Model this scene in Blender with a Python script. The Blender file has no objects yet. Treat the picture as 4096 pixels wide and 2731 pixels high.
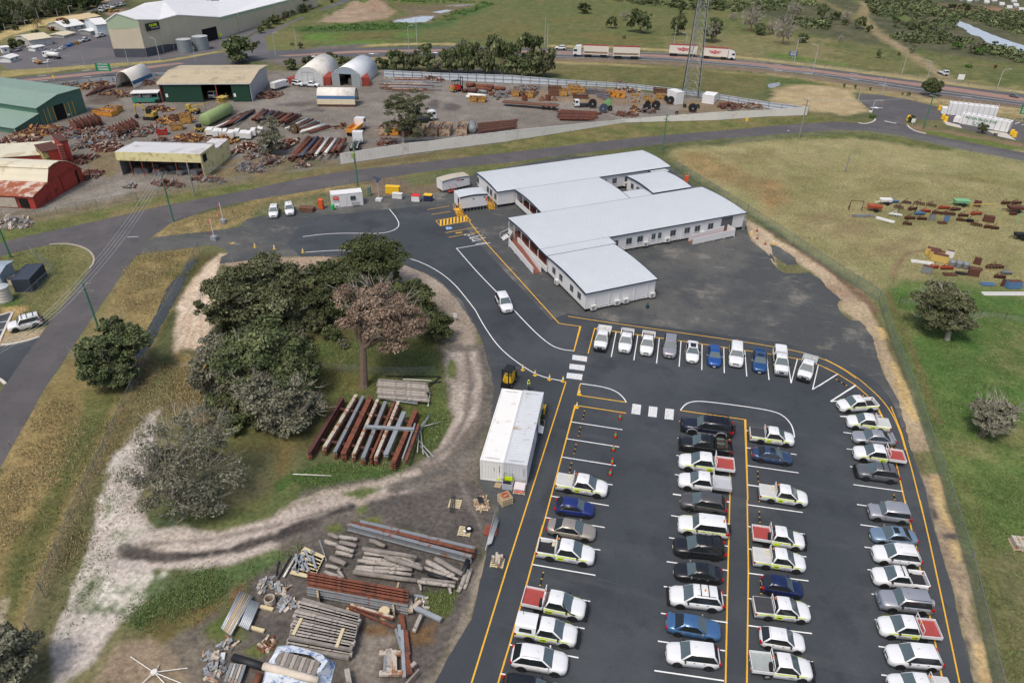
import bpy,bmesh,math,random
from math import cos,sin,pi,atan2,radians
import numpy as np
from mathutils import Vector,Matrix
from mathutils.geometry import tessellate_polygon
def iv(n,k,v):n.inputs[k].default_value=v
HEXA=[(0,1,2,3),(7,6,5,4),(0,4,5,1),(1,5,6,2),(2,6,7,3),(3,7,4,0)]
R=random.Random(7);ru=R.uniform;V=Vector
scene=bpy.context.scene
C=scene.collection
CAM_H=52.352
PITCH,ROLL,YAW=math.radians(32.901),math.radians(0.676),math.radians(-14.662)
FPX=2900.036*0.57422
cyw,syw=math.cos(YAW),math.sin(YAW)
FW=Vector((syw*math.cos(PITCH),cyw*math.cos(PITCH),-math.sin(PITCH)))
_r0=Vector((cyw,-syw,0));_u0=_r0.cross(FW)
RT=math.cos(ROLL)*_r0+math.sin(ROLL)*_u0
UP=-math.sin(ROLL)*_r0+math.cos(ROLL)*_u0
cam_d=bpy.data.cameras.new('camera');cam=bpy.data.objects.new('camera',cam_d);C.objects.link(cam)
cam_d.sensor_width=36;cam_d.lens=2900.036/4096*36
cam_d.clip_start=0.5;cam_d.clip_end=9000
M=Matrix.Identity(4)
for i in range(3):
 M[i][0]=RT[i];M[i][1]=UP[i];M[i][2]=-FW[i]
M[2][3]=CAM_H
cam.matrix_world=M
scene.camera=cam
w=bpy.data.worlds.new('World');scene.world=w;w.use_nodes=True
nt=w.node_tree;bg=nt.nodes['Background']
sky=nt.nodes.new('ShaderNodeTexSky');sky.sky_type='NISHITA';sky.sun_disc=False
SUN_EL,SUN_AZ=62,200
sky.sun_elevation=math.radians(SUN_EL);sky.sun_rotation=math.radians(SUN_AZ)
sky.dust_density=4.0;sky.air_density=1.0;sky.ozone_density=0.6
nt.links.new(sky.outputs[0],bg.inputs[0]);iv(bg,1,0.115)
sd=bpy.data.lights.new('sun','SUN');sd.energy=1.5;sd.angle=math.radians(14);sd.color=(1.0,0.93,0.84)
so=bpy.data.objects.new('sun',sd);C.objects.link(so);so.location=(0,0,120)
_az=math.radians(SUN_AZ)
_sdir=Vector((math.sin(_az)*math.cos(math.radians(SUN_EL)),math.cos(_az)*math.cos(math.radians(SUN_EL)),math.sin(math.radians(SUN_EL))))
so.rotation_euler=_sdir.to_track_quat('Z','Y').to_euler()
vs=scene.view_settings
scene.display_settings.display_device='sRGB'
vs.view_transform='Standard';vs.look='None';vs.exposure=0.3;vs.gamma=1.0;vs.use_curve_mapping=False
def G(x,y,z=0.0):
 d=FW+RT*((x-1176)/FPX)-UP*((y-784.1)/FPX)
 t=(z-CAM_H)/d.z
 return Vector((d.x*t,d.y*t,z))
TILES={'A1':(0,0,2.297),'A2':(1024,0,2.297),'A3':(2048,0,2.297),'A4':(3072,0,2.297),'A5':(0,400,2.297),'A6':(1000,380,2.297),'A7':(2000,560,2.138),'A8':(3072,600,2.297),'B1':(0,960,2.614),'B2':(700,900,1.96),'B3':(1100,1400,2.0909),'B4':(800,2050,1.8092),'B5':(1900,1600,2.6133),'B6':(2000,2100,2.352),'B7':(2900,2000,2.145),'B8':(2200,1200,1.96),'C1':(3300,1100,2.24),'C2':(2600,1600,2.138),'C3':(3500,1900,1.8876),'C4':(0,1500,1.2733),'C5':(1350,0,3.92),'C6':(0,0,4.704),'D':(0,0,0.57422)}
def Z(s):
 return[tuple(int(v)for v in p.split(','))for p in s.split()]
def px(t,x,y):
 a,b,s=TILES[t]
 return((a+x/s)*0.57422,(b+y/s)*0.57422)
def g(t,x,y,z=0.0):
 return G(*px(t,x,y),z)
def gl(t,pts,z=0.0):
 return[g(t,x,y,z)for x,y in pts]
def tall(t,x,y,x2,y2):
 b=g(t,x,y);u=px(t,x2,y2);best=None
 v=(u[1]-784.1)
 d=FW+RT*((u[0]-1176)/FPX)-UP*(v/FPX)
 hd=Vector((d.x,d.y));k=(b.x*hd.x+b.y*hd.y)/hd.length_squared
 return CAM_H+d.z*k
def lin(c):
 return tuple(((v/255)/12.92 if v/255<=0.04045 else((v/255+0.055)/1.055)**2.4)for v in c)
MATS={}
def newmat(name):
 m=bpy.data.materials.new(name);m.use_nodes=True;n=m.node_tree
 return m,n,n.nodes['Principled BSDF'],n.links.new,n.nodes.new
def mat(name,col,rough=0.7,metal=0.0,var=0.12,scale=1.5,bump=0.0,spec=0.5,stain=None,coat=0.0,emit=None):
 if name in MATS:return MATS[name]
 m,n,b,L,nw=newmat(name)
 c=lin(col)
 iv(b,'Roughness',rough);iv(b,'Metallic',metal)
 iv(b,'Specular IOR Level',spec)
 if coat:iv(b,'Coat Weight',coat);iv(b,'Coat Roughness',0.05)
 tc=nw('ShaderNodeTexCoord')
 no=nw('ShaderNodeTexNoise');iv(no,'Scale',scale);iv(no,'Detail',6);iv(no,'Roughness',0.65)
 L(tc.outputs['Object'],no.inputs['Vector'])
 mx=nw('ShaderNodeMix');mx.data_type='RGBA'
 lo=tuple(max(0,v*(1-var))for v in c);hi=tuple(min(1,v*(1+var))for v in c)
 mr=nw('ShaderNodeMapRange');iv(mr,1,0.3);iv(mr,2,0.7)
 L(no.outputs['Fac'],mr.inputs[0]);L(mr.outputs[0],mx.inputs['Factor'])
 iv(mx,'A',(*lo,1));iv(mx,'B',(*hi,1))
 out=mx.outputs['Result']
 if stain:
  sc,am,ss=stain
  n2=nw('ShaderNodeTexNoise');iv(n2,'Scale',ss);iv(n2,'Detail',8);iv(n2,'Roughness',0.7)
  L(tc.outputs['Object'],n2.inputs['Vector'])
  r2=nw('ShaderNodeMapRange');iv(r2,1,0.62-0.3*am);iv(r2,2,0.72-0.3*am)
  L(n2.outputs['Fac'],r2.inputs[0])
  m2=nw('ShaderNodeMix');m2.data_type='RGBA'
  L(r2.outputs[0],m2.inputs['Factor']);L(out,m2.inputs['A']);iv(m2,'B',(*lin(sc),1))
  out=m2.outputs['Result']
 L(out,b.inputs['Base Color'])
 if emit:iv(b,'Emission Color',(*lin(col),1));iv(b,'Emission Strength',emit)
 if bump:
  bp=nw('ShaderNodeBump');iv(bp,'Strength',bump);iv(bp,'Distance',0.1)
  L(no.outputs['Fac'],bp.inputs['Height']);L(bp.outputs[0],b.inputs['Normal'])
 MATS[name]=m
 return m
def ribbed(name,col,axis='X',pitch=0.6,depth=0.25,rough=0.45,metal=0.0,var=0.05,stain=None):
 if name in MATS:return MATS[name]
 m=mat(name,col,rough,metal,var,0.35,stain=stain)
 n=m.node_tree;L=n.links.new;nw=n.nodes.new
 tc=nw('ShaderNodeTexCoord')
 wv=nw('ShaderNodeTexWave');wv.wave_type='BANDS';wv.bands_direction=axis
 iv(wv,'Scale',0.31/pitch);iv(wv,'Distortion',0)
 L(tc.outputs['Object'],wv.inputs['Vector'])
 bp=nw('ShaderNodeBump');iv(bp,'Strength',depth);iv(bp,'Distance',0.15)
 L(wv.outputs['Fac'],bp.inputs['Height']);L(bp.outputs[0],n.nodes['Principled BSDF'].inputs['Normal'])
 return m
class MB:
 def __init__(s):s.v=[];s.f=[];s.m=[];s.sm=[];s.mi=0;s.smooth=False
 def face(s,idx):s.f.append(tuple(idx));s.m.append(s.mi);s.sm.append(s.smooth)
 def add(s,vs,fs):
  o=len(s.v);s.v+=[tuple(p)for p in vs]
  for f in fs:s.face([o+i for i in f])
  return s
 def box(s,c,d,rz=0.0,tilt=0.0,taper=1.0):
  x,y,z=(d[0]/2,d[1]/2,d[2]/2);vs=[]
  cr,sr=math.cos(rz),math.sin(rz);ct,st=math.cos(tilt),math.sin(tilt)
  for k in(-1,1):
   t=1.0 if k<0 else taper
   for a,b in((-1,-1),(1,-1),(1,1),(-1,1)):
    X,Y,Z=a*x*t,b*y*t,k*z
    X,Z=X*ct+Z*st,-X*st+Z*ct
    vs.append((c[0]+X*cr-Y*sr,c[1]+X*sr+Y*cr,c[2]+Z))
  return s.add(vs,[(3,2,1,0),(4,5,6,7),(0,1,5,4),(1,2,6,5),(2,3,7,6),(3,0,4,7)])
 def b0(s,x0,x1,y0,y1,z0,z1):return s.box(((x0+x1)/2,(y0+y1)/2,(z0+z1)/2),(abs(x1-x0),abs(y1-y0),abs(z1-z0)))
 def tube(s,path,r,n=6,cap=True,r2=None):
  P=[Vector(p)for p in path];k=len(P)
  rs=r if isinstance(r,(list,tuple))else[r+((r2 if r2 is not None else r)-r)*i/max(1,k-1)for i in range(k)]
  o=len(s.v);up=None
  for i,p in enumerate(P):
   d=(P[min(i+1,k-1)]-P[max(i-1,0)]).normalized()
   if up is None:
    up=Vector((0,0,1))if abs(d.z)<0.9 else Vector((1,0,0))
   a=d.cross(up).normalized();b=a.cross(d).normalized();up=b
   for j in range(n):
    t=2*math.pi*(j+0.5)/n
    s.v.append(tuple(p+(a*math.cos(t)+b*math.sin(t))*rs[i]))
  for i in range(k-1):
   for j in range(n):
    s.face((o+i*n+j,o+i*n+(j+1)%n,o+(i+1)*n+(j+1)%n,o+(i+1)*n+j))
  if cap:
   s.face([o+j for j in range(n)][::-1]);s.face([o+(k-1)*n+j for j in range(n)])
  return s
 def pipe(s,a,b,r,th=0.03,n=12):
  a,b=Vector(a),Vector(b);d=(b-a).normalized();up=Vector((0,0,1))if abs(d.z)<0.9 else Vector((1,0,0))
  u=d.cross(up).normalized();w_=u.cross(d);o=len(s.v)
  for p,q in((a,r),(b,r),(b,r-th),(a,r-th)):
   for j in range(n):
    t=2*math.pi*j/n;s.v.append(tuple(p+(u*math.cos(t)+w_*math.sin(t))*q))
  for i in range(4):
   for j in range(n):
    s.face((o+i*n+j,o+i*n+(j+1)%n,o+((i+1)%4)*n+(j+1)%n,o+((i+1)%4)*n+j))
  return s
 def prism(s,pts,z0,z1):
  n=len(pts);o=len(s.v)
  s.v+=[(p[0],p[1],z0)for p in pts]+[(p[0],p[1],z1)for p in pts]
  for i in range(n):s.face((o+i,o+(i+1)%n,o+n+(i+1)%n,o+n+i))
  tri=tessellate_polygon([[Vector((p[0],p[1],0))for p in pts]])
  for t in tri:
   s.face((o+n+t[0],o+n+t[1],o+n+t[2]));s.face((o+t[2],o+t[1],o+t[0]))
  return s
 def profile(s,pts,y0,y1):
  n=len(pts);o=len(s.v)
  s.v+=[(p[0],y0,p[1])for p in pts]+[(p[0],y1,p[1])for p in pts]
  for i in range(n):s.face((o+i,o+(i+1)%n,o+n+(i+1)%n,o+n+i))
  tri=tessellate_polygon([[Vector((p[0],p[1],0))for p in pts]])
  for t in tri:
   s.face((o+t[0],o+t[1],o+t[2]));s.face((o+n+t[2],o+n+t[1],o+n+t[0]))
  return s
 def loft(s,secs,cap=True,closed=True):
  n=len(secs[0]);o=len(s.v)
  for q in secs:s.v+=[tuple(p)for p in q]
  for i in range(len(secs)-1):
   for j in range(n if closed else n-1):
    s.face((o+i*n+j,o+i*n+(j+1)%n,o+(i+1)*n+(j+1)%n,o+(i+1)*n+j))
  if cap:
   s.face([o+j for j in range(n)][::-1]);s.face([o+(len(secs)-1)*n+j for j in range(n)])
  return s
 def disc(s,c,ax,r,h,n=14):
  c=Vector(c);a=Vector(ax).normalized()*h/2
  return s.tube([c-a,c+a],r,n)
 def build(s,name,mats,parent=None,fix=True):
  me=bpy.data.meshes.new(name);me.from_pydata(s.v,[],s.f)
  ml=mats if isinstance(mats,(list,tuple))else[mats]
  for m in ml:me.materials.append(m)
  me.polygons.foreach_set('material_index',s.m);me.polygons.foreach_set('use_smooth',s.sm)
  if fix:
   bm=bmesh.new();bm.from_mesh(me);bmesh.ops.recalc_face_normals(bm,faces=bm.faces);bm.to_mesh(me);bm.free()
  me.update()
  return link(name,me,parent)
def link(name,me,parent=None):
 o=bpy.data.objects.new(name,me);C.objects.link(o)
 if parent is not None:o.parent=parent
 return o
def tag(o,label,cat,group=None):
 o['label']=label;o['category']=cat
 if group:o['group']=group
 return o
def thing(name,label,cat,loc=(0,0,0),rz=0.0,group=None,scale=1.0):
 o=bpy.data.objects.new(name,None);C.objects.link(o);o.empty_display_size=0.3
 o.location=loc;o.rotation_euler=(0,0,rz)
 o.scale=scale if isinstance(scale,(tuple,list))else(scale,)*3
 return tag(o,label,cat,group)
def struct(o,kind='structure'):
 o['kind']=kind;return o
def clone(o,parent=None):
 c=o.copy();C.objects.link(c)
 if parent is not None:c.parent=parent
 for ch in o.children:clone(ch,c)
 return c
def write(txt,size,parent,m,loc,rot,name='lettering',ext=0.004,shear=0.0,bold=0.0,xs=1.0):
 cu=bpy.data.curves.new(name,'FONT');cu.body=txt;cu.size=size*1.4;cu.align_x='CENTER';cu.align_y='CENTER'
 cu.extrude=ext;cu.shear=shear;cu.offset=bold;cu.resolution_u=3
 t=bpy.data.objects.new(name,cu);C.objects.link(t)
 dg=bpy.context.evaluated_depsgraph_get();me=bpy.data.meshes.new_from_object(t.evaluated_get(dg));bpy.data.objects.remove(t)
 me.materials.clear();me.materials.append(m)
 o=link(name,me,parent);o.location=loc;o.rotation_euler=rot;o.scale=(xs,1,1)
 return o
 # ================================================================ THE GROUND: one sheet to the horizon, its cover painted as what grows or lies there
def vnoise(x,y,seed=0):
 xi=np.floor(x).astype(np.int64);yi=np.floor(y).astype(np.int64);fx=x-xi;fy=y-yi
 fx=fx*fx*(3-2*fx);fy=fy*fy*(3-2*fy)
 def h(a,b):
  n=(a*374761393+b*668265263+seed*1442695041)&0xffffffff
  n=((n^(n>>13))*1274126177)&0xffffffff
  return((n^(n>>16))&0xffff)/65535.0
 return(h(xi,yi)*(1-fx)+h(xi+1,yi)*fx)*(1-fy)+(h(xi,yi+1)*(1-fx)+h(xi+1,yi+1)*fx)*fy
def fbm(x,y,scale,octs=4,seed=0):
 t=0;a=1.0;n=0;f=1/scale
 for i in range(octs):
  t=t+a*vnoise(x*f,y*f,seed+i*17);n+=a;a*=0.55;f*=2.03
 return t/n
az0=YAW
fine=np.radians(np.linspace(-54,54,900))
coarse=np.radians(np.concatenate([np.linspace(58,302,50)]))
az=np.concatenate([fine,coarse])+az0
rad=np.concatenate([np.array([0.5,6,12]),np.geomspace(17,760,720),np.geomspace(800,7000,24)])
AZ,RD=np.meshgrid(az,rad)
GX=(np.sin(AZ)*RD).ravel();GY=(np.cos(AZ)*RD).ravel()
col=np.zeros((GX.size,3))
N1=fbm(GX,GY,22,5,3);N2=fbm(GX,GY,5,4,11);N3=fbm(GX,GY,1.3,3,23);N4=fbm(GX,GY,60,4,31)
def mixc(c0,c1,t):
 a=np.array(lin(c0));b=np.array(lin(c1));t=np.clip(t,0,1)[:,None]
 return a*(1-t)+b*t
def sstep(x,a,b):
 t=np.clip((x-a)/(b-a),0,1);return t*t*(3-2*t)
col[:]=mixc((86,94,58),(116,112,76),sstep(N1*0.6+N2*0.4,0.35,0.65))
def sdist(poly,x,y):
 d=np.full(x.shape,1e9);ins=np.zeros(x.shape,bool);n=len(poly)
 for i in range(n):
  ax,ay=poly[i][0],poly[i][1];bx,by=poly[(i+1)%n][0],poly[(i+1)%n][1]
  ex,ey=bx-ax,by-ay;L2=ex*ex+ey*ey+1e-9
  t=np.clip(((x-ax)*ex+(y-ay)*ey)/L2,0,1)
  d=np.minimum(d,np.hypot(x-ax-t*ex,y-ay-t*ey))
  c=((ay>y)!=(by>y))&(x<(bx-ax)*(y-ay)/((by-ay)if abs(by-ay)>1e-9 else 1e-9)+ax)
  ins^=c
 return np.where(ins,d,-d)
def lay(t,pts,c0,c1,soft=1.0,jit=1.0,mixn=None,amt=1.0,contrast=0.2,js=None):
 P=[g(t,*p)for p in pts]
 xs=[p.x for p in P];ys=[p.y for p in P];m=soft+jit*2+1
 k=np.where((GX>min(xs)-m)&(GX<max(xs)+m)&(GY>min(ys)-m)&(GY<max(ys)+m))[0]
 if not k.size:return
 d=sdist(P,GX[k],GY[k])+(N2[k]-0.5)*4*jit*0.6+(N3[k]-0.5)*2.2*jit*0.6
 a=sstep(d,-soft,soft)*amt
 nn=(N1*0.35+N2*0.4+N3*0.25)if mixn is None else mixn
 cc=mixc(c0,c1,sstep(nn[k],0.5-contrast,0.5+contrast))
 col[k]=col[k]*(1-a[:,None])+cc*a[:,None]
def band(t,pts,wd,c0,c1,soft=0.5,jit=0.4,amt=1.0,contrast=0.2):
 P=[g(t,*p)for p in pts]
 xs=[p.x for p in P];ys=[p.y for p in P];m=wd+soft+jit*3
 k=np.where((GX>min(xs)-m)&(GX<max(xs)+m)&(GY>min(ys)-m)&(GY<max(ys)+m))[0]
 if not k.size:return
 x,y=GX[k],GY[k];d=np.full(k.shape,1e9)
 for i in range(len(P)-1):
  ex,ey=P[i+1].x-P[i].x,P[i+1].y-P[i].y;L2=ex*ex+ey*ey+1e-9
  tt=np.clip(((x-P[i].x)*ex+(y-P[i].y)*ey)/L2,0,1)
  d=np.minimum(d,np.hypot(x-P[i].x-tt*ex,y-P[i].y-tt*ey))
 a=sstep(wd/2-d+(N3[k]-0.5)*2.5*jit+(N2[k]-0.5)*2*jit,-soft,soft)*amt
 cc=mixc(c0,c1,sstep((N2*0.5+N3*0.5)[k],0.5-contrast,0.5+contrast))
 col[k]=col[k]*(1-a[:,None])+cc*a[:,None]
lay('D',Z('600,-40 2500,-60 2500,330 1840,232 1500,150 1280,112 930,112 620,120'),(84,98,52),(112,110,68),6,4)
lay('D',Z('1270,0 1600,20 1760,60 1780,135 1500,118 1200,98 900,84 800,60 900,20'),(92,104,58),(108,106,64),6,4)
lay('D',Z('1700,20 2352,-40 2352,150 2150,120 1900,90'),(74,80,58),(98,96,70),6,4)
lay('D',Z('1780,140 2352,200 2352,300 2200,270 1900,190'),(118,118,70),(142,128,86),5,4)
lay('D',Z('1580,70 1900,90 1950,190 1700,150 1500,120'),(112,114,72),(128,118,80),6,5)
lay('D',Z('1960,0 2060,20 2110,60 2010,30'),(92,112,58),(102,112,60),5,3)
lay('D',Z('2150,10 2352,20 2352,50 2200,30'),(140,112,88),(128,104,80),5,3)
lay('A2',Z('900,20 1060,40 1300,110 1200,170 850,215 570,205 700,130'),(168,148,124),(140,120,98),2,2.5)
lay('A2',Z('1300,70 1900,40 2000,60 1800,110 1600,205 1230,200 1400,130'),(122,108,86),(104,96,72),2,3)
for q in[Z('1240,195 1500,150 1640,150 1560,210 1300,215'),Z('1620,115 1760,90 1800,105 1700,125'),Z('1750,52 2000,38 2010,50 1850,62')]:
 lay('A2',q,(158,160,164),(128,122,116),1.2,3.0)
lay('A2',Z('350,250 1000,215 1600,215 2100,20 2200,40 1750,250 1400,280 380,300'),(62,88,46),(84,106,58),2,2.5)
for q in[Z('430,320 700,300 900,330 640,380 430,370'),Z('600,410 1000,370 1200,390 900,430 640,440'),Z('1000,0 1150,-10 1100,30 1020,30'),Z('1300,310 1500,290 1480,340 1300,340')]:
 lay('A2',q,(84,124,46),(96,118,54),2.5,3)
for q in[Z('1640,160 1980,150 2000,170 1700,180'),Z('1850,320 2340,290 2352,360 1950,360'),Z('700,330 1300,280 1200,350 860,370')]:
 lay('A2',q,(112,98,58),(100,98,56),4,4,amt=0.7)
for q in[Z('170,180 500,170 800,150 600,190'),Z('20,230 200,250 100,330 0,300'),Z('700,300 1300,380 1000,400 500,330')]:
 lay('A3',q,(120,104,66),(110,104,60),5,4,amt=0.7)
lay('A4',Z('0,490 200,500 330,530 720,590 740,620 300,560 0,530'),(82,112,48),(100,116,58),2,2)
band('A4',Z('880,20 905,70 860,150 980,290 1200,430 1480,610 1700,760'),5,(158,140,112),(124,116,76),1.5,1.2)
band('A4',[(440,0),(700,110),(980,290)],6,(128,120,80),(116,112,70),2,1.5,amt=0.7)
band('A4',Z('0,555 700,640 1400,735 2352,850'),4,(176,160,112),(140,130,86),1.0,0.8)
band('A3',Z('370,425 1000,440 1500,470 2352,555'),4,(172,156,108),(140,130,86),1.0,0.8)
band('C5',Z('0,745 800,705 1400,690 1900,700'),4,(178,160,112),(150,136,92),1.0,0.8)
lay('A4',Z('0,655 900,790 1600,880 2352,985 2352,1060 1600,960 900,870 400,760 0,700'),(136,124,84),(166,150,108),1.5,1.5)
band('A4',Z('0,655 400,712 1400,868 2352,985'),4.5,(126,110,94),(118,104,84),0.8,0.6)
band('A3',Z('420,545 900,560 1500,590 2352,660'),5,(130,112,96),(120,106,86),0.8,0.6)
band('A3',Z('430,575 1000,600 1600,640 2352,700'),3.5,(168,152,106),(132,122,78),1.2,0.8)
lay('A3',Z('430,600 1500,620 2352,700 2352,830 1900,860 1400,770 800,745 420,690'),(92,98,54),(112,106,66),3,2)
lay('A4',Z('0,700 110,710 420,760 300,780 60,840 0,830'),(78,100,58),(92,104,60),1.5,1.5)
lay('A4',Z('60,830 250,770 520,790 760,830 880,950 940,1040 700,1060 360,1020 0,925'),(176,158,118),(150,132,98),1.5,1.5)
lay('A1',Z('0,660 700,590 1500,540 2000,470 2000,500 1500,575 700,640 0,720'),(168,152,96),(136,128,80),1.2,1.2)
lay('A2',Z('0,380 200,270 420,300 440,440 100,470'),(118,112,72),(104,110,62),2,2)
lay('A2',Z('1000,530 1250,520 1250,560 1050,590'),(164,146,108),(140,126,90),1.2,1)
lay('D',Z('-300,-80 300,-80 300,20 130,70 -300,130'),(58,66,42),(78,78,52),4,3)
band('C6',Z('-400,820 0,690 600,520 1240,310'),9,(196,176,118),(168,150,96),2.5,1.5)
band('C6',[(1800,110),(2050,20),(2200,-40)],8,(186,166,116),(160,140,96),2,1.5)
lay('C6',Z('0,760 600,560 1240,380 1500,330 1300,480 800,620 300,740 0,880'),(140,128,84),(104,106,64),2,2)
lay('C6',Z('1950,250 2352,150 2352,250 2050,300'),(148,122,104),(134,112,94),2,2)
lay('C6',Z('400,960 700,850 1000,860 1250,760 1700,650 1750,680 1250,860 880,900 600,1000 120,1250 60,1220'),(128,120,104),(112,104,84),2,2)
lay('A1',Z('-400,880 0,800 1000,745 1050,700 1600,680 2352,660 2352,1300 -400,1500'),(132,126,118),(112,104,96),1.5,1.2)
lay('D',Z('-150,215 420,165 880,160 1100,178 1400,205 1850,245 1840,260 1300,320 800,378 600,420 300,470 -150,560'),(136,130,122),(114,107,98),1.5,1.0)
lay('A5',Z('880,480 1080,470 1150,600 1040,720 930,720 760,560'),(110,104,72),(124,110,84),1.2,1.2)
lay('A5',Z('-200,1060 400,1010 900,900 1500,810 2352,690 2352,760 1500,890 900,1010 300,1130 -200,1200'),(108,106,72),(126,112,88),1.2,1.0)
lay('A5',Z('340,1030 700,880 1100,740 1350,760 1100,890 700,960'),(156,152,144),(134,128,116),1.5,1.2)
lay('A6',Z('0,600 250,560 830,600 840,640 0,760'),(104,100,66),(122,106,80),1.2,1.2)
lay('A5',Z('1900,600 2352,530 2352,700 1880,740'),(112,104,74),(128,112,84),1.2,1.2)
for q in[Z('0,560 600,420 1000,400 900,470 300,620'),Z('1640,650 2000,620 2352,660 1900,740')]:
 lay('A2',q,(118,110,104),(100,94,88),2.5,2)
lay('A1',Z('780,900 1100,760 1260,820 1000,960 820,960'),(108,96,88),(92,80,72),2,2)
for q in[Z('170,960 500,930 640,960 300,990'),Z('420,1010 560,990 620,1020 480,1035')]:
 lay('A2',q,(96,90,86),(108,100,94),1.2,1.5)
for cx,cy,rx,ry in[(1800,985,90,35),(1640,970,50,30),(1650,930,40,16),(980,1090,40,16),(600,1020,40,14)]:
 lay('A2',[(cx+rx*cos(a*0.7),cy+ry*sin(a*0.7))for a in range(9)],(86,84,82),(98,94,90),1,1)
lay('A3',Z('0,860 300,830 340,900 700,890 1300,930 1500,920 1500,960 700,960 0,900'),(142,124,100),(124,108,90),1.5,1.2)
lay('A3',Z('1600,930 1900,900 2352,990 2000,1030 1500,1050'),(136,118,92),(118,108,84),1.5,1.2)
lay('A5',Z('-200,1230 0,1190 500,1090 1000,990 1500,880 2352,750 2352,840 1500,975 1000,1090 500,1200 -200,1370'),(92,104,54),(112,110,66),1.0,0.6)
lay('A5',Z('1000,1030 1500,930 1560,960 1200,1050 1000,1090'),(138,118,88),(120,112,72),1.0,0.7)
lay('A6',Z('0,760 840,640 1400,570 2352,430 2352,540 1300,640 840,705 0,880'),(98,102,58),(122,108,76),1.0,0.7)
lay('A6',Z('900,650 1400,580 1700,520 1750,560 1300,630 850,700'),(118,100,78),(104,96,66),1.0,0.8)
lay('D',Z('1160,300 1850,258 1990,285 1850,288 1520,316 1160,356'),(94,104,56),(122,112,70),1.0,0.7)
lay('A5',Z('1420,1250 1560,1130 2352,920 2352,1090 2000,1200 1500,1240'),(134,120,76),(156,138,92),1.0,0.8)
lay('A6',Z('0,970 900,820 1080,790 1100,850 740,880 0,1020'),(128,116,72),(150,132,88),1.0,0.8)
lay('A6',Z('0,1080 720,960 740,1010 440,1060 0,1130'),(92,106,62),(128,118,94),0.8,0.8)
lay('A6',Z('1050,800 1350,760 2100,740 2100,860 1700,900 1400,930 1100,980'),(134,116,96),(112,100,80),1.0,1.0)
lay('A6',Z('1380,770 1700,690 2352,640 2352,680 2080,770 1500,840'),(88,104,52),(108,106,64),1.0,0.8)
lay('A4',Z('0,1250 900,1205 1200,1250 2352,1480 2352,1560 1400,1350 900,1250 300,1290 0,1330'),(88,104,54),(112,108,64),1.2,0.8)
lay('A4',Z('1250,1130 1400,1160 2352,1320 2352,1400 1440,1235'),(140,116,92),(122,104,82),1.0,1.0)
lay('A4',Z('1440,1190 1700,1230 2352,1360 2352,1405 1450,1235'),(90,112,50),(100,108,56),1.0,0.8)
lay('A8',Z('-80,0 2600,0 2600,1500 1000,1500 860,1240 0,700'),(152,144,100),(130,128,82),2,2)
lay('D',Z('1535,345 1760,322 1960,316 2064,328 2352,392 2400,400 2400,690 2100,690 1990,652 1700,478 1560,372'),(152,144,100),(130,128,82),2.0,1.5)
for q in[Z('0,280 100,300 120,480 0,600'),[(0,300),(60,420),(0,480)]]:
 lay('A8',q,(164,122,76),(148,122,80),2,2,amt=0.8)
lay('A7',Z('1560,100 1800,120 2352,400 2352,500 1800,330 1560,200'),(152,128,82),(136,116,78),2,2,amt=0.8)
for q in[Z('560,680 780,640 920,700 900,760 700,800 560,760'),Z('1000,860 1300,800 1460,900 1250,960 1000,960'),Z('600,560 520,760 300,700 320,620')]:
 lay('A8',q,(126,112,84),(140,122,88),2.5,2.5,amt=0.8)
for q in[Z('550,140 640,150 760,210 660,215'),Z('960,300 1350,250 1400,330 1000,380'),Z('1150,180 2000,220 2100,290 1300,260'),Z('980,560 1300,560 1700,640 1500,740 1050,700'),Z('200,250 420,260 460,420 240,400')]:
 lay('A8',q,(112,116,70),(128,122,76),2.5,2.5,amt=0.65)
band('A8',Z('1460,910 1280,950 1190,1050 1150,1180 1100,1378'),0.9,(126,110,84),(138,118,88),0.5,0.3)
lay('A8',Z('1100,1260 1500,1120 2352,1240 2600,1500 900,1600'),(98,112,60),(118,116,74),3,2.5)
lay('C1',Z('480,100 640,60 1000,60 1783,200 2300,260 2400,2400 1300,2400 1010,1568 760,920 560,330'),(74,108,46),(96,114,58),2.5,2.0)
for q in[Z('1350,650 1783,560 1900,900 1600,950 1350,800'),[(700,370),(800,400),(760,500)],Z('1200,1440 1783,1400 1783,1568 1200,1568')]:
 lay('C1',q,(116,114,72),(130,122,80),3,2.5,amt=0.7)
band('C1',Z('560,160 600,280 720,520 860,880 960,1200 1020,1320'),0.9,(122,98,70),(104,104,62),0.5,0.35,amt=0.85)
band('C1',Z('700,380 900,500 1100,680 1300,880 1560,1110 1783,1290'),0.35,(66,86,44),(74,90,48),0.3,0.2,amt=0.7)
band('C1',[(1380,830),(1600,940),(1783,1030)],0.35,(72,88,46),(78,92,50),0.3,0.2,amt=0.6)
band('C3',Z('670,60 760,250 850,640 940,960 1010,1250 1090,1568'),1.0,(112,108,64),(100,102,58),0.6,0.4,amt=0.7)
lay('C1',Z('-60,-60 80,20 300,130 420,260 500,430 560,600 680,850 770,1060 860,1320 930,1568 760,1568 660,1200 560,950 460,700 330,440 100,300 140,220 -60,60'),(190,172,138),(150,132,106),0.5,0.5)
lay('A7',Z('2110,690 2352,800 2352,1100 2260,960 2130,850'),(190,172,146),(150,134,112),.5,.5)
lay('A8',Z('-40,740 120,830 400,980 680,1190 860,1378 640,1378 500,1200 300,1060 120,920 -40,830'),(196,176,146),(150,128,104),0.5,0.5)
band('C1',[(150,40),(350,190),(450,330)],1.3,(112,90,72),(134,112,90),0.4,0.4)
band('A8',Z('0,740 200,860 400,990 560,1100 760,1260 880,1378'),1.2,(104,84,66),(128,108,86),0.4,0.4)
band('C1',Z('440,340 520,480 590,640 680,850 740,1000'),0.8,(110,98,66),(96,98,60),0.3,0.3)
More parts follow.
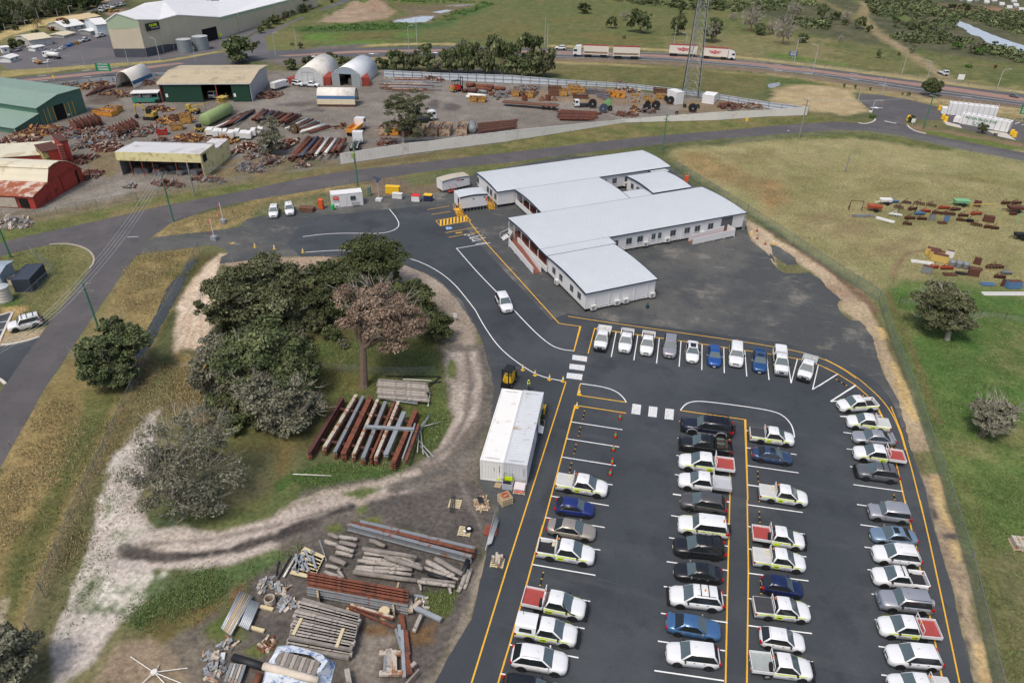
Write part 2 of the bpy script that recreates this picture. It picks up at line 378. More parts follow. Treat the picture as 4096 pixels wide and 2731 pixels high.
lay('C1',Z('455,460 520,480 560,560 500,590'),(206,180,118),(180,152,104),0.3,0.4)
lay('C1',Z('580,770 640,790 700,940 800,1180 860,1320 780,1300 700,1120 640,960'),(206,180,118),(176,150,102),0.4,0.5)
lay('C3',Z('420,0 480,0 540,250 610,430 720,830 800,1180 880,1568 740,1568 640,1150 560,820 460,450 330,0'),(180,160,126),(128,114,98),0.5,0.5)
for q in[Z('420,0 475,10 520,170 560,320 600,430 520,380 460,200'),Z('560,480 610,480 660,640 610,650'),Z('730,1260 810,1250 850,1380 885,1568 790,1568')]:
 lay('C3',q,(204,178,124),(172,146,102),0.3,0.4)
for q in[Z('510,450 615,440 620,490 530,480'),Z('380,120 430,160 470,330 440,340'),Z('600,880 660,960 680,1080 640,1080'),Z('680,1230 720,1250 730,1450 700,1400')]:
 lay('C3',q,(72,70,70),(92,86,82),0.3,0.4)
lay('B1',Z('0,60 500,40 860,80 980,200 940,340 640,620 430,930 400,1010 0,1100'),(110,112,66),(124,116,76),1.0,0.8)
lay('B1',Z('0,620 130,560 240,600 200,680 60,740 0,730'),(78,108,46),(92,108,54),0.8,0.6)
lay('B1',Z('0,700 240,690 300,720 160,800 120,950 20,1090 0,1060'),(196,164,104),(164,134,90),0.6,0.6)
lay('B1',Z('60,980 200,960 460,930 420,1010 60,1090'),(186,168,134),(150,134,104),0.6,0.6)
lay('B1',Z('1440,150 2060,70 2091,130 1950,560 1700,900 1350,1568 460,1568 1000,760 1250,350'),(142,124,80),(122,112,68),1.0,0.8)
lay('B1',Z('1150,480 1420,200 1300,420 900,950 560,1500 460,1568 1000,760'),(128,118,82),(110,110,66),0.8,0.7)
lay('C4',Z('270,0 760,0 560,420 400,700 230,1100 60,1568 -300,1900 -400,1300 0,440'),(146,128,84),(124,112,68),1.0,0.8)
for q in[Z('60,260 250,150 300,300 200,700 60,760 0,900 0,560'),Z('420,100 560,60 480,260 380,420')]:
 lay('C4',q,(168,146,96),(146,126,80),1.2,1.0,amt=0.8)
lay('C4',Z('430,80 640,60 560,230 420,480 330,660 170,1000 60,1300 0,1420 0,1000 160,740 320,440'),(82,96,50),(104,100,58),0.8,1.0)
lay('C4',Z('0,1150 40,1130 20,1250 0,1300'),(196,180,160),(160,146,124),0.5,0.5)
lay('B2',Z('0,420 130,250 330,200 420,240 340,420 1000,260 1250,230 1780,300 2352,700 2352,1568 1100,1800 0,1800'),(102,92,60),(88,90,52),1.0,0.8)
lay('B2',Z('230,330 350,220 430,240 340,330 330,520 330,700 230,970 50,970 0,1000 0,640'),(208,190,166),(186,164,136),0.6,0.6)
lay('B2',Z('330,250 1000,240 1240,235 1300,330 900,350 400,330'),(172,150,126),(146,126,104),0.6,0.6)
lay('B2',Z('1780,290 1980,360 2200,520 2352,760 2352,1568 2150,1568 2150,1100 2080,900 2150,740 2000,560 1760,470 1700,380'),(178,164,148),(134,122,108),0.6,0.6)
lay('B2',Z('1600,440 1780,440 1800,520 1650,520'),(70,98,46),(84,100,52),0.5,0.5)
lay('B2',Z('1080,900 2080,900 2130,1120 2150,1568 1500,1568 1080,1300'),(76,98,48),(94,96,54),0.8,0.8)
lay('B2',Z('1080,1090 1300,1080 1450,1160 1560,1180 1480,1300 1100,1290'),(118,96,58),(96,98,52),0.8,0.8)
lay('B2',Z('0,1020 300,1050 420,1300 400,1568 0,1568'),(150,128,80),(122,108,66),0.8,0.8)
lay('B3',Z('0,480 180,800 130,980 0,1150'),(118,96,60),(96,96,54),0.8,0.8)
lay('B3',Z('0,1100 200,1000 380,930 1000,1000 1130,970 1000,1060 700,1110 300,1160 0,1260'),(64,94,42),(78,98,48),0.5,0.5)
lay('B3',Z('1220,480 1400,480 1450,600 1400,760 1260,820 1180,700'),(82,104,46),(104,108,52),0.4,0.4)
lay('B3',Z('0,1240 300,1150 700,1100 1000,1050 1300,880 1500,640 1450,400 1400,100 1380,-50 1760,-50 1830,300 1800,600 1720,900 1700,1090 1860,1330 1835,1700 900,1700 0,1700'),(120,112,102),(96,90,84),0.5,0.5)
lay('B3',Z('0,1300 400,1180 800,1110 1200,1000 1220,1040 900,1130 1150,1160 1080,1220 700,1300 300,1420 0,1520'),(190,176,162),(150,136,122),0.5,0.6)
lay('B3',Z('1420,0 1700,0 1740,300 1700,560 1560,740 1400,900 1250,960 1400,760 1500,560 1440,200'),(184,172,160),(142,130,118),0.5,0.7)
band('B3',Z('1760,0 1800,320 1740,640 1620,860 1400,1010 1000,1160'),1.4,(92,88,84),(112,106,98),0.5,0.4)
band('B3',Z('1600,0 1640,300 1600,560 1480,780 1250,960'),0.9,(112,104,96),(134,124,114),0.4,0.35)
for q in[Z('1460,60 1520,100 1500,240 1440,200'),Z('560,1200 700,1160 880,1160 720,1230'),[(260,1270),(380,1270),(330,1310)],Z('700,1320 780,1310 770,1350 710,1350')]:
 lay('B3',q,(88,108,56),(100,106,62),0.4,0.5)
lay('B3',Z('800,1260 1100,1200 1500,1090 1680,1100 1860,1330 1830,1700 1300,1700 800,1500'),(96,91,86),(84,80,76),0.5,0.5)
lay('B3',Z('1300,1440 1400,1440 1500,1500 1700,1560 1760,1700 1600,1700 1400,1540'),(122,108,84),(100,94,86),0.4,0.5)
band('B3',[(1540,1090),(1620,1270),(1720,1480)],0.5,(128,120,112),(112,104,96),0.3,0.2)
lay('C4',Z('740,200 820,170 800,260 760,480 700,640 780,780 900,760 980,780 1146,820 1146,960 960,980 800,980 700,1150 600,1280 420,1480 300,1568 250,1500 270,1320 350,1130 430,950 460,780 480,640 600,420 690,280'),(208,198,188),(174,164,154),0.4,0.7)
for q in[Z('640,380 760,330 700,420 640,500'),Z('500,620 620,540 600,700 500,760'),[(560,480),(620,470),(590,560)],Z('380,1060 500,980 620,1080 760,1010 940,1000 1146,960 1146,1100 900,1180 700,1220 560,1260 420,1240 300,1420 340,1200'),Z('700,700 860,680 960,760 860,800 740,790'),Z('560,780 700,790 640,850 560,840')]:
 lay('C4',q,(96,112,74),(190,184,172),0.4,1.8,amt=0.95,contrast=0.07)
lay('C4',Z('700,1180 1000,1010 1146,1000 1146,1130 1000,1160 760,1300 640,1300'),(74,104,58),(92,106,60),0.6,0.8)
lay('C4',Z('740,1240 1000,1160 1146,1110 1146,1300 960,1420 800,1390 720,1330'),(116,98,58),(96,94,54),0.6,0.9)
lay('C4',Z('620,1370 760,1350 950,1440 1000,1568 500,1568'),(168,146,122),(138,122,100),0.6,0.8)
lay('C4',Z('860,1360 1146,1160 1146,1600 1000,1568'),(96,90,84),(112,104,90),0.6,0.8)
band('C4',Z('640,880 700,920 790,890 830,930 1000,950 1160,890'),0.9,(66,62,60),(96,88,82),0.4,0.7,.85)
band('C4',[(830,870),(980,900),(1160,870)],0.6,(84,78,74),(110,102,96),0.3,0.3)
band('B3',Z('-20,1560 200,1450 420,1370 640,1310'),0.9,(62,58,58),(76,72,70),0.25,0.2)
for i,q in enumerate([[(560,560),(700,330)],[(600,600),(640,520),(740,400)],[(480,860),(640,680)],[(440,920),(560,800)],[(380,1080),(560,960)],[(330,1250),(500,1060)],[(640,660),(700,740),(820,860)],[(680,640),(760,760),(860,860)]]):
 band('C4',q,0.35,(168,154,144),(190,178,168),0.25,0.25,amt=0.8)
for q in[[(60,960),(100,840),(120,700)],[(110,970),(150,820),(230,740)],[(170,970),(210,860),(200,700)],[(40,860),(90,700),(200,560)]]:
 band('B2',q,0.4,(176,150,128),(190,166,142),0.25,0.2,amt=0.8)
lay('B4',Z('380,440 560,330 760,230 1000,60 1300,60 1760,0 2060,150 2060,320 2000,560 1900,800 1760,1050 1650,1400 500,1400 60,1400 60,1100 330,900 250,760'),(88,84,80),(104,96,88),0.6,0.7)
lay('B4',Z('1740,1100 1900,800 1980,600 2020,400 2080,220 2100,260 2060,420 2000,620 1900,900 1780,1130 1700,1232 1640,1232'),(150,138,118),(118,110,98),0.4,0.5)
for q in[Z('1130,70 1260,50 1290,100 1160,120'),Z('920,110 1000,90 1060,130 950,140'),Z('1600,600 1840,560 1820,700 1740,760 1640,690'),Z('1420,120 1500,110 1700,180 1600,180'),Z('300,1000 480,900 560,960 420,1060'),Z('0,850 180,700 240,800 150,950')]:
 lay('B4',q,(84,104,48),(104,104,58),0.4,0.6)
for q in[Z('1180,830 1330,820 1380,880 1230,900'),Z('1500,860 1700,800 1680,940 1540,980'),Z('250,520 330,500 300,640 200,800 180,700')]:
 lay('B4',q,(122,92,62),(108,92,66),0.4,0.5)
lay('B4',Z('1140,900 1400,900 1300,1000 1280,1232 1100,1180'),(146,136,124),(120,112,102),0.5,0.6)
lay('D',Z('380,1210 500,1222 640,1185 770,1135 775,1165 640,1212 640,1255 530,1298 420,1312 330,1300'),(196,184,172),(160,146,134),0.5,0.6)
lay('D',Z('420,1315 530,1300 640,1262 660,1282 560,1335 430,1395 390,1350'),(80,106,60),(98,108,64),0.5,0.7)
lay('D',Z('520,1180 640,1130 700,1110 690,1140 620,1185 500,1218 400,1200 420,1180'),(84,106,58),(104,104,62),0.5,0.7)
band('D',Z('300,1272 360,1280 450,1275 530,1262 640,1232 720,1200'),1.2,(66,62,60),(90,84,78),0.35,0.4)
band('D',Z('330,1250 480,1240 640,1205 790,1160'),0.5,(120,112,104),(140,130,120),0.3,0.3)
lum=col@np.array([.3,.59,.11]);col=lum[:,None]+(col-lum[:,None])*.9
col*=(0.78+0.44*N3)[:,None]
ng,na=len(rad),len(az)
verts=np.stack([GX,GY,np.zeros_like(GX)],1)
def mound(t,x,y,r,h):
 p=g(t,x,y);d=np.hypot(GX-p.x,GY-p.y)/r
 verts[:,2]+=h*np.exp(-d*d*1.6)*(0.7+0.6*N3)*(d<2.2)
for a in[('A2',1080,75,7,3.0),('A2',1140,85,5,2.0),('A2',920,45,4,1.6),('A2',1300,60,5,1.0),('A2',1390,50,5,1.1),('A2',1230,70,4,1.1),('A2',560,140,4,0.9),('A2',630,120,4,0.9)]:mound(*a)
ii=(np.arange(ng-1)[:,None]*na+np.arange(na)[None,:]);jj=(np.arange(ng-1)[:,None]*na+(np.arange(na)[None,:]+1)%na)
quads=np.stack([ii,jj,jj+na,ii+na],-1).reshape(-1,4)
gm=bpy.data.meshes.new('ground')
gm.vertices.add(len(verts));gm.vertices.foreach_set('co',verts.astype(np.float32).ravel())
gm.loops.add(quads.size);gm.loops.foreach_set('vertex_index',quads.astype(np.int32).ravel())
gm.polygons.add(len(quads));gm.polygons.foreach_set('loop_start',np.arange(0,quads.size,4,dtype=np.int32));gm.polygons.foreach_set('loop_total',np.full(len(quads),4,np.int32))
gm.update(calc_edges=True)
ca=gm.color_attributes.new('cover','FLOAT_COLOR','POINT')
ca.data.foreach_set('color',np.concatenate([np.clip(col,0,1),np.ones((len(col),1))],1).astype(np.float32).ravel())
mg,n,b,L,nw=newmat('ground_cover');iv(b,'Roughness',0.95);iv(b,'Specular IOR Level',0.1)
at=nw('ShaderNodeVertexColor');at.layer_name='cover'
tc=nw('ShaderNodeTexCoord')
def nz(sc,det=5,ro=0.7):
 q=nw('ShaderNodeTexNoise');iv(q,'Scale',sc);iv(q,'Detail',det);iv(q,'Roughness',ro)
 L(tc.outputs['Object'],q.inputs['Vector']);return q
q1,q2=nz(2.2),nz(0.28,6)
mr=nw('ShaderNodeMapRange');iv(mr,1,0.28);iv(mr,2,0.72);iv(mr,3,0.54);iv(mr,4,1.46)
L(q1.outputs['Fac'],mr.inputs[0])
mr2=nw('ShaderNodeMapRange');iv(mr2,1,0.3);iv(mr2,2,0.7);iv(mr2,3,0.82);iv(mr2,4,1.18)
L(q2.outputs['Fac'],mr2.inputs[0])
mm=nw('ShaderNodeMath');mm.operation='MULTIPLY';L(mr.outputs[0],mm.inputs[0]);L(mr2.outputs[0],mm.inputs[1])
vm=nw('ShaderNodeVectorMath');vm.operation='SCALE';L(at.outputs['Color'],vm.inputs[0]);L(mm.outputs[0],vm.inputs['Scale'])
L(vm.outputs[0],b.inputs['Base Color'])
bp=nw('ShaderNodeBump');iv(bp,'Strength',0.5);iv(bp,'Distance',0.15);L(q1.outputs['Fac'],bp.inputs['Height']);L(bp.outputs[0],b.inputs['Normal'])
gm.materials.append(mg)
struct(link('ground',gm))
# ================================================================ PAVING, WATER AND PAINTED LINES: flush sheets, each 4 mm or more above the one below
def surface(name,col,rough,patches,grain=(9.0,0.25),spec=0.3):
 m,n,b,L,nw=newmat(name)
 iv(b,'Roughness',rough);iv(b,'Specular IOR Level',spec)
 tc=nw('ShaderNodeTexCoord')
 def nz(sc,det=6,ro=0.65,st=None):
  q=nw('ShaderNodeTexNoise');iv(q,'Scale',sc);iv(q,'Detail',det);iv(q,'Roughness',ro)
  if st:
   mp=nw('ShaderNodeMapping');iv(mp,'Scale',st[:3]);iv(mp,'Rotation',(0,0,st[3]));L(tc.outputs['Object'],mp.inputs[0]);L(mp.outputs[0],q.inputs['Vector'])
  else:L(tc.outputs['Object'],q.inputs['Vector'])
  return q
 c=lin(col);gq=nz(grain[0],4,0.75)
 mr=nw('ShaderNodeMapRange');iv(mr,1,0.25);iv(mr,2,0.75);iv(mr,3,1-grain[1]);iv(mr,4,1+grain[1])
 L(gq.outputs['Fac'],mr.inputs[0])
 cur=nw('ShaderNodeRGB');cur.outputs[0].default_value=(*c,1);out=cur.outputs[0]
 for i,pt in enumerate(patches):
  q=nz(pt[1],7,0.68,pt[5]if len(pt)>5 else None)
  r=nw('ShaderNodeMapRange');r.interpolation_type='SMOOTHSTEP';iv(r,1,pt[2]);iv(r,2,pt[3]);iv(r,4,pt[4])
  L(q.outputs['Fac'],r.inputs[0])
  x=nw('ShaderNodeMix');x.data_type='RGBA';L(r.outputs[0],x.inputs['Factor']);L(out,x.inputs['A']);iv(x,'B',(*lin(pt[0]),1));out=x.outputs['Result']
 v=nw('ShaderNodeVectorMath');v.operation='SCALE';L(out,v.inputs[0]);L(mr.outputs[0],v.inputs['Scale']);L(v.outputs[0],b.inputs['Base Color'])
 bp=nw('ShaderNodeBump');iv(bp,'Strength',0.25);iv(bp,'Distance',0.03);L(gq.outputs['Fac'],bp.inputs['Height']);L(bp.outputs[0],b.inputs['Normal'])
 return m
def curve(P,step):
 out=[]
 for i in range(len(P)):
  a,b=P[i],P[(i+1)%len(P)];k=max(1,int((b-a).length/step))
  out+=[a.lerp(b,j/k)for j in range(k)]
 return out
def smooth_line(P,it=3):
 for _ in range(it):
  Q=[P[0]]
  for a,b in zip(P[:-1],P[1:]):Q+=[a.lerp(b,.25),a.lerp(b,.75)]
  P=Q+[P[-1]]
 return P
def sheet(name,P,z,m,jit=0.0,step=0.7):
 P=[V((p[0],p[1],0))for p in P]
 if jit:P=[p+V((ru(-jit,jit),ru(-jit,jit),0))for p in curve(P,step)]
 mb=MB();o=[(p.x,p.y,z)for p in P];mb.v=o
 for t in tessellate_polygon([P]):mb.face(t)
 ob=mb.build(name,m)
 me=ob.data
 if sum(p.normal.z for p in me.polygons)<0:me.flip_normals()
 return struct(ob)
ASPH_NEW=surface('new_bitumen',(63,68,73),0.85,[((77,81,84),0.05,.42,.62,.8),((54,58,62),0.16,.5,.66,.7),((88,90,91),0.35,.56,.72,.4,(0.15,1,1,1.45)),((54,56,58),0.9,.66,.72,.5)],(14,.28))
GRAVEL=surface('dark_gravel',(75,78,79),0.95,[((98,98,95),0.07,.44,.6,.8),((132,128,120),0.14,.56,.68,.6),((70,72,73),0.25,.53,.66,.7),((138,133,124),0.4,.58,.7,.6,(0.4,1.6,1,0.6))],(6,.42))
ASPH_OLD=surface('old_bitumen',(88,86,88),0.9,[((104,100,99),0.1,.45,.65,.7),((74,72,76),0.3,.5,.7,.6)],(10,.2))
ASPH_YARD=surface('yard_bitumen',(104,102,104),0.9,[((88,88,92),0.05,.45,.6,.8),((126,120,114),0.12,.55,.7,.6)],(8,.15))
ASPH_HWY=surface('highway_bitumen',(92,92,94),0.9,[((82,82,86),0.1,.45,.65,.7)],(6,.15))
MEDIAN=surface('red_median',(152,124,112),0.9,[((140,116,106),0.2,.45,.65,.8)],(6,.12))
CONC=surface('pale_concrete',(188,184,174),0.9,[((164,160,150),0.4,.5,.65,.7)],(6,.1))
def water(name,col,rough=0.08):
 m=mat(name,col,rough,0,0.2,0.4,spec=0.6,bump=0.05);return m
sheet('highway',gl('D',[(-120,205),(0,183)])+gl('A1',Z('780,655 1500,575 1990,490 2300,468'))+gl('C5',Z('-50,775 600,752 1400,735 1900,728'))+gl('A3',Z('380,448 900,470 1450,490 2352,575'))+gl('A4',[(640,648),(1400,750),(2352,870)])+gl('D',[(2500,243),(2500,272)])+gl('A4',Z('2352,975 1400,852 400,690 0,645'))+gl('A3',Z('2352,640 1500,570 900,545 380,530'))+gl('C5',[(1900,905),(1000,890),(300,900)])+gl('A2',[(350,530),(0,560)])+gl('A1',Z('1700,655 1050,705 500,752 0,800'))+gl('D',[(-120,228)]),0.010,ASPH_HWY,0.12,3)
sheet('median_strip',gl('D',[(-120,213)])+gl('A1',Z('0,752 700,682 1300,615 1640,578 1700,585 1300,640 700,705 0,775'))+gl('D',[(-120,219)]),0.018,MEDIAN,0.08,3)
sheet('median_strip',gl('A2',Z('190,515 900,468 1400,460 1830,455'))+gl('A3',Z('380,472 900,485 1450,510 2352,590'))+gl('A4',Z('500,650 1100,730 1700,805 2352,900'))+gl('D',[(2500,252),(2500,259)])+gl('A4',Z('2352,935 1700,840 1100,755 500,675 0,622'))+gl('A3',Z('2352,612 1450,530 900,510 380,495'))+gl('A2',Z('1830,475 1400,478 900,490 300,520')),0.018,MEDIAN,0.08,3)
sheet('side_road',gl('A2',Z('-20,315 200,250 500,125 760,20 860,-50 1010,-50 800,35 560,120 330,215 80,345 120,490 -150,560 -300,500')),0.014,ASPH_YARD,0.1,2)
sheet('warehouse_yard',gl('A1',Z('-100,480 20,500 140,430 260,390 460,340 800,250 1040,220 1010,320 1040,440 1600,420 2000,330 2352,230 2420,260 2000,470 1500,555 800,600 200,640 60,640 20,590 -100,620')),0.012,ASPH_YARD,0.25,1.5)
sheet('access_road',gl('C6',Z('1340,350 1560,290 1850,190 2350,20 2450,-60 2200,-60 1840,120 1700,200')),0.016,ASPH_YARD,0.1,2)
sheet('street',gl('D',[(-60,561)])+gl('A5',Z('0,1312 250,1250 1000,1088 1500,972'))+gl('A6',Z('0,870 400,780 840,705 1400,638 2352,532'))+gl('D',Z('1350,329 1520,311 1700,297 1764,290'))+gl('A4',Z('600,1118 830,1130 950,1130 1000,1085 970,1040 870,955 808,868 1000,868 1300,920 1640,1000 2100,1075 2352,1125 2450,1160 2450,1330 2260,1290 1950,1230 1640,1140 1600,1110 1290,1095 1255,1120 1280,1160 1440,1232'))+gl('D',Z('2124,308 2352,351 2420,364 2420,384 2352,370 2200,341 2064,311 1989,300 1914,299 1764,310 1560,327 1350,350'))+gl('A6',Z('2352,622 2000,652 1500,722 900,822 400,905 0,968'))+gl('A5',Z('2000,985 1850,1030 1560,1140 1420,1240 1360,1290'))+gl('B1',Z('2060,70 1440,155 1380,220 1180,500 1000,760 800,1060 620,1330 460,1568'))+gl('D',[(0,1075),(-60,1170),(-60,1000)])+gl('B1',Z('-60,1680 60,1510 130,1400 280,1190 410,1010 560,800 760,560 900,360 975,250 985,190 950,130 860,75 700,40 520,50 300,95 0,170'))+gl('D',[(-60,604)]),0.010,ASPH_OLD,0.05,1.0)
sheet('driveway',gl('B1',Z('-60,1130 20,1100 170,1090 300,1060 412,1014 280,1192 120,1420 60,1510 20,1470 -60,1430')),0.016,ASPH_NEW,0.0)
sheet('driveway',gl('B1',Z('-60,790 140,755 120,840 0,1060 -60,1080')),0.012,ASPH_NEW,0.0)
gravel=gl('A5',Z('1340,1330 1420,1262 1900,1210 2200,1170'))+gl('A6',Z('-30,1140 180,1095 450,1052 740,1010 1060,940 1240,930 1480,905 1740,895 1900,800 2080,720'))+gl('A7',Z('500,150 1215,110 1500,262 1640,380 1900,500 2090,680 2140,860 2280,965 2352,1050'))+gl('A8',Z('20,868 90,885 160,930 250,990 275,1055 180,1060 90,1000 20,950 10,990 70,1080 150,1130 290,1132 380,1128 470,1180 550,1270 680,1378'))+gl('C1',Z('150,210 105,270 150,345 235,412 300,408 362,462 430,570 470,720 520,880 600,1020 650,1100 700,1270 740,1450 775,1568'))+gl('C3',Z('370,60 420,300 520,650 600,920 650,1160 710,1400 760,1640'))+[g('D',1500,1640),g('D',1180,1640)]+gl('B3',Z('1850,1330 1700,1100 1720,900 1800,640 1830,320 1770,0'))+gl('B2',Z('2352,800 2230,610 2100,470 1960,375 1780,292 1400,255 1000,240 700,262 520,285 350,305 360,250 420,225 380,185 300,160 0,175'))+gl('B1',[(2060,70),(1440,150)])
sheet('gravel_pad',gravel,0.016,GRAVEL,0.10,0.6)
carpark=gl('B3',Z('1768,-40 1836,320 1870,340 2000,760 1960,960 1900,1130 1870,1330 1840,1568'))+gl('B4',Z('2100,150 2065,340 2025,500 1965,770 1790,1060 1690,1240 1600,1400'))+[g('D',1020,1660),g('D',2260,1660)]+gl('C3',Z('770,1660 700,1400 640,1150 590,905 520,655 430,350 370,80'))+gl('C1',Z('720,1500 670,1290 600,1130 500,990 330,860 180,780 0,715'))+gl('B8',Z('2352,470 2100,410 1800,330 1300,265 800,200 480,165 140,105'))+gl('D',Z('1265,735 1100,560 1060,510 1052,476 960,474 700,500 660,560 690,590 800,587 905,600 1000,637 1060,690 1105,770 1125,850'))
sheet('car_park',carpark,0.024,ASPH_NEW,0.04,0.8)
sheet('drain_water',gl('B1',Z('2060,200 2010,290 1950,390 1880,540 1780,730 1690,890 1600,1080 1500,1190 1460,1240 1395,1262 1400,1210 1480,1080 1500,1000 1560,900 1640,760 1680,640 1740,510 1830,405 1900,360 1960,240')),0.008,water('drain_water',(62,66,70)),0.12,0.5)
sheet('lake',gl('A4',Z('1650,215 1730,185 1840,225 1930,265 2080,330 2352,420 2600,520 2600,620 2352,500 2120,425 2000,390 1960,340 1860,320 1800,260')),0.008,water('lake_water',(186,194,204)),0.5,3)
for q in[Z('0,775 110,755 120,785 40,810 0,805')]:
 sheet('pond',gl('A4',q),0.008,water('pond_water',(150,148,152)),0.2,1)
sheet('pond',gl('A2',Z('1620,115 1760,92 1800,100 1700,122')),0.008,MATS['lake_water'],0.3,1)
sheet('pond',gl('A2',Z('1260,196 1500,155 1640,152 1560,205 1380,212')),0.008,MATS['lake_water'],0.5,1)
sheet('concrete_apron',gl('A4',Z('1605,1110 1680,1130 1760,1150 1785,1182 1640,1150')),0.020,CONC)
sheet('concrete_apron',gl('A4',Z('2010,1200 2180,1215 2280,1290 2120,1255')),0.020,CONC)
KERB=mat('kerb_concrete',(206,200,188),0.9,var=0.08,scale=1)
def kerb(t,pts,w_=0.35,h=0.13):
 P=smooth_line(gl(t,pts),2);mb=MB()
 for a,b in zip(P[:-1],P[1:]):
  d=(b-a);mb.box(((a.x+b.x)/2,(a.y+b.y)/2,h/2),(d.length+0.02,w_,h),atan2(d.y,d.x))
 struct(mb.build('kerb',KERB))
kerb('A4',Z('830,1130 870,1142 930,1135 980,1115 985,1095'))
kerb('A4',Z('1280,1155 1310,1185 1360,1210 1450,1232'))
kerb('B1',Z('15,1100 100,1095 240,1065 340,1040 412,1014'))
kerb('B1',[(-40,1440),(20,1470),(60,1508)])
kerb('B1',[(0,790),(138,752)],0.3);kerb('B1',[(138,752),(60,920),(0,1050)],0.3)
KB2=mat('old_kerb',(166,158,142),0.95,var=0.15,scale=2)
def kerb2(t,pts):
 P=smooth_line(gl(t,pts),2);mb=MB()
 for a,b in zip(P[:-1],P[1:]):
  d=(b-a);mb.box(((a.x+b.x)/2,(a.y+b.y)/2,0.06),(d.length+0.02,0.3,0.12),atan2(d.y,d.x))
 struct(mb.build('kerb',KB2))
kerb2('B1',Z('520,50 700,38 860,73 950,128 987,190 978,250 940,300'))
YEL=mat('yellow_paint',(228,176,52),0.7,var=0.10,scale=3);WHT=mat('white_paint',(232,234,234),0.7,var=0.06,scale=3)
WORN=mat('worn_white_paint',(216,218,218),0.8,var=0.1,scale=6,stain=((120,122,124),0.3,9.0))
BLU=mat('blue_paint',(70,130,196),0.7)
ZL=0.030
def stripe(mb,P,wd,z=ZL):
 P=[V((p[0],p[1],0))for p in P];o=len(mb.v);n_=len(P)
 for i,p in enumerate(P):
  d=(P[min(i+1,n_-1)]-P[max(i-1,0)]).normalized();q=V((-d.y,d.x,0))
  k=wd/2
  if 0<i<n_-1:
   d0=(P[i]-P[i-1]).normalized();c_=max(0.4,q.dot(V((-d0.y,d0.x,0))));k=wd/2/c_
  mb.v.append((p.x+q.x*k,p.y+q.y*k,z));mb.v.append((p.x-q.x*k,p.y-q.y*k,z))
 for i in range(n_-1):mb.face((o+2*i,o+2*i+1,o+2*i+3,o+2*i+2))
def lines(name,m,items,wd,z=ZL,sm=0):
 mb=MB()
 for i,(t,pts)in enumerate(items):
  P=gl(t,pts)
  if sm and len(P)>2:P=smooth_line(P,sm)
  stripe(mb,P,wd,z+.0006*i)
 ob=mb.build(name,m,fix=False)
 me=ob.data
 for p in me.polygons:
  if p.normal.z<0:p.flip()
 return struct(ob)
lines('yellow_line',YEL,[('D',Z('1052,477 1118,560 1200,650 1284,743')),('D',[(1284,743),(1333,750),(1318,807)]),('D',Z('1300,877 1240,1067 1165,1302 1083,1568 1050,1672')),('B5',Z('1580,137 1048,55 905,593 735,1230 640,1568')),('B6',Z('402,0 237,603 90,1124 0,1420 -60,1640')),('B8',[(215,745),(238,655)]),('B8',[(213,745),(598,802)]),('B8',[(1022,866),(1530,938),(1550,1568)]),('B8',[(1012,950),(1050,956)]),('B8',[(1405,1002),(1410,1568)]),('B7',[(40,0),(20,800),(3,1640)]),('B7',[(190,0),(200,600),(186,1640)]),('B8',Z('298,420 350,225 1027,322 1700,420 1975,468')),('B8',[(2090,500),(2255,580)]),('C1',Z('0,828 110,885 270,985 388,1088')),('C1',[(465,1190),(530,1310),(600,1568)]),('C2',Z('1945,55 2010,190 2100,520 2200,960 2280,1283')),('B7',Z('1543,0 1640,430 1760,1010 1870,1568 1890,1660'))],0.13)
lines('yellow_line',YEL,[('B8',Z('140,128 480,180 1400,310 1750,365 2000,415 2150,465 2280,530 2400,615')),('C1',Z('0,755 150,830 290,920 420,1030 530,1140 610,1260 680,1420 720,1568'))],0.12,sm=2)
lines('yellow_line',YEL,[('C2',Z('2060,55 2150,280 2240,600 2352,1045')),('B7',Z('1672,0 1760,380 1880,940 2012,1568 2035,1680'))],0.12)
lines('yellow_line',YEL,[('A6',[(1630,1055),(1830,1022)]),('A6',[(1668,1100),(1840,1072)]),('A6',[(1797,1267),(2075,1217)]),('A6',[(1825,1310),(2118,1255)])],0.12)
bw=[]
for a,b,c,d in[(518,250,480,447),(688,278,657,473),(857,298,835,498),(1027,324,1012,523),(1192,347,1190,549),(1362,370,1366,573),(1527,394,1542,599),(1695,420,1717,626),(1860,443,1889,652),(1940,462,1889,652),(2103,510,2058,702),(2255,580,2058,702),(2400,670,2200,797),(2200,797,2290,792),(165,955,568,1017),(130,1087,543,1152),(90,1230,517,1298),(52,1380,490,1449),(1000,1082,1404,1137),(1535,1023,1910,1075),(1540,1158,1932,1212),(1548,1298,1948,1355),(1550,1448,1990,1512),(978,1368,1408,1430),(990,1218,1408,1280),(963,1523,1405,1585)]:bw.append(('B8',[(a,b),(c,d)]))
for a,b,c,d in[(795,1003,1398,1104),(735,1228,1355,1332),(670,1465,1310,1568)]:bw.append(('B5',[(a,b),(c,d)]))
for a,b,c,d in[(305,370,898,472),(237,603,848,717),(163,857,796,973),(90,1124,738,1247),(5,1397,680,1520),(1590,119,2148,200),(1568,344,2142,427),(1540,577,2138,662),(1514,829,2140,917),(1485,1091,2117,1182),(1452,1368,2107,1464)]:bw.append(('B6',[(a,b),(c,d)]))
for a,b,c,d in[(195,803,680,872),(180,988,680,1060),(835,727,1270,790),(1653,277,2040,330),(1680,418,2070,470),(1710,570,2110,625),(1738,724,2160,782)]:bw.append(('C2',[(a,b),(c,d)]))
for a,b,c,d in[(195,42,665,107),(200,228,683,293),(203,420,697,487),(203,628,715,694),(203,845,728,911),(200,1077,745,1145),(195,1320,757,1388),(1130,39,1560,100),(1161,213,1600,272),(1195,404,1645,465),(1221,597,1690,660),(1256,806,1730,865),(1283,1025,1775,1088),(1315,1256,1820,1322),(1340,1500,1850,1566)]:bw.append(('B7',[(a,b),(c,d)]))
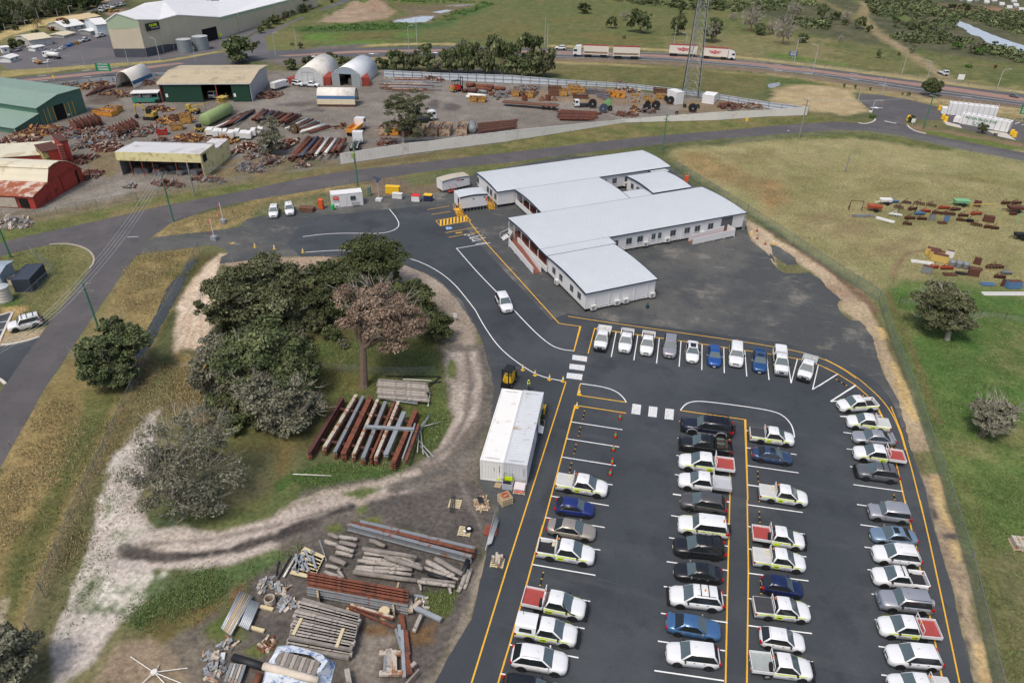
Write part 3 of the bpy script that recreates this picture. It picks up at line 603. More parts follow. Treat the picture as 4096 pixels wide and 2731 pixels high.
for a,b,c,d in[(115,888,-60,1000),(272,988,48,1133),(48,1133,125,1131),(133,1268,510,1262),(133,1268,210,1276),(163,1411,560,1470)]:bw.append(('C1',[(a,b),(c,d)]))
lines('bay_line',WHT,bw,0.12)
lines('white_line',WHT,[('A6',Z('487,1303 700,1275 950,1270 1200,1277 1330,1245 1378,1195 1340,1120 1280,1050')),('B2',Z('1025,215 1160,205 1290,198 1500,205 1700,232 1880,272 2040,345 2180,450 2280,570 2352,665')),('D',Z('1091,711 1112,750 1147,800 1195,838 1240,865 1297,876')),('B8',Z('240,655 440,684 530,722 580,770 598,802')),('B8',Z('1022,865 1060,815 1120,795 1200,793 1500,830 1740,868 1830,905 1890,970 1912,1035 1915,1078')),('D',Z('1048,570 1100,630 1160,690 1220,755 1262,792 1290,803 1318,806')),('D',[(1048,571),(1126,558)])],0.13,sm=3)
lines('white_line',WHT,[('A6',[(2020,1310),(2140,1288)]),('A6',[(2040,1332),(2165,1310)]),('D',[(1072,541),(1090,538)]),('D',[(1078,548),(1098,545)]),('D',[(1084,555),(1106,551)]),('D',[(1092,561),(1118,557)]),('D',[(293,545),(317,544)])],0.12)
mb=MB()
for t,q in[('B8',Z('178,430 292,443 288,485 172,467')),('B8',Z('155,500 274,513 268,555 150,540')),('B8',Z('134,570 256,583 248,628 128,612')),('B8',Z('648,813 715,822 706,900 637,890')),('B8',Z('777,832 843,840 835,920 768,912')),('B8',Z('905,850 973,858 966,940 897,932'))]:
 o=len(mb.v);mb.v+=[(p.x,p.y,ZL)for p in gl(t,q)];mb.face((o+3,o+2,o+1,o))
struct(mb.build('crossing_block',WORN,fix=False))
hat=MB()
q=gl('A6',Z('1708,1155 1985,1105 2027,1155 1747,1205'))
stripe(hat,q+[q[0]],0.13)
for i in range(9):
 t0=(i+0.3)/9.0;a=q[0].lerp(q[1],min(1,t0+0.13));b=q[3].lerp(q[2],max(0,t0-0.02));stripe(hat,[a,b],0.33)
struct(hat.build('hatched_marking',YEL,fix=False))
mb=MB();o=len(mb.v);q=gl('A6',Z('1792,1218 1842,1208 1860,1230 1808,1240'));mb.v+=[(p.x,p.y,ZL)for p in q];mb.face((3,2,1,0));struct(mb.build('accessible_bay_marking',BLU,fix=False))
mb=MB();c0=(q[0]+q[2])/2;ex=(q[1]-q[0]).normalized();ey=V((-ex.y,ex.x,0))
W3=lambda pts:[c0+ex*a+ey*b_ for a,b_ in pts]
stripe(mb,W3([(0.35*cos(a*0.6+2.2)-.1,0.35*sin(a*0.6+2.2)-.1)for a in range(8)]),0.10,ZL+.005);stripe(mb,W3([(-.15,.55),(-.1,.1),(.3,.1),(.5,-.4)]),0.12,ZL+.005)
struct(mb.build('wheelchair_symbol',WHT,fix=False))
lines('walker_symbol',YEL,[('A6',[(1890,1270),(1950,1262)])],.3)
for t,x,y in[('A6',2012,1296),('A6',2042,1328),('D',1068,540),('D',1080,548),('D',1087,554)]:
 ob=write('MC',0.3,None,WHT,(*g(t,x,y).to_2d(),ZL),(0,0,-1.1),'motorcycle_bay_lettering');struct(ob)
dash=[]
def along(t,pts,gap,ln):
 P=gl(t,pts);out=[]
 for a,b in zip(P[:-1],P[1:]):
  n_=int((b-a).length/gap)
  for k in range(n_):out.append([a+(b-a)*((k+.2)*gap/(b-a).length),a+(b-a)*(((k+.2)*gap+ln)/(b-a).length)])
 return out
mb=MB()
for P in along('A4',[(0,605-20),(700,668),(1400,778),(2352,900)],9,2.6)+along('A2',[(900,505),(1250,498),(1830,488)],8,2.5)+along('A1',[(0,742),(700,660),(1300,592)],8,2.4)+along('A1',[(0,786),(700,715),(1050,690)],8,2.4)+along('A4',Z('0,638 700,715 1400,845 2352,958'),9,2.6):stripe(mb,P,0.22,0.016)
for t,pts in[('A4',Z('0,628 700,708 1400,820 2352,945')),('A3',Z('400,500 900,515 1450,537 2352,618'))]:stripe(mb,gl(t,pts),0.18,0.022)
for t,pts in[('A3',Z('400,523 900,540 1500,563 2352,634')),('A4',Z('0,640 400,684 1400,846 2352,968')),('A3',[(420,455),(1450,494),(2352,580)])]:stripe(mb,gl(t,pts),0.14,0.016)
for t,x,y in[('A2',1080,496),('A2',540,520),('A2',1660,486),('A4',1900,845),('A4',1010,992)]:
 c0=g(t,x,y);c1=g(t,x+45,y+2);d=(c1-c0).normalized();nn=V((-d.y,d.x,0))
 stripe(mb,[c0,c1],0.3,0.016);o=len(mb.v);mb.v+=[tuple((c0+nn*.8).to_2d())+(0.017,),tuple((c0-d*2.2).to_2d())+(0.017,),tuple((c0-nn*.8).to_2d())+(0.017,)];mb.face((o,o+1,o+2))
for t,x0,y0,x1,y1 in[('A4',1070,1113,1110,1122),('A4',1112,1122,1150,1130),('A4',1150,1130,1180,1134),('A4',180,1200,192,1204)]:stripe(mb,gl(t,[(x0,y0),(x1,y1)]),0.35,0.016)
for t,x0,y0,x1,y1 in[('A4',2200,1120,2245,1105),('A4',2270,1138,2315,1124),('A4',2330,1150,2352,1145)]:stripe(mb,gl(t,[(x0,y0),(x1,y1)]),0.2,0.016)
for a,b in[((0,862),(85,848)),((0,942),(60,930)),((0,1020),(30,1012)),((85,848),(0,1060))]:stripe(mb,gl('B1',[a,b]),0.12,0.022)
struct(mb.build('road_marking',WHT,fix=False))
for o_ in bpy.data.objects:
 if o_.name.split('.')[0]in('crossing_block','hatched_marking','accessible_bay_marking','wheelchair_symbol','walker_symbol','road_marking'):
  for p in o_.data.polygons:
   if p.normal.z<0:p.flip()
   # ================================================================ CARS
GLASS=mat('car_glass',(36,40,42),0.06,0,0.1,2,spec=0.8);WSCREEN=mat('windscreen_sky_tint',(84,98,102),0.05,0,0.12,3,spec=0.9);TYRE=mat('tyre_rubber',(26,26,27),0.85);RIM=mat('alloy_rim',(176,178,180),0.35,0.6)  # windscreen base colour is lightened to carry the sky's reflection
RIMD=mat('dark_rim',(44,44,46),0.5,0.3);TRIM=mat('black_trim',(30,31,33),0.6);LAMPW=mat('headlamp_glass',(205,212,216),0.12,spec=0.8);LAMPR=mat('taillamp_red',(168,24,26),0.25)
CHROME=mat('chrome',(205,208,212),0.15,0.9);LIME=mat('lime_reflective',(226,244,44),0.5);SIGNY=mat('lime_sign',(214,240,20),0.6);INK=mat('black_ink',(22,22,22),0.7)
BEACON=mat('amber_beacon',(232,130,30),0.3);PLATE=mat('number_plate',(222,222,206),0.5);LOGO=mat('logo_grey',(130,132,140),0.6);LOGOR=mat('logo_red',(188,60,50),0.6);HIVIS=mat('hivis_green',(110,220,50),0.8)
REDTRAY=mat('red_rubber_mat',(162,70,66),0.9,var=0.1,scale=2);ALU=mat('tray_alloy',(206,208,210),0.4,0.3,var=0.06);GREYTRAY=mat('grey_tray_floor',(158,166,164),0.8,var=0.1,scale=3);BLACKMAT=mat('black_liner',(38,38,42),0.8);TONNEAU=mat('tonneau_cover',(62,62,66),0.7);PALEMAT=mat('pale_tub_cover',(196,197,194),0.6,var=0.06)
PAINT={}
def paint(name,c,metal=0.0,r=0.28):
 PAINT[name]=mat('paint_'+name,c,r,metal,0.02,1,coat=0.6);return PAINT[name]
paint('white',(228,230,231));paint('silver',(178,180,186),0.5,0.35);paint('lavender_silver',(164,162,170),0.4,.35);paint('grey',(96,94,94),0.4,.35);paint('gunmetal',(112,114,118),.4,.35);paint('black',(30,31,34));paint('navy',(30,42,84),.2);paint('blue',(38,52,118),.2);paint('bright_blue',(38,84,156),.2);paint('commodore_blue',(40,80,130),.2);paint('slate_blue',(62,80,112),.4);paint('steel_blue',(78,120,166),.4);paint('ice_blue',(138,160,182),.5,.35);paint('champagne',(176,168,156),.5,.35);paint('darkblue4x4',(36,40,56),.2)
KIND={'ute':dict(W=1.86,H=1.80,wb=3.09,xf=2.52,xr=-2.82,wr=0.38,st=[(2.54,.50,.36,.76),(2.50,.64,.30,.88),(2.36,.80,.26,.98),(2.02,.90,.25,1.06),(1.30,.93,.25,1.14),(.2,.93,.27,1.12),(-.98,.93,.29,1.12),(-1.03,.92,.3,1.11)],gh=(1.36,.46,-.70,-1.00,1.11,1.80,.91,.68),split=[.02]),'suv':dict(W=1.90,H=1.80,wb=2.80,xf=2.38,xr=-2.42,wr=0.38,st=[(2.40,.48,.36,.74),(2.36,.64,.28,.86),(2.22,.80,.25,.96),(1.88,.92,.24,1.05),(1.10,.95,.24,1.13),(0,.95,.25,1.12),(-1.6,.95,.27,1.13),(-2.12,.90,.3,1.13),(-2.34,.80,.36,1.08),(-2.42,.66,.44,.95)],gh=(1.18,.28,-1.78,-2.26,1.10,1.80,.92,.70),split=[.05,-.95]),'bigsuv':dict(W=1.92,H=1.88,wb=2.80,xf=2.36,xr=-2.46,wr=0.41,st=[(2.38,.58,.40,.82),(2.34,.74,.34,.96),(2.20,.87,.3,1.06),(1.9,.94,.28,1.13),(1.0,.96,.28,1.18),(0,.96,.28,1.16),(-1.6,.96,.3,1.17),(-2.35,.93,.34,1.17),(-2.46,.88,.42,1.0)],gh=(1.02,.42,-2.12,-2.36,1.15,1.88,.93,.74),split=[.02,-.95]),'boxsuv':dict(W=1.85,H=1.72,wb=2.64,xf=2.16,xr=-2.24,wr=0.36,st=[(2.16,.78,.36,.84),(2.10,.88,.28,.98),(1.8,.91,.26,1.04),(.95,.92,.26,1.08),(0,.92,.26,1.08),(-1.5,.92,.28,1.08),(-2.15,.91,.3,1.08),(-2.24,.88,.4,.98)],gh=(.98,.50,-2.00,-2.16,1.06,1.72,.89,.74),split=[.10,-.75]),'sedan':dict(W=1.84,H=1.46,wb=2.80,xf=2.34,xr=-2.46,wr=0.33,st=[(2.36,.46,.3,.58),(2.31,.62,.24,.66),(2.16,.78,.19,.76),(1.85,.89,.18,.84),(1.05,.92,.18,.93),(0,.92,.19,.93),(-1.2,.92,.2,.96),(-1.75,.89,.22,.98),(-2.2,.80,.26,.97),(-2.40,.68,.32,.92),(-2.47,.54,.4,.76)],gh=(1.08,.20,-.95,-1.82,.92,1.46,.88,.62),split=[-.12]),'hatch':dict(W=1.76,H=1.48,wb=2.55,xf=2.02,xr=-2.02,wr=0.32,st=[(2.04,.44,.3,.60),(2.0,.60,.24,.70),(1.86,.75,.2,.80),(1.55,.85,.18,.88),(.92,.88,.18,.97),(0,.88,.19,.97),(-1.3,.88,.2,1.0),(-1.75,.82,.24,1.0),(-1.94,.72,.3,.94),(-2.03,.58,.4,.78)],gh=(.98,.25,-1.25,-1.90,.95,1.48,.84,.62),split=[-.15]),'wagon':dict(W=1.92,H=1.68,wb=2.82,xf=2.40,xr=-2.40,wr=0.37,st=[(2.42,.46,.34,.70),(2.38,.62,.27,.80),(2.22,.80,.23,.90),(1.9,.92,.22,.99),(1.1,.95,.22,1.06),(0,.95,.23,1.06),(-1.6,.95,.25,1.09),(-2.10,.88,.3,1.08),(-2.32,.78,.36,1.02),(-2.41,.62,.44,.88)],gh=(1.16,.28,-1.55,-2.25,1.04,1.68,.91,.66),split=[.02,-.95]),}
CACHE={}
def part(key,name,make,mats,parent):
 k=(key,name)
 if k in CACHE:return link(name,CACHE[k],parent)
 mb=MB();make(mb);o=mb.build(name,mats,parent);CACHE[k]=o.data;return o
def bevel(o,off=0.05,seg=2,ang=25):
 me=o.data;bm=bmesh.new();bm.from_mesh(me)
 ed=[e for e in bm.edges if len(e.link_faces)==2 and e.calc_face_angle(0)>radians(ang)]
 bmesh.ops.bevel(bm,geom=ed,offset=off,segments=seg,affect='EDGES',clamp_overlap=True)
 for f in bm.faces:f.smooth=True
 bm.to_mesh(me);bm.free()
def ring(x,w_,zb,zt):
 zm=zb+(zt-zb)*0.55;h=[(.80*w_,zb),(.97*w_,zb+.10),(w_,zm),(.975*w_,zt-.09),(.87*w_,zt-.01),(.45*w_,zt+.025)]
 return[(x,y,z)for y,z in h]+[(x,-y,z)for y,z in h[::-1]]
def interp(st,x):
 for a,b in zip(st[:-1],st[1:]):
  if b[0]<=x<=a[0]:
   t=(a[0]-x)/(a[0]-b[0]);return a[1]+(b[1]-a[1])*t,a[3]+(b[3]-a[3])*t
 return st[-1][1],st[-1][3]
def ghpt(k,t,end,y=1.0):
 xw0,xw1,xr1,xr0,zb,zr,wb_,wt=k['gh'];zt=zr-.05
 w_=wb_+(wt-wb_)*t
 x=xw0+(xw1-xw0)*t if end=='f' else xr0+(xr1-xr0)*t
 return V((x,w_*y,zb+(zt-zb)*t))
def car(kind,col,label,pose,o=None,cat='car',group='cars parked in the bays'):
 o=o or{};k=KIND[kind];st=k['st'];P=PAINT[col]
 loc,rz,sc=pose
 root=thing(o.get('name',{'ute':'dual_cab_ute','suv':'sports_utility_car','bigsuv':'four_wheel_drive','boxsuv':'sports_utility_car','sedan':'sedan','hatch':'hatchback','wagon':'station_wagon'}[kind]),label,cat,loc,rz,group,sc)
 W2=k['W']/2;wb=k['wb'];wr=k['wr']*o.get('wr',1)
 key=(kind,col,o.get('two',None))
 xw0,xw1,xr1,xr0,zb,zr,wbw,wt=k['gh']
 def body(m):
  m.smooth=True;m.loft([ring(*s_)for s_ in st])
  m.smooth=False
  m.mi=1
  for sx in(wb/2,-wb/2):
   if sx<st[-1][0]:continue
   for sy in(-1,1):
    w_,_=interp(st,sx)
    n_=14;oo=len(m.v);R_=wr+.09
    for j in range(n_):
     a=pi*(j/(n_-1))*1.16-.25;m.v.append((sx+R_*cos(a),sy*(w_+.008),wr+R_*sin(a)))
    f=list(range(oo,oo+n_));m.face(f if sy<0 else f[::-1])
  m.b0(st[-1][0]+.15,st[0][0]-.2,-W2*.8,W2*.8,.18,.3)
  m.mi=0
 o2=o.get('two')
 b=part(key,'body',body,[PAINT[o2]if o2 else P,TRIM],root)
 if(key,'gh')not in CACHE:
  m=MB();e=.10
  B=[(xw0,wbw,zb),(xr0,wbw,zb),(xr0,-wbw,zb),(xw0,-wbw,zb)];T=[(xw1,wt,zr-.05),(xr1,wt,zr-.05),(xr1,-wt,zr-.05),(xw1,-wt,zr-.05)]
  U=[(xw1-e,wt-e,zr),(xr1+e,wt-e,zr),(xr1+e,-wt+e,zr),(xw1-e,-wt+e,zr)]
  m.loft([B,T,U]);c=m.build('cab',P);bevel(c,.11,3,8);c.parent=root;CACHE[(key,'gh')]=c.data
 else:link('cab',CACHE[(key,'gh')],root)
 def wscreen(m,end):
  q=[]
  for t,y in((.03,.90),(.03,-.90),(.93,-.88),(.93,.88)):q.append(ghpt(k,t,end,y))
  n_=(q[1]-q[0]).cross(q[2]-q[1]).normalized();n_=n_ if(n_.x>0)==(end=='f')else-n_
  m.add([p+n_*.02 for p in q]+[p-n_*.03 for p in q],HEXA)
 part(kind,'windscreen',lambda m:wscreen(m,'f'),WSCREEN,root);part(kind,'rear_window',lambda m:wscreen(m,'r'),GLASS,root)
 def sidew(m,sy):
  xs=['f','r']
  for a,c in zip(xs[:-1],xs[1:]):
   q=[]
   for t,e_ in((.07,0),(.07,1),(.88,1),(.88,0)):
    v=(a,c)[e_]
    if v=='f':p=ghpt(k,t,'f',sy);p.x-=.13
    elif v=='r':p=ghpt(k,t,'r',sy);p.x+=.13
    else:p=ghpt(k,t,'f',sy);p.x=v+(-.035 if e_==0 else .035)
    q.append(p+V((0,sy*.016,.006)))
   m.add(q+[p-V((0,sy*.04,0))for p in q],HEXA)
 for sy in(1,-1):part((kind,sy),'side_window',lambda m:sidew(m,sy),GLASS,root)
 rim=RIMD if o.get('rim')=='dark' else RIM
 for sx in(wb/2,-wb/2):
  for sy in(1,-1):
   def tyre(m):
    m.smooth=True
    prof=[(wr*.66,-.105),(wr*.93,-.115),(wr,-.07),(wr,.07),(wr*.93,.115),(wr*.66,.105)]
    n_=18;oo=len(m.v)
    for r_,y in prof:
     for j in range(n_):a=2*pi*j/n_;m.v.append((r_*cos(a),y,r_*sin(a)))
    for i in range(6):
     for j in range(n_):m.face((oo+i*n_+j,oo+i*n_+(j+1)%n_,oo+((i+1)%6)*n_+(j+1)%n_,oo+((i+1)%6)*n_+j))
   def rimf(m):
    m.disc((0,0,0),(0,1,0),wr*.66,.12,16)
    for j in range(5):
     a=2*pi*j/5;ca_,sa_=cos(a),sin(a)
     for s2 in(-1,1):m.tube([(ca_*wr*.1,s2*.065,sa_*wr*.1),(ca_*wr*.6,s2*.07,sa_*wr*.6)],.035,4)
    m.mi=1
    for s2 in(-1,1):
     for j in range(5):
      a=2*pi*(j+.5)/5;m.disc((cos(a)*wr*.42,s2*.058,sin(a)*wr*.42),(0,1,0),wr*.13,.012,8)
    m.mi=0
   wl=part(('w',wr),'wheel',tyre,TYRE,root);wl.location=(sx,sy*(W2-.13),wr)
   part(('r',wr,o.get('rim')),'rim',rimf,[rim,TRIM],wl)
 xf=st[0][0];z_h=st[1][3]-.12
 for sy in(1,-1):
  w1,_=interp(st,st[1][0]);w2,_=interp(st,st[2][0])
  hl=[(xf-.03,sy*w1*.58,z_h-.06),(xf-.42,sy*w2*1.0,z_h+.0),(xf-.46,sy*w2*1.0,z_h+.14),(xf-.08,sy*w1*.64,z_h+.08)]
  part((kind,sy),'headlight',lambda m:m.add(hl+[(p[0]-.12,p[1]*.85,p[2])for p in hl],HEXA),LAMPW,root)
  part((kind,sy),'wing_mirror',lambda m:(m.box((xw0-.38,sy*(wbw+.12),zb+.08),(.14,.22,.16),0,0,.85),m.box((xw0-.38,sy*(wbw+.0),zb+.04),(.06,.12,.05))),P if o.get('mir')!='black' else TRIM,root)
  if kind!='ute':
   xr_=st[-2][0];wz,zz=interp(st,xr_)
   part((kind,sy),'taillight',lambda m:m.box((xr_+.02,sy*(wz-.10),zz-.16),(.36,.26,.22 if kind not in('sedan',)else .16)),LAMPR,root)
 def grille(m):
  w_=st[1][1];m.box((xf-.02,0,z_h-.03),(.07,w_*1.05,.17));m.box((xf-.03,0,z_h-.30),(.06,w_*1.2,.14))
 part((kind,o.get('grille')),'grille',grille,CHROME if o.get('grille')=='chrome' else TRIM,root)
 part(kind,'number_plate',lambda m:m.box((xf+.02,0,z_h-.22),(.03,.37,.12)),PLATE,root)
 if kind!='ute':
  part((kind,'rear'),'number_plate',lambda m:m.box((k['xr']-.005,0,st[-1][3]-.16),(.03,.37,.12)),PLATE,root)
  [part((kind,'dh',x,sy),'door_handle',lambda m:m.box((x,sy*(W2+.005),zb-.13),(.18,.03,.035)),P if col!='white' else ALU,root)for x in(-.05,-.95)for sy in(1,-1)]
 part(kind,'aerial',lambda m:m.tube([(xw1-.3,0,zr-.01),(xw1-.55,0,zr+.18)],.008,4),TRIM,root)
 bed=o.get('bed')
 if kind=='ute':
  if bed in('tub','cover','canopy'):
   def tub(m):
    for sy in(1,-1):
     m.smooth=True
     m.loft([[(x,sy*(y),z)for y,z in((.76,.34),(.93,.42),(.935,.8),(.925,1.10),(.84,1.12),(.80,1.06),(.80,.5))]for x in(-1.06,-2.70,-2.80)]);m.smooth=False
    m.b0(-1.12,-1.05,-.80,.80,.5,1.10);m.b0(-2.84,-2.76,-.86,.86,.45,1.12);m.b0(-2.80,-1.05,-.8,.8,.46,.60)
    m.mi=1;m.b0(-2.92,-2.78,-.85,.85,.40,.54)
    for sy in(-1,1):
     n_=14;oo=len(m.v);R_=wr+.09
     for j in range(n_):
      a=pi*(j/(n_-1))*1.16-.25;m.v.append((-wb/2+R_*cos(a),sy*.943,wr+R_*sin(a)))
     f=list(range(oo,oo+n_));m.face(f if sy<0 else f[::-1])
    m.mi=0
   tb=part(('tub',col),'tub',tub,[P,TRIM],root)
   for sy in(1,-1):part(('utl',sy),'taillight',lambda m:m.box((-2.74,sy*.86,.92),(.16,.18,.30)),LAMPR,root)
   if bed=='tub':part(('liner',o.get('liner')),'tub_liner',lambda m:m.b0(-2.74,-1.13,-.785,.785,.602,.64),BLACKMAT if o.get('liner')!='pale' else PALEMAT,tb)
   elif bed=='cover':part(('tc',o.get('cover','black')),'tonneau',lambda m:m.b0(-2.78,-1.07,-.84,.84,1.09,1.145),TONNEAU if o.get('cover','black')=='black' else PALEMAT,tb)
   else:
    cn=part(('canopy',),'canopy',lambda m:m.loft([[(x,y*s_,z)for y,z in((.92,1.12),(.74,1.78),(.5,1.84),(-.5,1.84),(-.74,1.78),(-.92,1.12))]for x,s_ in((-.98,1),(-2.62,1),(-2.80,.97))]),P,root)
    for sy in(1,-1):part(('cw',sy),'canopy_window',lambda m:m.add([(-1.3,sy*.895,1.26),(-2.45,sy*.895,1.26),(-2.4,sy*.80,1.62),(-1.35,sy*.80,1.62),(-1.3,sy*.86,1.26),(-2.45,sy*.86,1.26),(-2.4,sy*.77,1.62),(-1.35,sy*.77,1.62)],HEXA),GLASS,cn)
  elif bed=='tray':
   tr=part(('tray',o.get('tp','white')),'tray',lambda m:(m.b0(-3.0,-1.12,-.95,.95,.82,.90),m.b0(-3.0,-1.12,.91,.96,.90,1.16),m.b0(-3.0,-1.12,-.96,-.91,.90,1.16),m.b0(-3.03,-2.98,-.96,.96,.86,1.16),m.b0(-3.0,-1.15,-.45,-.35,.5,.82),m.b0(-3.0,-1.15,.35,.45,.5,.82)),PAINT['white']if o.get('tp','white')=='white' else ALU,root)
   fl={'red':REDTRAY,'grey':GREYTRAY,'alloy':ALU,'white':PALEMAT}[o.get('floor','red')]
   part(('tf',o.get('floor','red')),'tray_floor',lambda m:m.b0(-2.96,-1.16,-.90,.90,.902,.93),fl,tr)
   part(('hb',),'headboard',lambda m:(m.b0(-1.16,-1.10,-.93,-.85,.9,1.86),m.b0(-1.16,-1.10,.85,.93,.9,1.86),m.b0(-1.16,-1.10,-.93,.93,1.80,1.87),m.b0(-1.16,-1.10,-.93,.93,1.2,1.26),m.b0(-1.16,-1.10,-.03,.03,1.2,1.8)),PAINT['white']if o.get('tp','white')=='white' else ALU,root)
   part(('mg',),'mudguard',lambda m:[m.box((-wb/2,sy*.78,.78),(.95,.28,.04))for sy in(1,-1)],TRIM,root)
   for sy in(1,-1):part(('ttl',sy),'taillight',lambda m:m.box((-3.03,sy*.78,.76),(.06,.3,.12)),LAMPR,root)
   if o.get('spare'):
    sp=part(('sp',wr),'spare_wheel',lambda m:(m.pipe((-1.24,0,0),(-1.44,0,0),wr,wr*.45,16)),TYRE,root);sp.location=(0,o['spare'],.93+wr)
 if o.get('stripe'):
  def strp(m,sy):
   if 1:
    xs=[1.9,1.3,.2,-.98]if kind=='ute' else[1.9,1.0,0,-1.3,-2.2]
    for a,c in zip(xs[:-1],xs[1:]):
     ya,za=interp(st,a);yc,zc=interp(st,c)
     m.add([(a,sy*(ya*.988+.012),za-.19),(c,sy*(yc*.988+.014),zc-.19),(c,sy*(yc*.975+.016),zc-.07),(a,sy*(ya*.975+.016),za-.07)],[(0,1,2,3)])
    if kind=='ute' and bed in('tub','cover','canopy'):m.add([(-1.06,sy*.946,.92),(-2.70,sy*.946,.90),(-2.70,sy*.938,1.02),(-1.06,sy*.938,1.04)],[(0,1,2,3)])
  [part((kind,bed in('tub','cover','canopy'),sy),'reflective_stripe',lambda m:strp(m,sy),LIME,root)for sy in(1,-1)]
 sgn=o.get('sign')
 if sgn:
  vis=o['vis']
  for sy in(vis,-vis):
   x0=-.55 if sgn.get('x')is None else sgn['x']
   y_,_=interp(st,x0)
   if sgn.get('panel',True):
    pn=part(('sign',sy,x0),'sign_panel',lambda m:m.box((x0,sy*(y_+.014),.71),(.66,.012,.31)),SIGNY,root)
    write(sgn['t'],.22,root,INK,(x0,sy*(y_+.022),.71),(pi/2,0,pi if sy>0 else 0),'sign_lettering',.002,.15 if sgn.get('it')else 0,.012,.72 if len(sgn['t'])<6 else .55)
   else:write(sgn['t'],.13,root,mat('navy_ink',(40,50,120),.7),(x0,sy*(y_+.015),.70),(pi/2,0,pi if sy>0 else 0),'sign_lettering',.002,0,.004)
 if o.get('logo'):
  def lg(m,sy):
   if 1:
    y_,_=interp(st,.5);oo=len(m.v);n_=16
    for r_ in(1,.78):
     for j in range(n_):a=2*pi*j/n_;m.v.append((.55+.36*r_*cos(a),sy*(y_+.014),.68+.10*r_*sin(a)))
    for j in range(n_):m.mi=1 if 2<j<7 else 0;m.face((oo+j,oo+(j+1)%n_,oo+n_+(j+1)%n_,oo+n_+j))
    m.mi=0
    m.box((.55,sy*(y_+.012),.68),(.36,.008,.035))
  [part((kind,sy),'door_logo',lambda m:lg(m,sy),[LOGO,LOGOR],root)for sy in(1,-1)]
 for tx in o.get('text',[]):
  y_,_=interp(st,tx[2])
  for sy in(1,-1):write(tx[0],tx[1],root,MATS.get(tx[4]if len(tx)>4 else 'black_ink',INK),(tx[2],sy*(y_+.015),tx[3]),(pi/2,0,pi if sy>0 else 0),'door_lettering',.002)
 if o.get('beacon'):
  bx,by=o['beacon']if isinstance(o['beacon'],tuple)else(-.86,.35)
  part(('bc',bx,by),'beacon',lambda m:(m.disc((bx,by,zr+.07),(0,0,1),.075,.14,8),m.box((bx,by,zr+.0),(.14,.16,.03))),BEACON,root)
 if o.get('boxes'):part(('bx',),'tool_box',lambda m:(m.box((-1.35,.55,1.23),(.3,.28,.17)),m.box((-1.35,.15,1.22),(.28,.3,.14))),mat('cream_box',(214,206,178),.7),root)
 if o.get('frame'):part(('fr',),'cab_guard',lambda m:(m.tube([(-1.1,-.8,1.1),(-1.1,-.76,1.83),(-1.1,.76,1.83),(-1.1,.8,1.1)],.035,6),m.tube([(-1.1,-.78,1.45),(-1.1,.78,1.45)],.02,5),*[m.tube([(-1.1,y,1.1),(-1.1,y,1.83)],.015,4)for y in(-.5,-.25,0,.25,.5)]),PAINT['white'],root)
 if o.get('rails'):part((kind,'rails',o['rails']),'roof_rail',lambda m:[m.tube([(xw1-.2,sy*(wt-.06),zr+.0),(xw1-.35,sy*(wt-.06),zr+.06),(xr1+.3,sy*(wt-.06),zr+.06),(xr1+.15,sy*(wt-.06),zr+.0)],.022,5)for sy in(1,-1)],TRIM if o['rails']=='black' else ALU,root)
 if o.get('bars'):part((kind,'bars',tuple(o['bars'])),'roof_rack',lambda m:[(m.box((x,0,zr+.09),(.08,wt*2-.04,.045)),m.box((x,wt-.1,zr+.04),(.1,.06,.09)),m.box((x,-wt+.1,zr+.04),(.1,.06,.09)))for x in o['bars']],TRIM,root)
 if o.get('bull'):
  mm_=CHROME if o['bull']=='chrome' else TRIM
  part((kind,'bull',o['bull']),'bull_bar',lambda m:(m.box((xf+.05,0,.52),(.28,1.72,.24)),m.tube([(xf+.12,-.62,.6),(xf+.14,-.55,1.12),(xf+.14,.55,1.12),(xf+.12,.62,.6)],.038,6),m.tube([(xf+.10,-.9,.62),(xf-.02,-.86,.94),(xf+.14,-.5,1.0),(xf+.14,.5,1.0),(xf-.02,.86,.94),(xf+.10,.9,.62)],.03,6),m.tube([(xf+.13,-.2,.6),(xf+.14,-.2,1.1)],.03,5),m.tube([(xf+.13,.2,.6),(xf+.14,.2,1.1)],.03,5)),mm_,root)
 if o.get('snorkel'):part((kind,'sn',o['snorkel']),'snorkel',lambda m:m.tube([(1.75,o['snorkel']*.92,.98),(1.35,o['snorkel']*.97,1.16),(1.12,o['snorkel']*.93,1.3),(.62,o['snorkel']*.78,1.78),(.62,o['snorkel']*.78,1.95)],.055,6),TRIM,root)
 if o.get('sunroof'):part((kind,'sr',str(o['sunroof'])),'sunroof',lambda m:m.box(((xw1+xr1)/2+(.22 if o['sunroof']!='full' else 0),0,zr+.006),(.55 if o['sunroof']!='full' else(xw1-xr1)*.9,wt*1.25,.03)),GLASS,root)
 if o.get('spoiler'):part((kind,'spo',col),'spoiler',lambda m:(m.box((xr0-.38,0,st[-2][3]+.16),(.26,1.5,.04)),m.box((xr0-.36,.6,st[-2][3]+.08),(.1,.06,.16)),m.box((xr0-.36,-.6,st[-2][3]+.08),(.1,.06,.16)))if kind=='sedan' else m.box((xr0+.02,0,zr-.06),(.35,1.2,.05)),P,root)
 if o.get('rearspare'):part((kind,'rs',str(o['rearspare'])),'spare_wheel',lambda m:m.disc((k['xr']-.12,0,.95),(1,0,0),.37,.24,16),P if o['rearspare']=='cover' else TYRE,root)
 if o.get('vest'):part((kind,'vest',o['vest']),'hivis_vest',lambda m:m.add([(-.15,o['vest']*(.86),1.2),(-.45,o['vest']*(.86),1.2),(-.42,o['vest']*(.81),1.42),(-.2,o['vest']*(.81),1.42)],[(0,1,2,3)]),HIVIS,root)
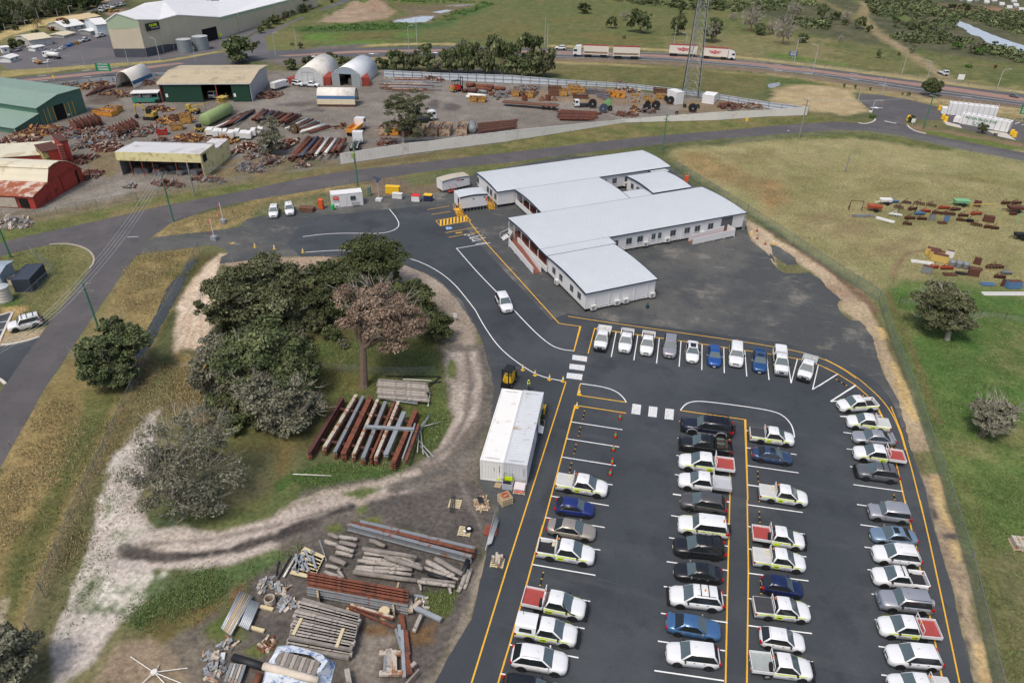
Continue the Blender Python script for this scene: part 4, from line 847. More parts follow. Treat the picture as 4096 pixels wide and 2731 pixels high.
 if o.get('rack'):part(('rack',),'roof_basket',lambda m:([m.tube([(.1,y,zr+.12),(-1.9,y,zr+.12)],.03,4)for y in(-.68,-.35,0,.35,.68)],[m.tube([(x,-.68,zr+.12),(x,.68,zr+.12)],.03,4)for x in(.1,-.4,-.9,-1.4,-1.9)],m.tube([(.1,-.68,zr+.26),(-1.9,-.68,zr+.26),(-1.9,.68,zr+.26),(.1,.68,zr+.26)],.025,4)),TRIM,root)
 if o.get('flag'):part(('flag',o['flag'][0]),'flag_pole',lambda m:m.tube([(o['flag'][0],o['flag'][1],zr-.1),(o['flag'][0],o['flag'][1],zr+.9)],.02,5),TRIM,root)
 if o.get('swag'):
  part(('swag',),'canvas_bag',lambda m:(m.box((-1.55,0,1.32),(.8,1.5,.36),0,0,.9),m.box((-2.15,.1,1.26),(.3,1.4,.28))),mat('brown_canvas',(64,56,50),.9,var=.2,scale=5),root)
  part(('strap',),'strap',lambda m:[m.box((-1.55,y,1.505),(.82,.06,.02))for y in(-.4,.35)],mat('pale_strap',(120,160,150),.8),root)
 if o.get('flare'):part((kind,'fl'),'wheel_flare',lambda m:[m.tube([(sx-.52,sy*(W2+.02),.40),(sx-.42,sy*(W2+.03),.80),(sx-.15,sy*(W2+.04),.93),(sx+.15,sy*(W2+.04),.93),(sx+.42,sy*(W2+.03),.80),(sx+.52,sy*(W2+.02),.40)],.06,5)for sx in(wb/2,-wb/2)for sy in(1,-1)]+[m.box((0,sy*W2,.42),(1.8,.06,.3))for sy in(1,-1)],PAINT['silver'],root)
 return root
def side_pose(t,rear,front,kind,ysc=None):
 r_,f_=g(t,*rear),g(t,*front);d=(f_-r_);s_=d.length/KIND[kind]['wb'];d.normalize()
 nrm=V((-d.y,d.x,0));mid=(r_+f_)/2
 if nrm.dot(mid)<0:nrm=-nrm
 ys=ysc if ysc else min(1.06,max(.86,s_))**.5
 c=mid+nrm*(KIND[kind]['W']/2-.02)*ys
 side=-1 if nrm.dot(V((-d.y,d.x,0)))>0 else 1
 return(c,atan2(d.y,d.x),(min(1.12,max(.84,s_)),ys,ys)),side,s_
SC=[]
def park(kind,col,label,t,rear,front,o=None,cat='car',group='cars parked in the bays',ysc=None):
 pose,side,s_=side_pose(t,rear,front,kind,ysc);SC.append((label[:34],round(s_,2)))
 o=dict(o or{});o['vis']=side
 return car(kind,col,label,pose,o,cat,group)
U=lambda**k:k
fleet=dict(stripe=1,logo=1,rim='dark',mir='black')
park('ute','white','white dual cab ute with LV49 on its lime door sign','B5',(962,982),(1270,1035),dict(fleet,bed='cover',cover='pale',sign=dict(t='LV49'),beacon=(-.9,.3),boxes=1,frame=1,vest=-1),'ute')
park('hatch','blue','small royal blue hatchback between the LV49 ute and the champagne sedan','B5',(903,1217),(1158,1250))
park('sedan','champagne','champagne beige sedan with dark rear glass','B5',(852,1445),(1145,1495))
park('ute','white','white ute signed LV17 with an open black-floored tub','B6',(463,348),(775,400),dict(fleet,bed='tub',sign=dict(t='LV17'),beacon=(-.9,.4),boxes=1,frame=1),'ute')
park('ute','white','white tray ute with red tray floor, black snorkel and black bull bar','B6',(350,843),(678,912),dict(fleet,logo=0,bed='tray',bull='black',snorkel=-1,spare=-.6,beacon=(-1.12,.3),sign=dict(t='ORV581'),text=[('pit CREW',.1,.45,.68,'logo_grey')]),'ute')
park('ute','white','white ute with a canopy over its tub and VH57 on its door','B6',(268,1105),(600,1168),dict(stripe=1,bed='canopy',bull='black',sign=dict(t='VH57',x=-.3),flag=(-2.3,.4),logo=1),'ute')
park('wagon','white','large white seven-seat wagon with silver roof rails at the bottom of the left row','B6',(198,1383),(510,1435),dict(rails='silver'))
park('suv','black','black car cut off by the bottom edge of the photo','B6',(110,1690),(430,1745),dict(rails='black'))
park('bigsuv','darkblue4x4','dark blue-black square four wheel drive with roof basket and silver wheel flares','C2',(607,336),(352,302),dict(rack=1,rearspare=1,flare=1,bull='black',two='darkblue4x4',rim='dark',wr=1.05),'four wheel drive')
park('ute','black','black ute with canvas bags strapped over its tub','C2',(588,492),(335,460),dict(bed='tub',swag=1,bars=(-.1,-.65),bull='black',rim='dark',wr=1.05),'ute')
park('ute','white','white tray ute signed LV26 with a red tray floor','C2',(585,652),(322,618),dict(fleet,bed='tray',sign=dict(t='LV26'),beacon=(-1.12,.2),vest=1),'ute')
park('ute','white','white ute with a bare silver alloy tray and dealer lettering on its doors','C2',(565,816),(315,782),dict(rim='dark',bed='tray',tp='alloy',floor='alloy',text=[('Bunbury Toyota',.13,-.25,.70)],vest=1,mir='black'),'ute')
park('suv','grey','dark grey compact sports utility car with bright alloy wheels','C2',(556,998),(330,960))
park('bigsuv','white','white four wheel drive with lime stripe and B4483 on its door','C2',(566,1205),(318,1172),dict(stripe=1,flag=(-1.9,.3),beacon=(-1.9,.1),sign=dict(t='B4483',panel=False,x=.3),rearspare=1),'four wheel drive')
park('suv','black','glossy black sports utility car with two roof bars','B6',(2010,347),(1727,320),dict(rails='black',bars=(-.55,-1.15),rim='dark'))
park('sedan','black','black sedan with bright alloy wheels, behind the white wagon with the amber roof beacon','B6',(1985,575),(1722,543))
park('suv','white','white four wheel drive with black roof bars and a flat amber beacon','B6',(1985,832),(1690,797),dict(bars=(-.3,-1.0),rails='black',bull='black',beacon=(-.7,0),rim='dark',mir='black'),'four wheel drive')
park('sedan','steel_blue','steel blue sedan with a boot spoiler, nose to the right','B6',(1667,1055),(1968,1108),dict(spoiler=1,rim='alloy'))
park('suv','white','plain white sports utility car, lowest in the row left of the footway','B6',(1955,1378),(1662,1343))
park('ute','white','white ute signed LV19 with a flat black tub cover','C2',(937,382),(1157,412),dict(fleet,bed='cover',sign=dict(t='LV19'),beacon=(-.9,.3),frame=1),'ute')
park('sedan','slate_blue','slate blue sedan with a sunroof, next to the LV19 ute','C2',(942,540),(1147,570),dict(sunroof=1))
park('ute','white','white ute signed LV20 with boxes on its pale tub cover','C2',(1025,890),(1265,928),dict(fleet,bed='cover',cover='pale',sign=dict(t='LV20'),beacon=(-.9,.3),boxes=1,frame=1),'ute')
park('ute','white','white tray ute with a worn red tray floor and a blank lime sign','B7',(345,408),(597,446),dict(fleet,logo=0,bed='tray',bull='black',spare=-.5,beacon=(-1.12,.3),sign=dict(t=' '),text=[('pit CREW',.1,.45,.68,'logo_grey')]),'ute')
park('ute','white','white ute signed LV50 with a pale ribbed tub cover','B7',(340,602),(602,640),dict(fleet,bed='cover',cover='pale',sign=dict(t='LV50',it=1),beacon=(-.9,.3),frame=1,boxes=1),'ute')
park('hatch','navy','navy blue rounded hatchback between the LV50 and LV06 utes','B7',(378,825),(600,860),dict(rim='dark'))
park('ute','white','white ute signed LV06 with a flat dark tub cover','B7',(360,1042),(640,1072),dict(fleet,bed='cover',sign=dict(t='LV06',it=1),beacon=(-.9,.3),frame=1,vest=-1),'ute')
park('hatch','white','white hatchback with tinted rear glass below the LV06 ute','B7',(365,1290),(610,1330))
park('ute','white','white tray ute with grey tray floor and B4344 on its door','B7',(357,1542),(650,1577),dict(stripe=1,bed='tray',floor='grey',bull='black',spare=-.5,beacon=(-1.12,.1),sign=dict(t='B4344',panel=False,x=.55)),'ute')
park('ute','white','white ute with an empty open tub at the top bend of the right row','C1',(392,1236),(200,1247),dict(stripe=1,rim='dark',bed='tub',beacon=(-.85,-.3),mir='black'),'ute')
park('ute','white','white ute signed LV48 with a pale tub floor','C1',(480,1420),(267,1395),dict(fleet,bed='cover',cover='pale',sign=dict(t='LV48'),beacon=(-.85,-.2),frame=1,vest=1),'ute')
park('sedan','silver','silver sedan with a boot spoiler, next to the LV48 ute','C2',(2018,412),(1808,393),dict(spoiler=1))
park('ute','white','white tray ute signed LV16 with a red and black tray floor','C2',(2055,572),(1815,540),dict(fleet,bed='tray',sign=dict(t='LV16'),beacon=(-1.12,.1),vest=1),'ute')
park('suv','gunmetal','gunmetal grey four wheel drive with black roof bars and black wheels','C2',(2040,724),(1843,698),dict(bars=(-.35,-1.05),rim='dark',bull='black'),'four wheel drive')
park('boxsuv','silver','boxy silver sports utility car with roof rails','C2',(2135,1073),(1943,1048),dict(rails='silver'))
park('sedan','ice_blue','ice blue sedan with a dark sunroof','B7',(1552,410),(1348,392),dict(sunroof=1))
park('suv','white','white sports utility car with a floating roof, next to the ice blue sedan','B7',(1577,592),(1365,567),dict(rails='silver',rim='dark'),'four wheel drive')
park('ute','white','white ute with two roof bars and a black-lined open tub','B7',(1613,792),(1365,765),dict(rim='dark',bed='tub',bars=(-.15,-.62),mir='black'),'ute')
park('bigsuv','silver','silver four wheel drive with chrome bull bar and covered spare wheel','B7',(1658,1002),(1435,978),dict(bull='chrome',rearspare='cover',rails='black'),'four wheel drive')
park('ute','white','white tray ute signed LV30 with a clean red tray floor','B7',(1687,1232),(1425,1205),dict(fleet,bed='tray',sign=dict(t='LV30',it=1),beacon=(-1.12,.2)),'ute')
park('suv','white','white sports utility car with large alloys below the LV30 ute','B7',(1742,1482),(1507,1460),dict())
park('ute','white','white ute half cut off at the bottom right of the photo','B7',(1800,1748),(1525,1722),dict(bed='cover',cover='pale',beacon=(-.85,-.3),frame=1),'ute')
def nose(kind,col,label,x,y,a,b,o=None,cat='car',sc=.95,t='B8',group='cars parked in the bays'):
 f_=g(t,x,y);d=(g(t,*b)-g(t,*a)).normalized()
 c=f_-d*(KIND[kind]['xf']*sc)
 o=dict(o or{});o['vis']=1
 return car(kind,col,label,(c,atan2(d.y,d.x),sc),o,cat,group)
nose('ute','white','white tray ute with black bull bar, first in the far row',386,412,(435,240),(387,420),dict(bed='tray',floor='white',bull='black',rim='dark',beacon=(-1.12,.2),stripe=1),'ute',.94)
nose('ute','white','white ute with plain sides and a black open tub, second in the far row',578,428,(612,240),(577,430),dict(bed='tub',rim='alloy'),'ute',.93)
nose('ute','white','white ute with lime stripes and a roof beacon, third in the far row',748,450,(775,270),(748,450),dict(bed='tub',stripe=1,rim='dark',beacon=(-.85,0)),'ute',.93)
nose('suv','lavender_silver','lavender silver sports utility car in the far row',930,468,(948,270),(930,470),dict(rails='silver',mir='silver'),'car',.93)
nose('sedan','white','white coupe with a black glass roof in the far row',1110,503,(1115,300),(1109,500),dict(sunroof='full'),'car',.92)
nose('sedan','bright_blue','bright blue sedan with no sunroof in the far row',1284,536,(1284,340),(1285,540),{},'car',.92)
nose('bigsuv','white','white four wheel drive with lime stripes in the far row',1450,541,(1455,320),(1451,540),dict(stripe=1,rails='silver',beacon=(-2.0,0)),'four wheel drive',.94)
nose('sedan','commodore_blue','deep blue sedan with a sunroof in the far row',1637,582,(1635,370),(1637,580),dict(sunroof=1,spoiler=1),'car',.96)
nose('ute','white','white ute with a canopy and chrome bull bar in the far row',1808,604,(1788,380),(1810,600),dict(bed='canopy',bull='chrome',stripe=1),'ute',.94)
nose('ute','white','white tray ute parked askew at the end of the far row',1978,647,(2050,450),(1985,640),dict(bed='tray',floor='grey',tp='alloy',bull='black',rim='dark',beacon=(-1.12,.2)),'ute',.94)
nose('suv','white','white sports utility car driving down the curved entrance lane',1167,722,(1138,668),(1166,722),{},'car',.95,'D',None)
nose('suv','white','white patrol car with yellow side stripe, parked nearest the gate',218,1142,(238,1020),(218,1140),dict(stripe=1,beacon=(-.4,0),rails='silver'),'car',.88,'A6','patrol cars by the fence')
nose('suv','white','white patrol car parked beside the rusty steel cage',372,1118,(352,1000),(370,1115),dict(stripe=1,beacon=(-.4,0),rails='silver'),'car',.88,'A6','patrol cars by the fence')
park('bigsuv','white','old white four wheel drive with roof bars parked on the sandy verge','B1',(365,925),(195,967),dict(bars=(.1,-.6,-1.5),rearspare=1,rim='dark',rails='black'),'four wheel drive',None)
# ================================================================ THE WHITE MODULAR OFFICE, THE SITE HUTS AND CONTAINERS
WPAN=ribbed('white_wall_panel',(226,226,226),'X',0.25,0.12,0.5);WPAN2=mat('white_panel',(226,226,226),0.5,var=0.03,scale=1)
def roofmat(name,rz,col=(200,206,210)):return ribbed(name,col,'X',0.40,0.4,0.45,0.0,var=0.03)
ROOFM=roofmat('pale_roof_sheet',0);NAVY=mat('navy_trim',(44,52,74),0.5);DECK=mat('red_timber_deck',(126,80,66),0.8,var=0.15,scale=4);DARKUND=mat('dark_underfloor',(28,28,30),0.9);WINF=mat('window_frame',(150,154,158),0.4,0.4);WING=mat('window_glass',(66,76,80),0.08,spec=0.8,var=.25,scale=2)
ACW=mat('aircon_white',(216,216,212),0.5);ACG=mat('aircon_grille',(150,150,150),0.6)
_o=g('A7',735,1312,3.2);_a=g('A7',1345,1187,3.2);_b=g('A7',420,985,3.2)
FLOOR=0.55;EAVE=3.2
U_=(_a-_o).normalized();V_=V((-U_.y,U_.x,0));BRZ=atan2(U_.y,U_.x)
def uv(t,x,y,z=EAVE):
 p=g(t,x,y,z)-_o;return(p.x*U_.x+p.y*U_.y,p.x*V_.x+p.y*V_.y)
office=thing('modular_office','long white modular office with pale sheet roofs, verandas and ramps behind the car park','building',(_o.x,_o.y,0),BRZ)
def wing(u0,u1,v0,v1,e0=EAVE,e1=EAVE,rise=0.30,crown=True,over=.06,wu0=0.12,wu1=0.12,open_u=False):
 m=MB();m.b0(u0+wu0,u1-wu1,v0+.12,v1-.12,FLOOR,max(e0,e1)-.04);w_=m.build('wall',WPAN,office)
 m=MB();n_=10;top=[];P=[]
 for i in range(n_+1):
  t=i/n_;v=v0-over+(v1-v0+2*over)*t;z=e0+(e1-e0)*t+(rise*sin(pi*t)if crown else 0)
  P.append((v,z))
 m.loft([[(u,v,z)for v,z in P]+[(u,v,z-.06)for v,z in P[::-1]]for u in(u0-.05,u1+.05)])
 r=m.build('roof',ROOFM,office)
 for u in(u0-.08,u1+.08):
  m=MB();m.loft([[(u-.04,v,z+.03),(u+.04,v,z+.03),(u+.04,v,z-.22),(u-.04,v,z-.22)]for v,z in P]);m.build('barge_board',NAVY,r)
 m=MB();m.b0(u0-.1,u1+.1,v0-over-.07,v0-over,e0-.16,e0+.01);m.build('gutter',NAVY,r)
 m=MB();m.b0(u0-.1,u1+.1,v1+over,v1+over+.07,e1-.16,e1+.01);m.build('gutter',NAVY,r)
 m=MB()
 for u in(u0+.14,u1-.14):
  m.loft([[(u-.02,v,z-.07),(u+.02,v,z-.07),(u+.02,v,min(e0,e1)-.3),(u-.02,v,min(e0,e1)-.3)]for v,z in P[1:-1]])
 m.build('gable_panel',WPAN2,w_)
 m=MB()
 for a in range(int((u1-u0)/2.6)+1):
  for b in(v0+.4,(v0+v1)/2,v1-.4):m.box((u0+.4+a*2.6,b,FLOOR/2),(.3,.3,FLOOR))
 ob=m.build('footing',DARKUND,w_);ob['kind']='stuff'
 m=MB();m.b0(u0+.5,u1-.5,v0+.5,v1-.5,FLOOR-.2,FLOOR-.02);m.build('floor_frame',DARKUND,w_)
 return w_,r
W_A=wing(0,11.63,0,12.6)[0]
W_B=wing(0,39.4,15.2,28.2,wu0=3.4)[0]
W_B2=wing(0,12.1,12.62,15.1,e0=3.2,e1=3.22,crown=False,over=0,wu0=1.6)[0]
W_C=wing(6.3,23.8,28.4,39.8,wu0=2.4)[0]
W_D=wing(2.8,40.2,40.0,50.8)[0]
W_E=wing(29.2,37.6,29.0,38.4)[0]
W_L=wing(23.9,29.1,28.9,32.2,e0=2.9,e1=2.9,rise=.08)[0]
W_M=wing(35.2,38.8,38.5,39.9,e0=2.95,e1=2.95,rise=.05)[0]
W_N=wing(36.2,39.2,28.3,28.95,e0=2.95,e1=2.95,rise=.02)[0]
def ray(t,x,y):
 a,b=px(t,x,y);d=FW+RT*((a-1176)/FPX)-UP*((b-784.1)/FPX)
 o_=V((0,0,CAM_H))-_o
 return(o_.x*U_.x+o_.y*U_.y,o_.x*V_.x+o_.y*V_.y,CAM_H),(d.x*U_.x+d.y*U_.y,d.x*V_.x+d.y*V_.y,d.z)
def on_v(t,x,y,v):
 o_,d=ray(t,x,y);k=(v-o_[1])/d[1];return o_[0]+d[0]*k,o_[2]+d[2]*k
def on_u(t,x,y,u):
 o_,d=ray(t,x,y);k=(u-o_[0])/d[0];return o_[1]+d[1]*k,o_[2]+d[2]*k
def window(par,c,along,w_=1.05,h=1.15):
 def bx(m,d,a,b,z0,z1):
  if along=='u':m.b0(c[0]+a,c[0]+b,c[1]-d,c[1]+d,c[2]+z0,c[2]+z1)
  else:m.b0(c[0]-d,c[0]+d,c[1]+a,c[1]+b,c[2]+z0,c[2]+z1)
 m=MB();t=.07
 bx(m,.05,-w_/2,w_/2,h/2-t,h/2);bx(m,.05,-w_/2,w_/2,-h/2,-h/2+t);bx(m,.05,-w_/2,-w_/2+t,-h/2+t,h/2-t);bx(m,.05,w_/2-t,w_/2,-h/2+t,h/2-t);bx(m,.045,-.03,.03,-h/2+t,h/2-t)
 f=m.build('window',WINF,par);m=MB();bx(m,.025,-w_/2+t,w_/2-t,-h/2+t,h/2-t);m.build('pane',WING,f)
 m=MB();bx(m,.09,-w_/2-.06,w_/2+.06,-h/2-.06,-h/2-.003);m.build('sill',WPAN2,f)
def aircon(par,u,v,z,along,out):
 m=MB();d=(.85,.32,.72)if along=='u' else(.32,.85,.72)
 o_=(0,out*.22,0)if along=='u' else(out*.22,0,0)
 m.box((u+o_[0],v+o_[1],z),d);a=m.build('air_conditioner',ACW,par)
 m=MB();e=.385
 if along=='u':m.disc((u-.1,v+out*e,z),(0,1,0),.26,.02,16);m.disc((u-.1,v+out*(e+.014),z),(0,1,0),.07,.02,8)
 else:m.disc((u+out*e,v-.1,z),(1,0,0),.26,.02,16)
 m.build('fan_grille',ACG,a)
for x,y in Z('1105,845 1200,828 1315,808 1370,797 1482,778 1603,758 1690,745 1803,725 988,857'):
 u,z=on_v('A7',x,y,15.3);window(W_B,(u,15.32,1.75),'u',.75 if x in(1315,1370)else 1.1,1.1)
for x,y in[(1250,880),(1437,847),(1735,788)]:
 u,z=on_v('A7',x,y,15.0);aircon(W_B,u,15.32,max(.55,min(z,.8)),'u',-1)
for x,y in Z('463,1095 522,1158 614,1255 678,1322'):
 v,z=on_u('A7',x,y,.1);window(W_A,(.12,v,1.75),'v',1.05,1.1)
for x,y in Z('803,1428 1005,1390 1080,1370 1305,1328'):
 u,z=on_v('A7',x,y,-.2);aircon(W_A,u,.12,.72,'u',-1)
v,z=on_u('A7',472,1215,-.3);aircon(W_A,.12,v,.6,'v',-1)
for x,y in Z('2095,765 2185,790 2130,860 2215,870 2255,900'):
 v,z=on_u('A6',x,y,2.9)
 if x not in(2130,):window(W_D,(2.92,v,1.8),'v',1.1,1.2)
for u,z in[on_v('A7',980,350,40.1),on_v('A7',1085,335,40.1),on_v('A7',895,350,40.1)]:window(W_D,(u,40.12,1.9),'u',1.0,1.1)
u,z=on_v('A7',1080,390,39.8);aircon(W_D,u,40.12,.9,'u',-1)
for x,y in[(1132,388),(1180,410)]:
 v,z=on_u('A7',x,y,29.3);window(W_E,(29.32,v,1.9),'v',1.0,1.1)
m=MB()
for u in(1.55,3.9,5.5,8.0,10.2):m.tube([(u,.04,.3),(u,.04,2.6 if u!=5.5 else 3.0)],.05,6)
m.b0(1.0,11.2,-.02,.05,.42,.52);m.b0(12.4,30,15.16,15.24,.42,.52)
for u in(12.8,19.8,22.4,26.4):m.tube([(u,15.24,.3),(u,15.24,3.0)],.05,6)
m.build('drain_pipe',WPAN2,office)
def pl(pts,z=0):return[(V((uv_[0],uv_[1],z)))for uv_ in pts]
def deck(pts,z0,z1):m=MB();m.prism(pts,z0,z1);return m.build('deck',DECK,office)
deck([(.1,13.0),(3.3,13.0),(3.3,28.0),(.1,28.0)],FLOOR-.12,FLOOR)
deck([(6.4,28.6),(8.6,28.6),(8.6,39.6),(6.4,39.6)],FLOOR-.12,FLOOR)
m=MB()
for v in(12.75,16.2,19.5,22.8,25.8,28.0):m.box((.12,v,1.85),(.11,.11,2.7))
for v in(30.5,33.5,36.5,39.5):m.box((6.42,v,1.85),(.11,.11,2.7))
m.build('veranda_post',WPAN2,office)['kind']='stuff'
for q in[(.02,.08,12.7,24.2,.35,1.35),(6.3,6.36,30.5,39.6,.5,1.5),(.02,.08,26.2,28.1,.35,1.35),(.1,3.3,28.0,28.06,.35,1.35)]:MB().b0(*q).build('veranda_balustrade',WPAN2,office)
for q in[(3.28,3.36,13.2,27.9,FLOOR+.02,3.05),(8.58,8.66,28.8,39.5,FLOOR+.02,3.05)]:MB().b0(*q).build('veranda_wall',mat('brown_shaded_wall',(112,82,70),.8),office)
def slab_wall(a,b,z0a,z1a,z0b,z1b,name='ramp_side',th=.07):
 d=V((b[0]-a[0],b[1]-a[1],0)).normalized();n_=V((-d.y,d.x,0))*th/2
 m=MB();m.loft([[(p[0]+n_.x,p[1]+n_.y,z0),(p[0]-n_.x,p[1]-n_.y,z0),(p[0]-n_.x,p[1]-n_.y,z1),(p[0]+n_.x,p[1]+n_.y,z1)]for p,z0,z1 in((a,z0a,z1a),(b,z0b,z1b))])
 return m.build(name,WPAN2,office)
def ramp(t,oa,ob,ia,ib,sides=True):
 A,B,C_,D_=[uv(t,*p,0)for p in(oa,ob,ia,ib)]
 m=MB();m.loft([[(A[0],A[1],.02),(C_[0],C_[1],.02),(C_[0],C_[1],.10),(A[0],A[1],.10)],[(B[0],B[1],FLOOR-.1),(D_[0],D_[1],FLOOR-.1),(D_[0],D_[1],FLOOR),(B[0],B[1],FLOOR)]]);m.build('ramp_deck',DECK,office)
 slab_wall(A,B,.08,1.08,.30,FLOOR+1.02);slab_wall(C_,D_,.08,1.08,.30,FLOOR+1.02)
 m=MB()
 for k in range(1,5):
  for p,q in((A,B),(C_,D_)):m.box((p[0]+(q[0]-p[0])*k/4,p[1]+(q[1]-p[1])*k/4,.2),(.1,.1,.4))
 m.build('ramp_leg',WPAN2,office)['kind']='stuff'
 return A,B,C_,D_
A,B,C_,D_=ramp('A7',(283,1147),(75,915),(350,1137),(190,940))
E_=uv('A7',75,915,0)
deck([B,D_,(.05,24.2),(.05,26.0)],FLOOR-.1,FLOOR-.01)
slab_wall(B,(-.0,26.3),.3,FLOOR+1.02,.3,FLOOR+1.02);slab_wall(D_,(.0,23.6),.3,FLOOR+1.02,.3,FLOOR+1.02)
A,B,C_,D_=ramp('A7',(1645,898),(2000,832),(1610,868),(1905,805))
deck([B,(B[0]-.05,15.3),(D_[0]-1.2,15.3),D_],FLOOR-.1,FLOOR-.01);slab_wall(B,(B[0]-.03,15.2),.3,FLOOR+1.02,.3,FLOOR+1.02)
u0,z=on_v('A7',1890,720,15.3);u1,z=on_v('A7',1985,700,15.3)
m=MB();m.b0(u0,u1,15.27,15.5,FLOOR,2.85);m.build('entry_recess',mat('entry_grey',(92,94,98),.6),office)
m=MB();m.b0(u0+.2,u1-.2,15.2,15.26,FLOOR,.75);m.build('entry_mat',DECK,office)
m=MB()
for k in range(4):m.box((-.5-.28*k,27.2,FLOOR-.12-.13*k),(.28,1.2,.05))
m.tube([(-.1,26.6,1.4),(-1.6,26.6,.95)],.03,5);m.tube([(-.1,27.8,1.4),(-1.6,27.8,.95)],.03,5);m.tube([(-1.6,26.6,.95),(-1.6,26.6,0)],.03,5);m.tube([(-1.6,27.8,.95),(-1.6,27.8,0)],.03,5)
m.build('entry_steps',WPAN2,office)
t_=thing('water_heater','grey hot water cylinder against the end wall of the white office','water heater',g('A7',2078,765))
MB().disc((0,0,.85),(0,0,1),.3,1.7,14).build('tank',mat('heater_grey',(132,136,138),.4,.3),t_);MB().box((0,0,1.85),(.5,.45,.3)).build('heat_pump',ACG,t_)
t_=thing('hydrant_cabinet','orange fire hydrant cabinet at the edge of the dry paddock','cabinet',g('A7',1590,372))
MB().box((0,0,.8),(.7,.5,1.6)).build('cabinet',mat('hydrant_orange',(226,92,44),.6),t_);MB().tube([(-.4,0,.5),(-1.2,-.1,.5),(-1.2,-.1,0)],.06,6).build('pipe',WPAN2,t_)
t_=thing('ash_bin','dark green ash bin with a thin spout standing on the gravel','bin',g('A7',1260,1437))
m=MB();m.tube([(0,0,0),(0,0,.5),(0,0,.58),(0,0,.62)],[.24,.24,.2,.08],10);m.tube([(0,0,.6),(0,0,1.0)],.07,8);m.build('ash_bin_body',mat('bin_green',(24,70,72),.5),t_)
def frame(t,bl,br,tl,tbl=None,depth=None):
 a,b=g(t,*bl),g(t,*br);d=(b-a);W_=d.length;d.normalize();n_=V((-d.y,d.x,0))
 if n_.dot(a)<0:n_=-n_
 h=tall(t,*bl,*tl)if tl else None
 D_=depth if depth else(g(t,*tbl,h)-V((a.x,a.y,h))).dot(n_)
 return a,atan2(d.y,d.x),W_,D_,h
def container(t,bl,br,tl,tbl,label,m_,cat='shipping container',name='shipping_container',group=None,doors=True,depth=None,h=None,mark=None):
 a,rz,W_,D_,hh=frame(t,bl,br,tl,tbl,depth);h=h or hh
 root=thing(name,label,cat,a,rz,group)
 m=MB();m.b0(.04,W_-.04,.04,D_-.04,.12,h-.06);body=m.build('body',m_,root)
 m=MB();c=.12
 for x in(0,W_-c):
  for y in(0,D_-c):m.b0(x,x+c,y,y+c,0,h)
 for y in(0,D_-c):m.b0(c,W_-c,y,y+c,h-c,h);m.b0(c,W_-c,y,y+c,.02,.16)
 for x in(0,W_-c):m.b0(x,x+c,c,D_-c,h-c,h);m.b0(x,x+c,c,D_-c,.02,.16)
 m.build('corner_frame',m_,root)
 m=MB();k=max(2,int(max(D_,W_)/.4))
 for i in range(k if 'plain' not in label else 0):
  if D_>W_:y=.2+(D_-.4)*i/(k-1);m.b0(.14,W_-.14,y-.06,y+.06,h-.065,h-.025)
  else:x=.2+(W_-.4)*i/(k-1);m.b0(x-.06,x+.06,.14,D_-.14,h-.065,h-.025)
 if m.v:m.build('roof_rib',m_,root)['kind']='stuff'
 m=MB();k=max(3,int(W_/.3))
 for i in range(k):x=.2+(W_-.4)*i/(k-1);m.b0(x-.05,x+.05,.0,.045,.16,h-.13)
 kk=max(3,int(D_/.3))
 for i in range(kk):y=.2+(D_-.4)*i/(kk-1);m.b0(.0,.045,y-.05,y+.05,.16,h-.13);m.b0(W_-.045,W_,y-.05,y+.05,.16,h-.13)
 m.build('wall_rib',m_,root)['kind']='stuff'
 return root,W_,D_,h
CW=mat('container_white',(234,234,230),.5,var=.03,scale=.4,stain=((190,176,156),.15,.7));CG=mat('container_pale_grey',(204,208,212),.5,var=.05,scale=.5,stain=((178,160,138),.15,.8))
P0,P1=g('B3',1717,1080),g('B3',2105,1130)
r1,w1,d1,h1=container('B3',(1717,1080),(1911,1105),(1717,915),(1868,315),'long white shipping container beside the car park, plain roof',CW)
r2,w2,d2,h2=container('B3',(1913,1105),(2105,1130),(1912,938),(2032,328),'long pale grey shipping container with its roof ribs showing',CG)
for r_,tx,x_ in((r1,'LCOU 900045 0',.82),(r1,'LCOU',.60),(r2,'CTXU 805376 0',.85)):
 write(tx,.11,r_,INK,(w1*x_,-.006,h1*.62),(pi/2,pi/2,0),'container_lettering',.002)
for r_,tx in((r1,'LCOU 900045 0'),(r2,'CTXU 805376 0')):
 write(tx,.16,r_,LOGO,(w1*.5,.45,h1+.003),(0,0,pi),'roof_lettering',.002);write(tx,.16,r_,LOGO,(w1*.5,d1-.45,h1+.003),(0,0,pi),'roof_lettering',.002)
m=MB();m.box((w1*.78,-.012,.35),(.25,.02,.3));m.build('warning_sticker',SIGNY,r1)
for y0,y1,c_,nm in[(d2*.30,d2*.36,(236,236,240),'notice_board'),(d2*.40,d2*.47,(70,60,120),'notice_board'),(d2*.49,d2*.58,(240,240,242),'notice_board'),(d2*.25,d2*.29,(200,220,60),'notice_board')]:
 m=MB();m.b0(w2+.02,w2+.06,d2-y1,d2-y0,.9,2.0);m.build(nm,mat('notice_%s'%str(c_),c_,.5,var=.25,scale=6),r2)
a_,rz_,W_,D_,h_=frame('A6',(757,1040),(1043,1010),(742,920),(735,880))
D_=max(2.2,D_)
hut,W_,D_,h_=container('A6',(757,1040),(1043,1010),(742,920),(735,880),'white container office with a red hexagon logo, door and window',WPAN2,'site office','site_office',depth=D_)
m=MB();m.b0(W_*.33,W_*.47,-.03,.0,.12,h_*.82);m.build('door',WPAN2,hut)
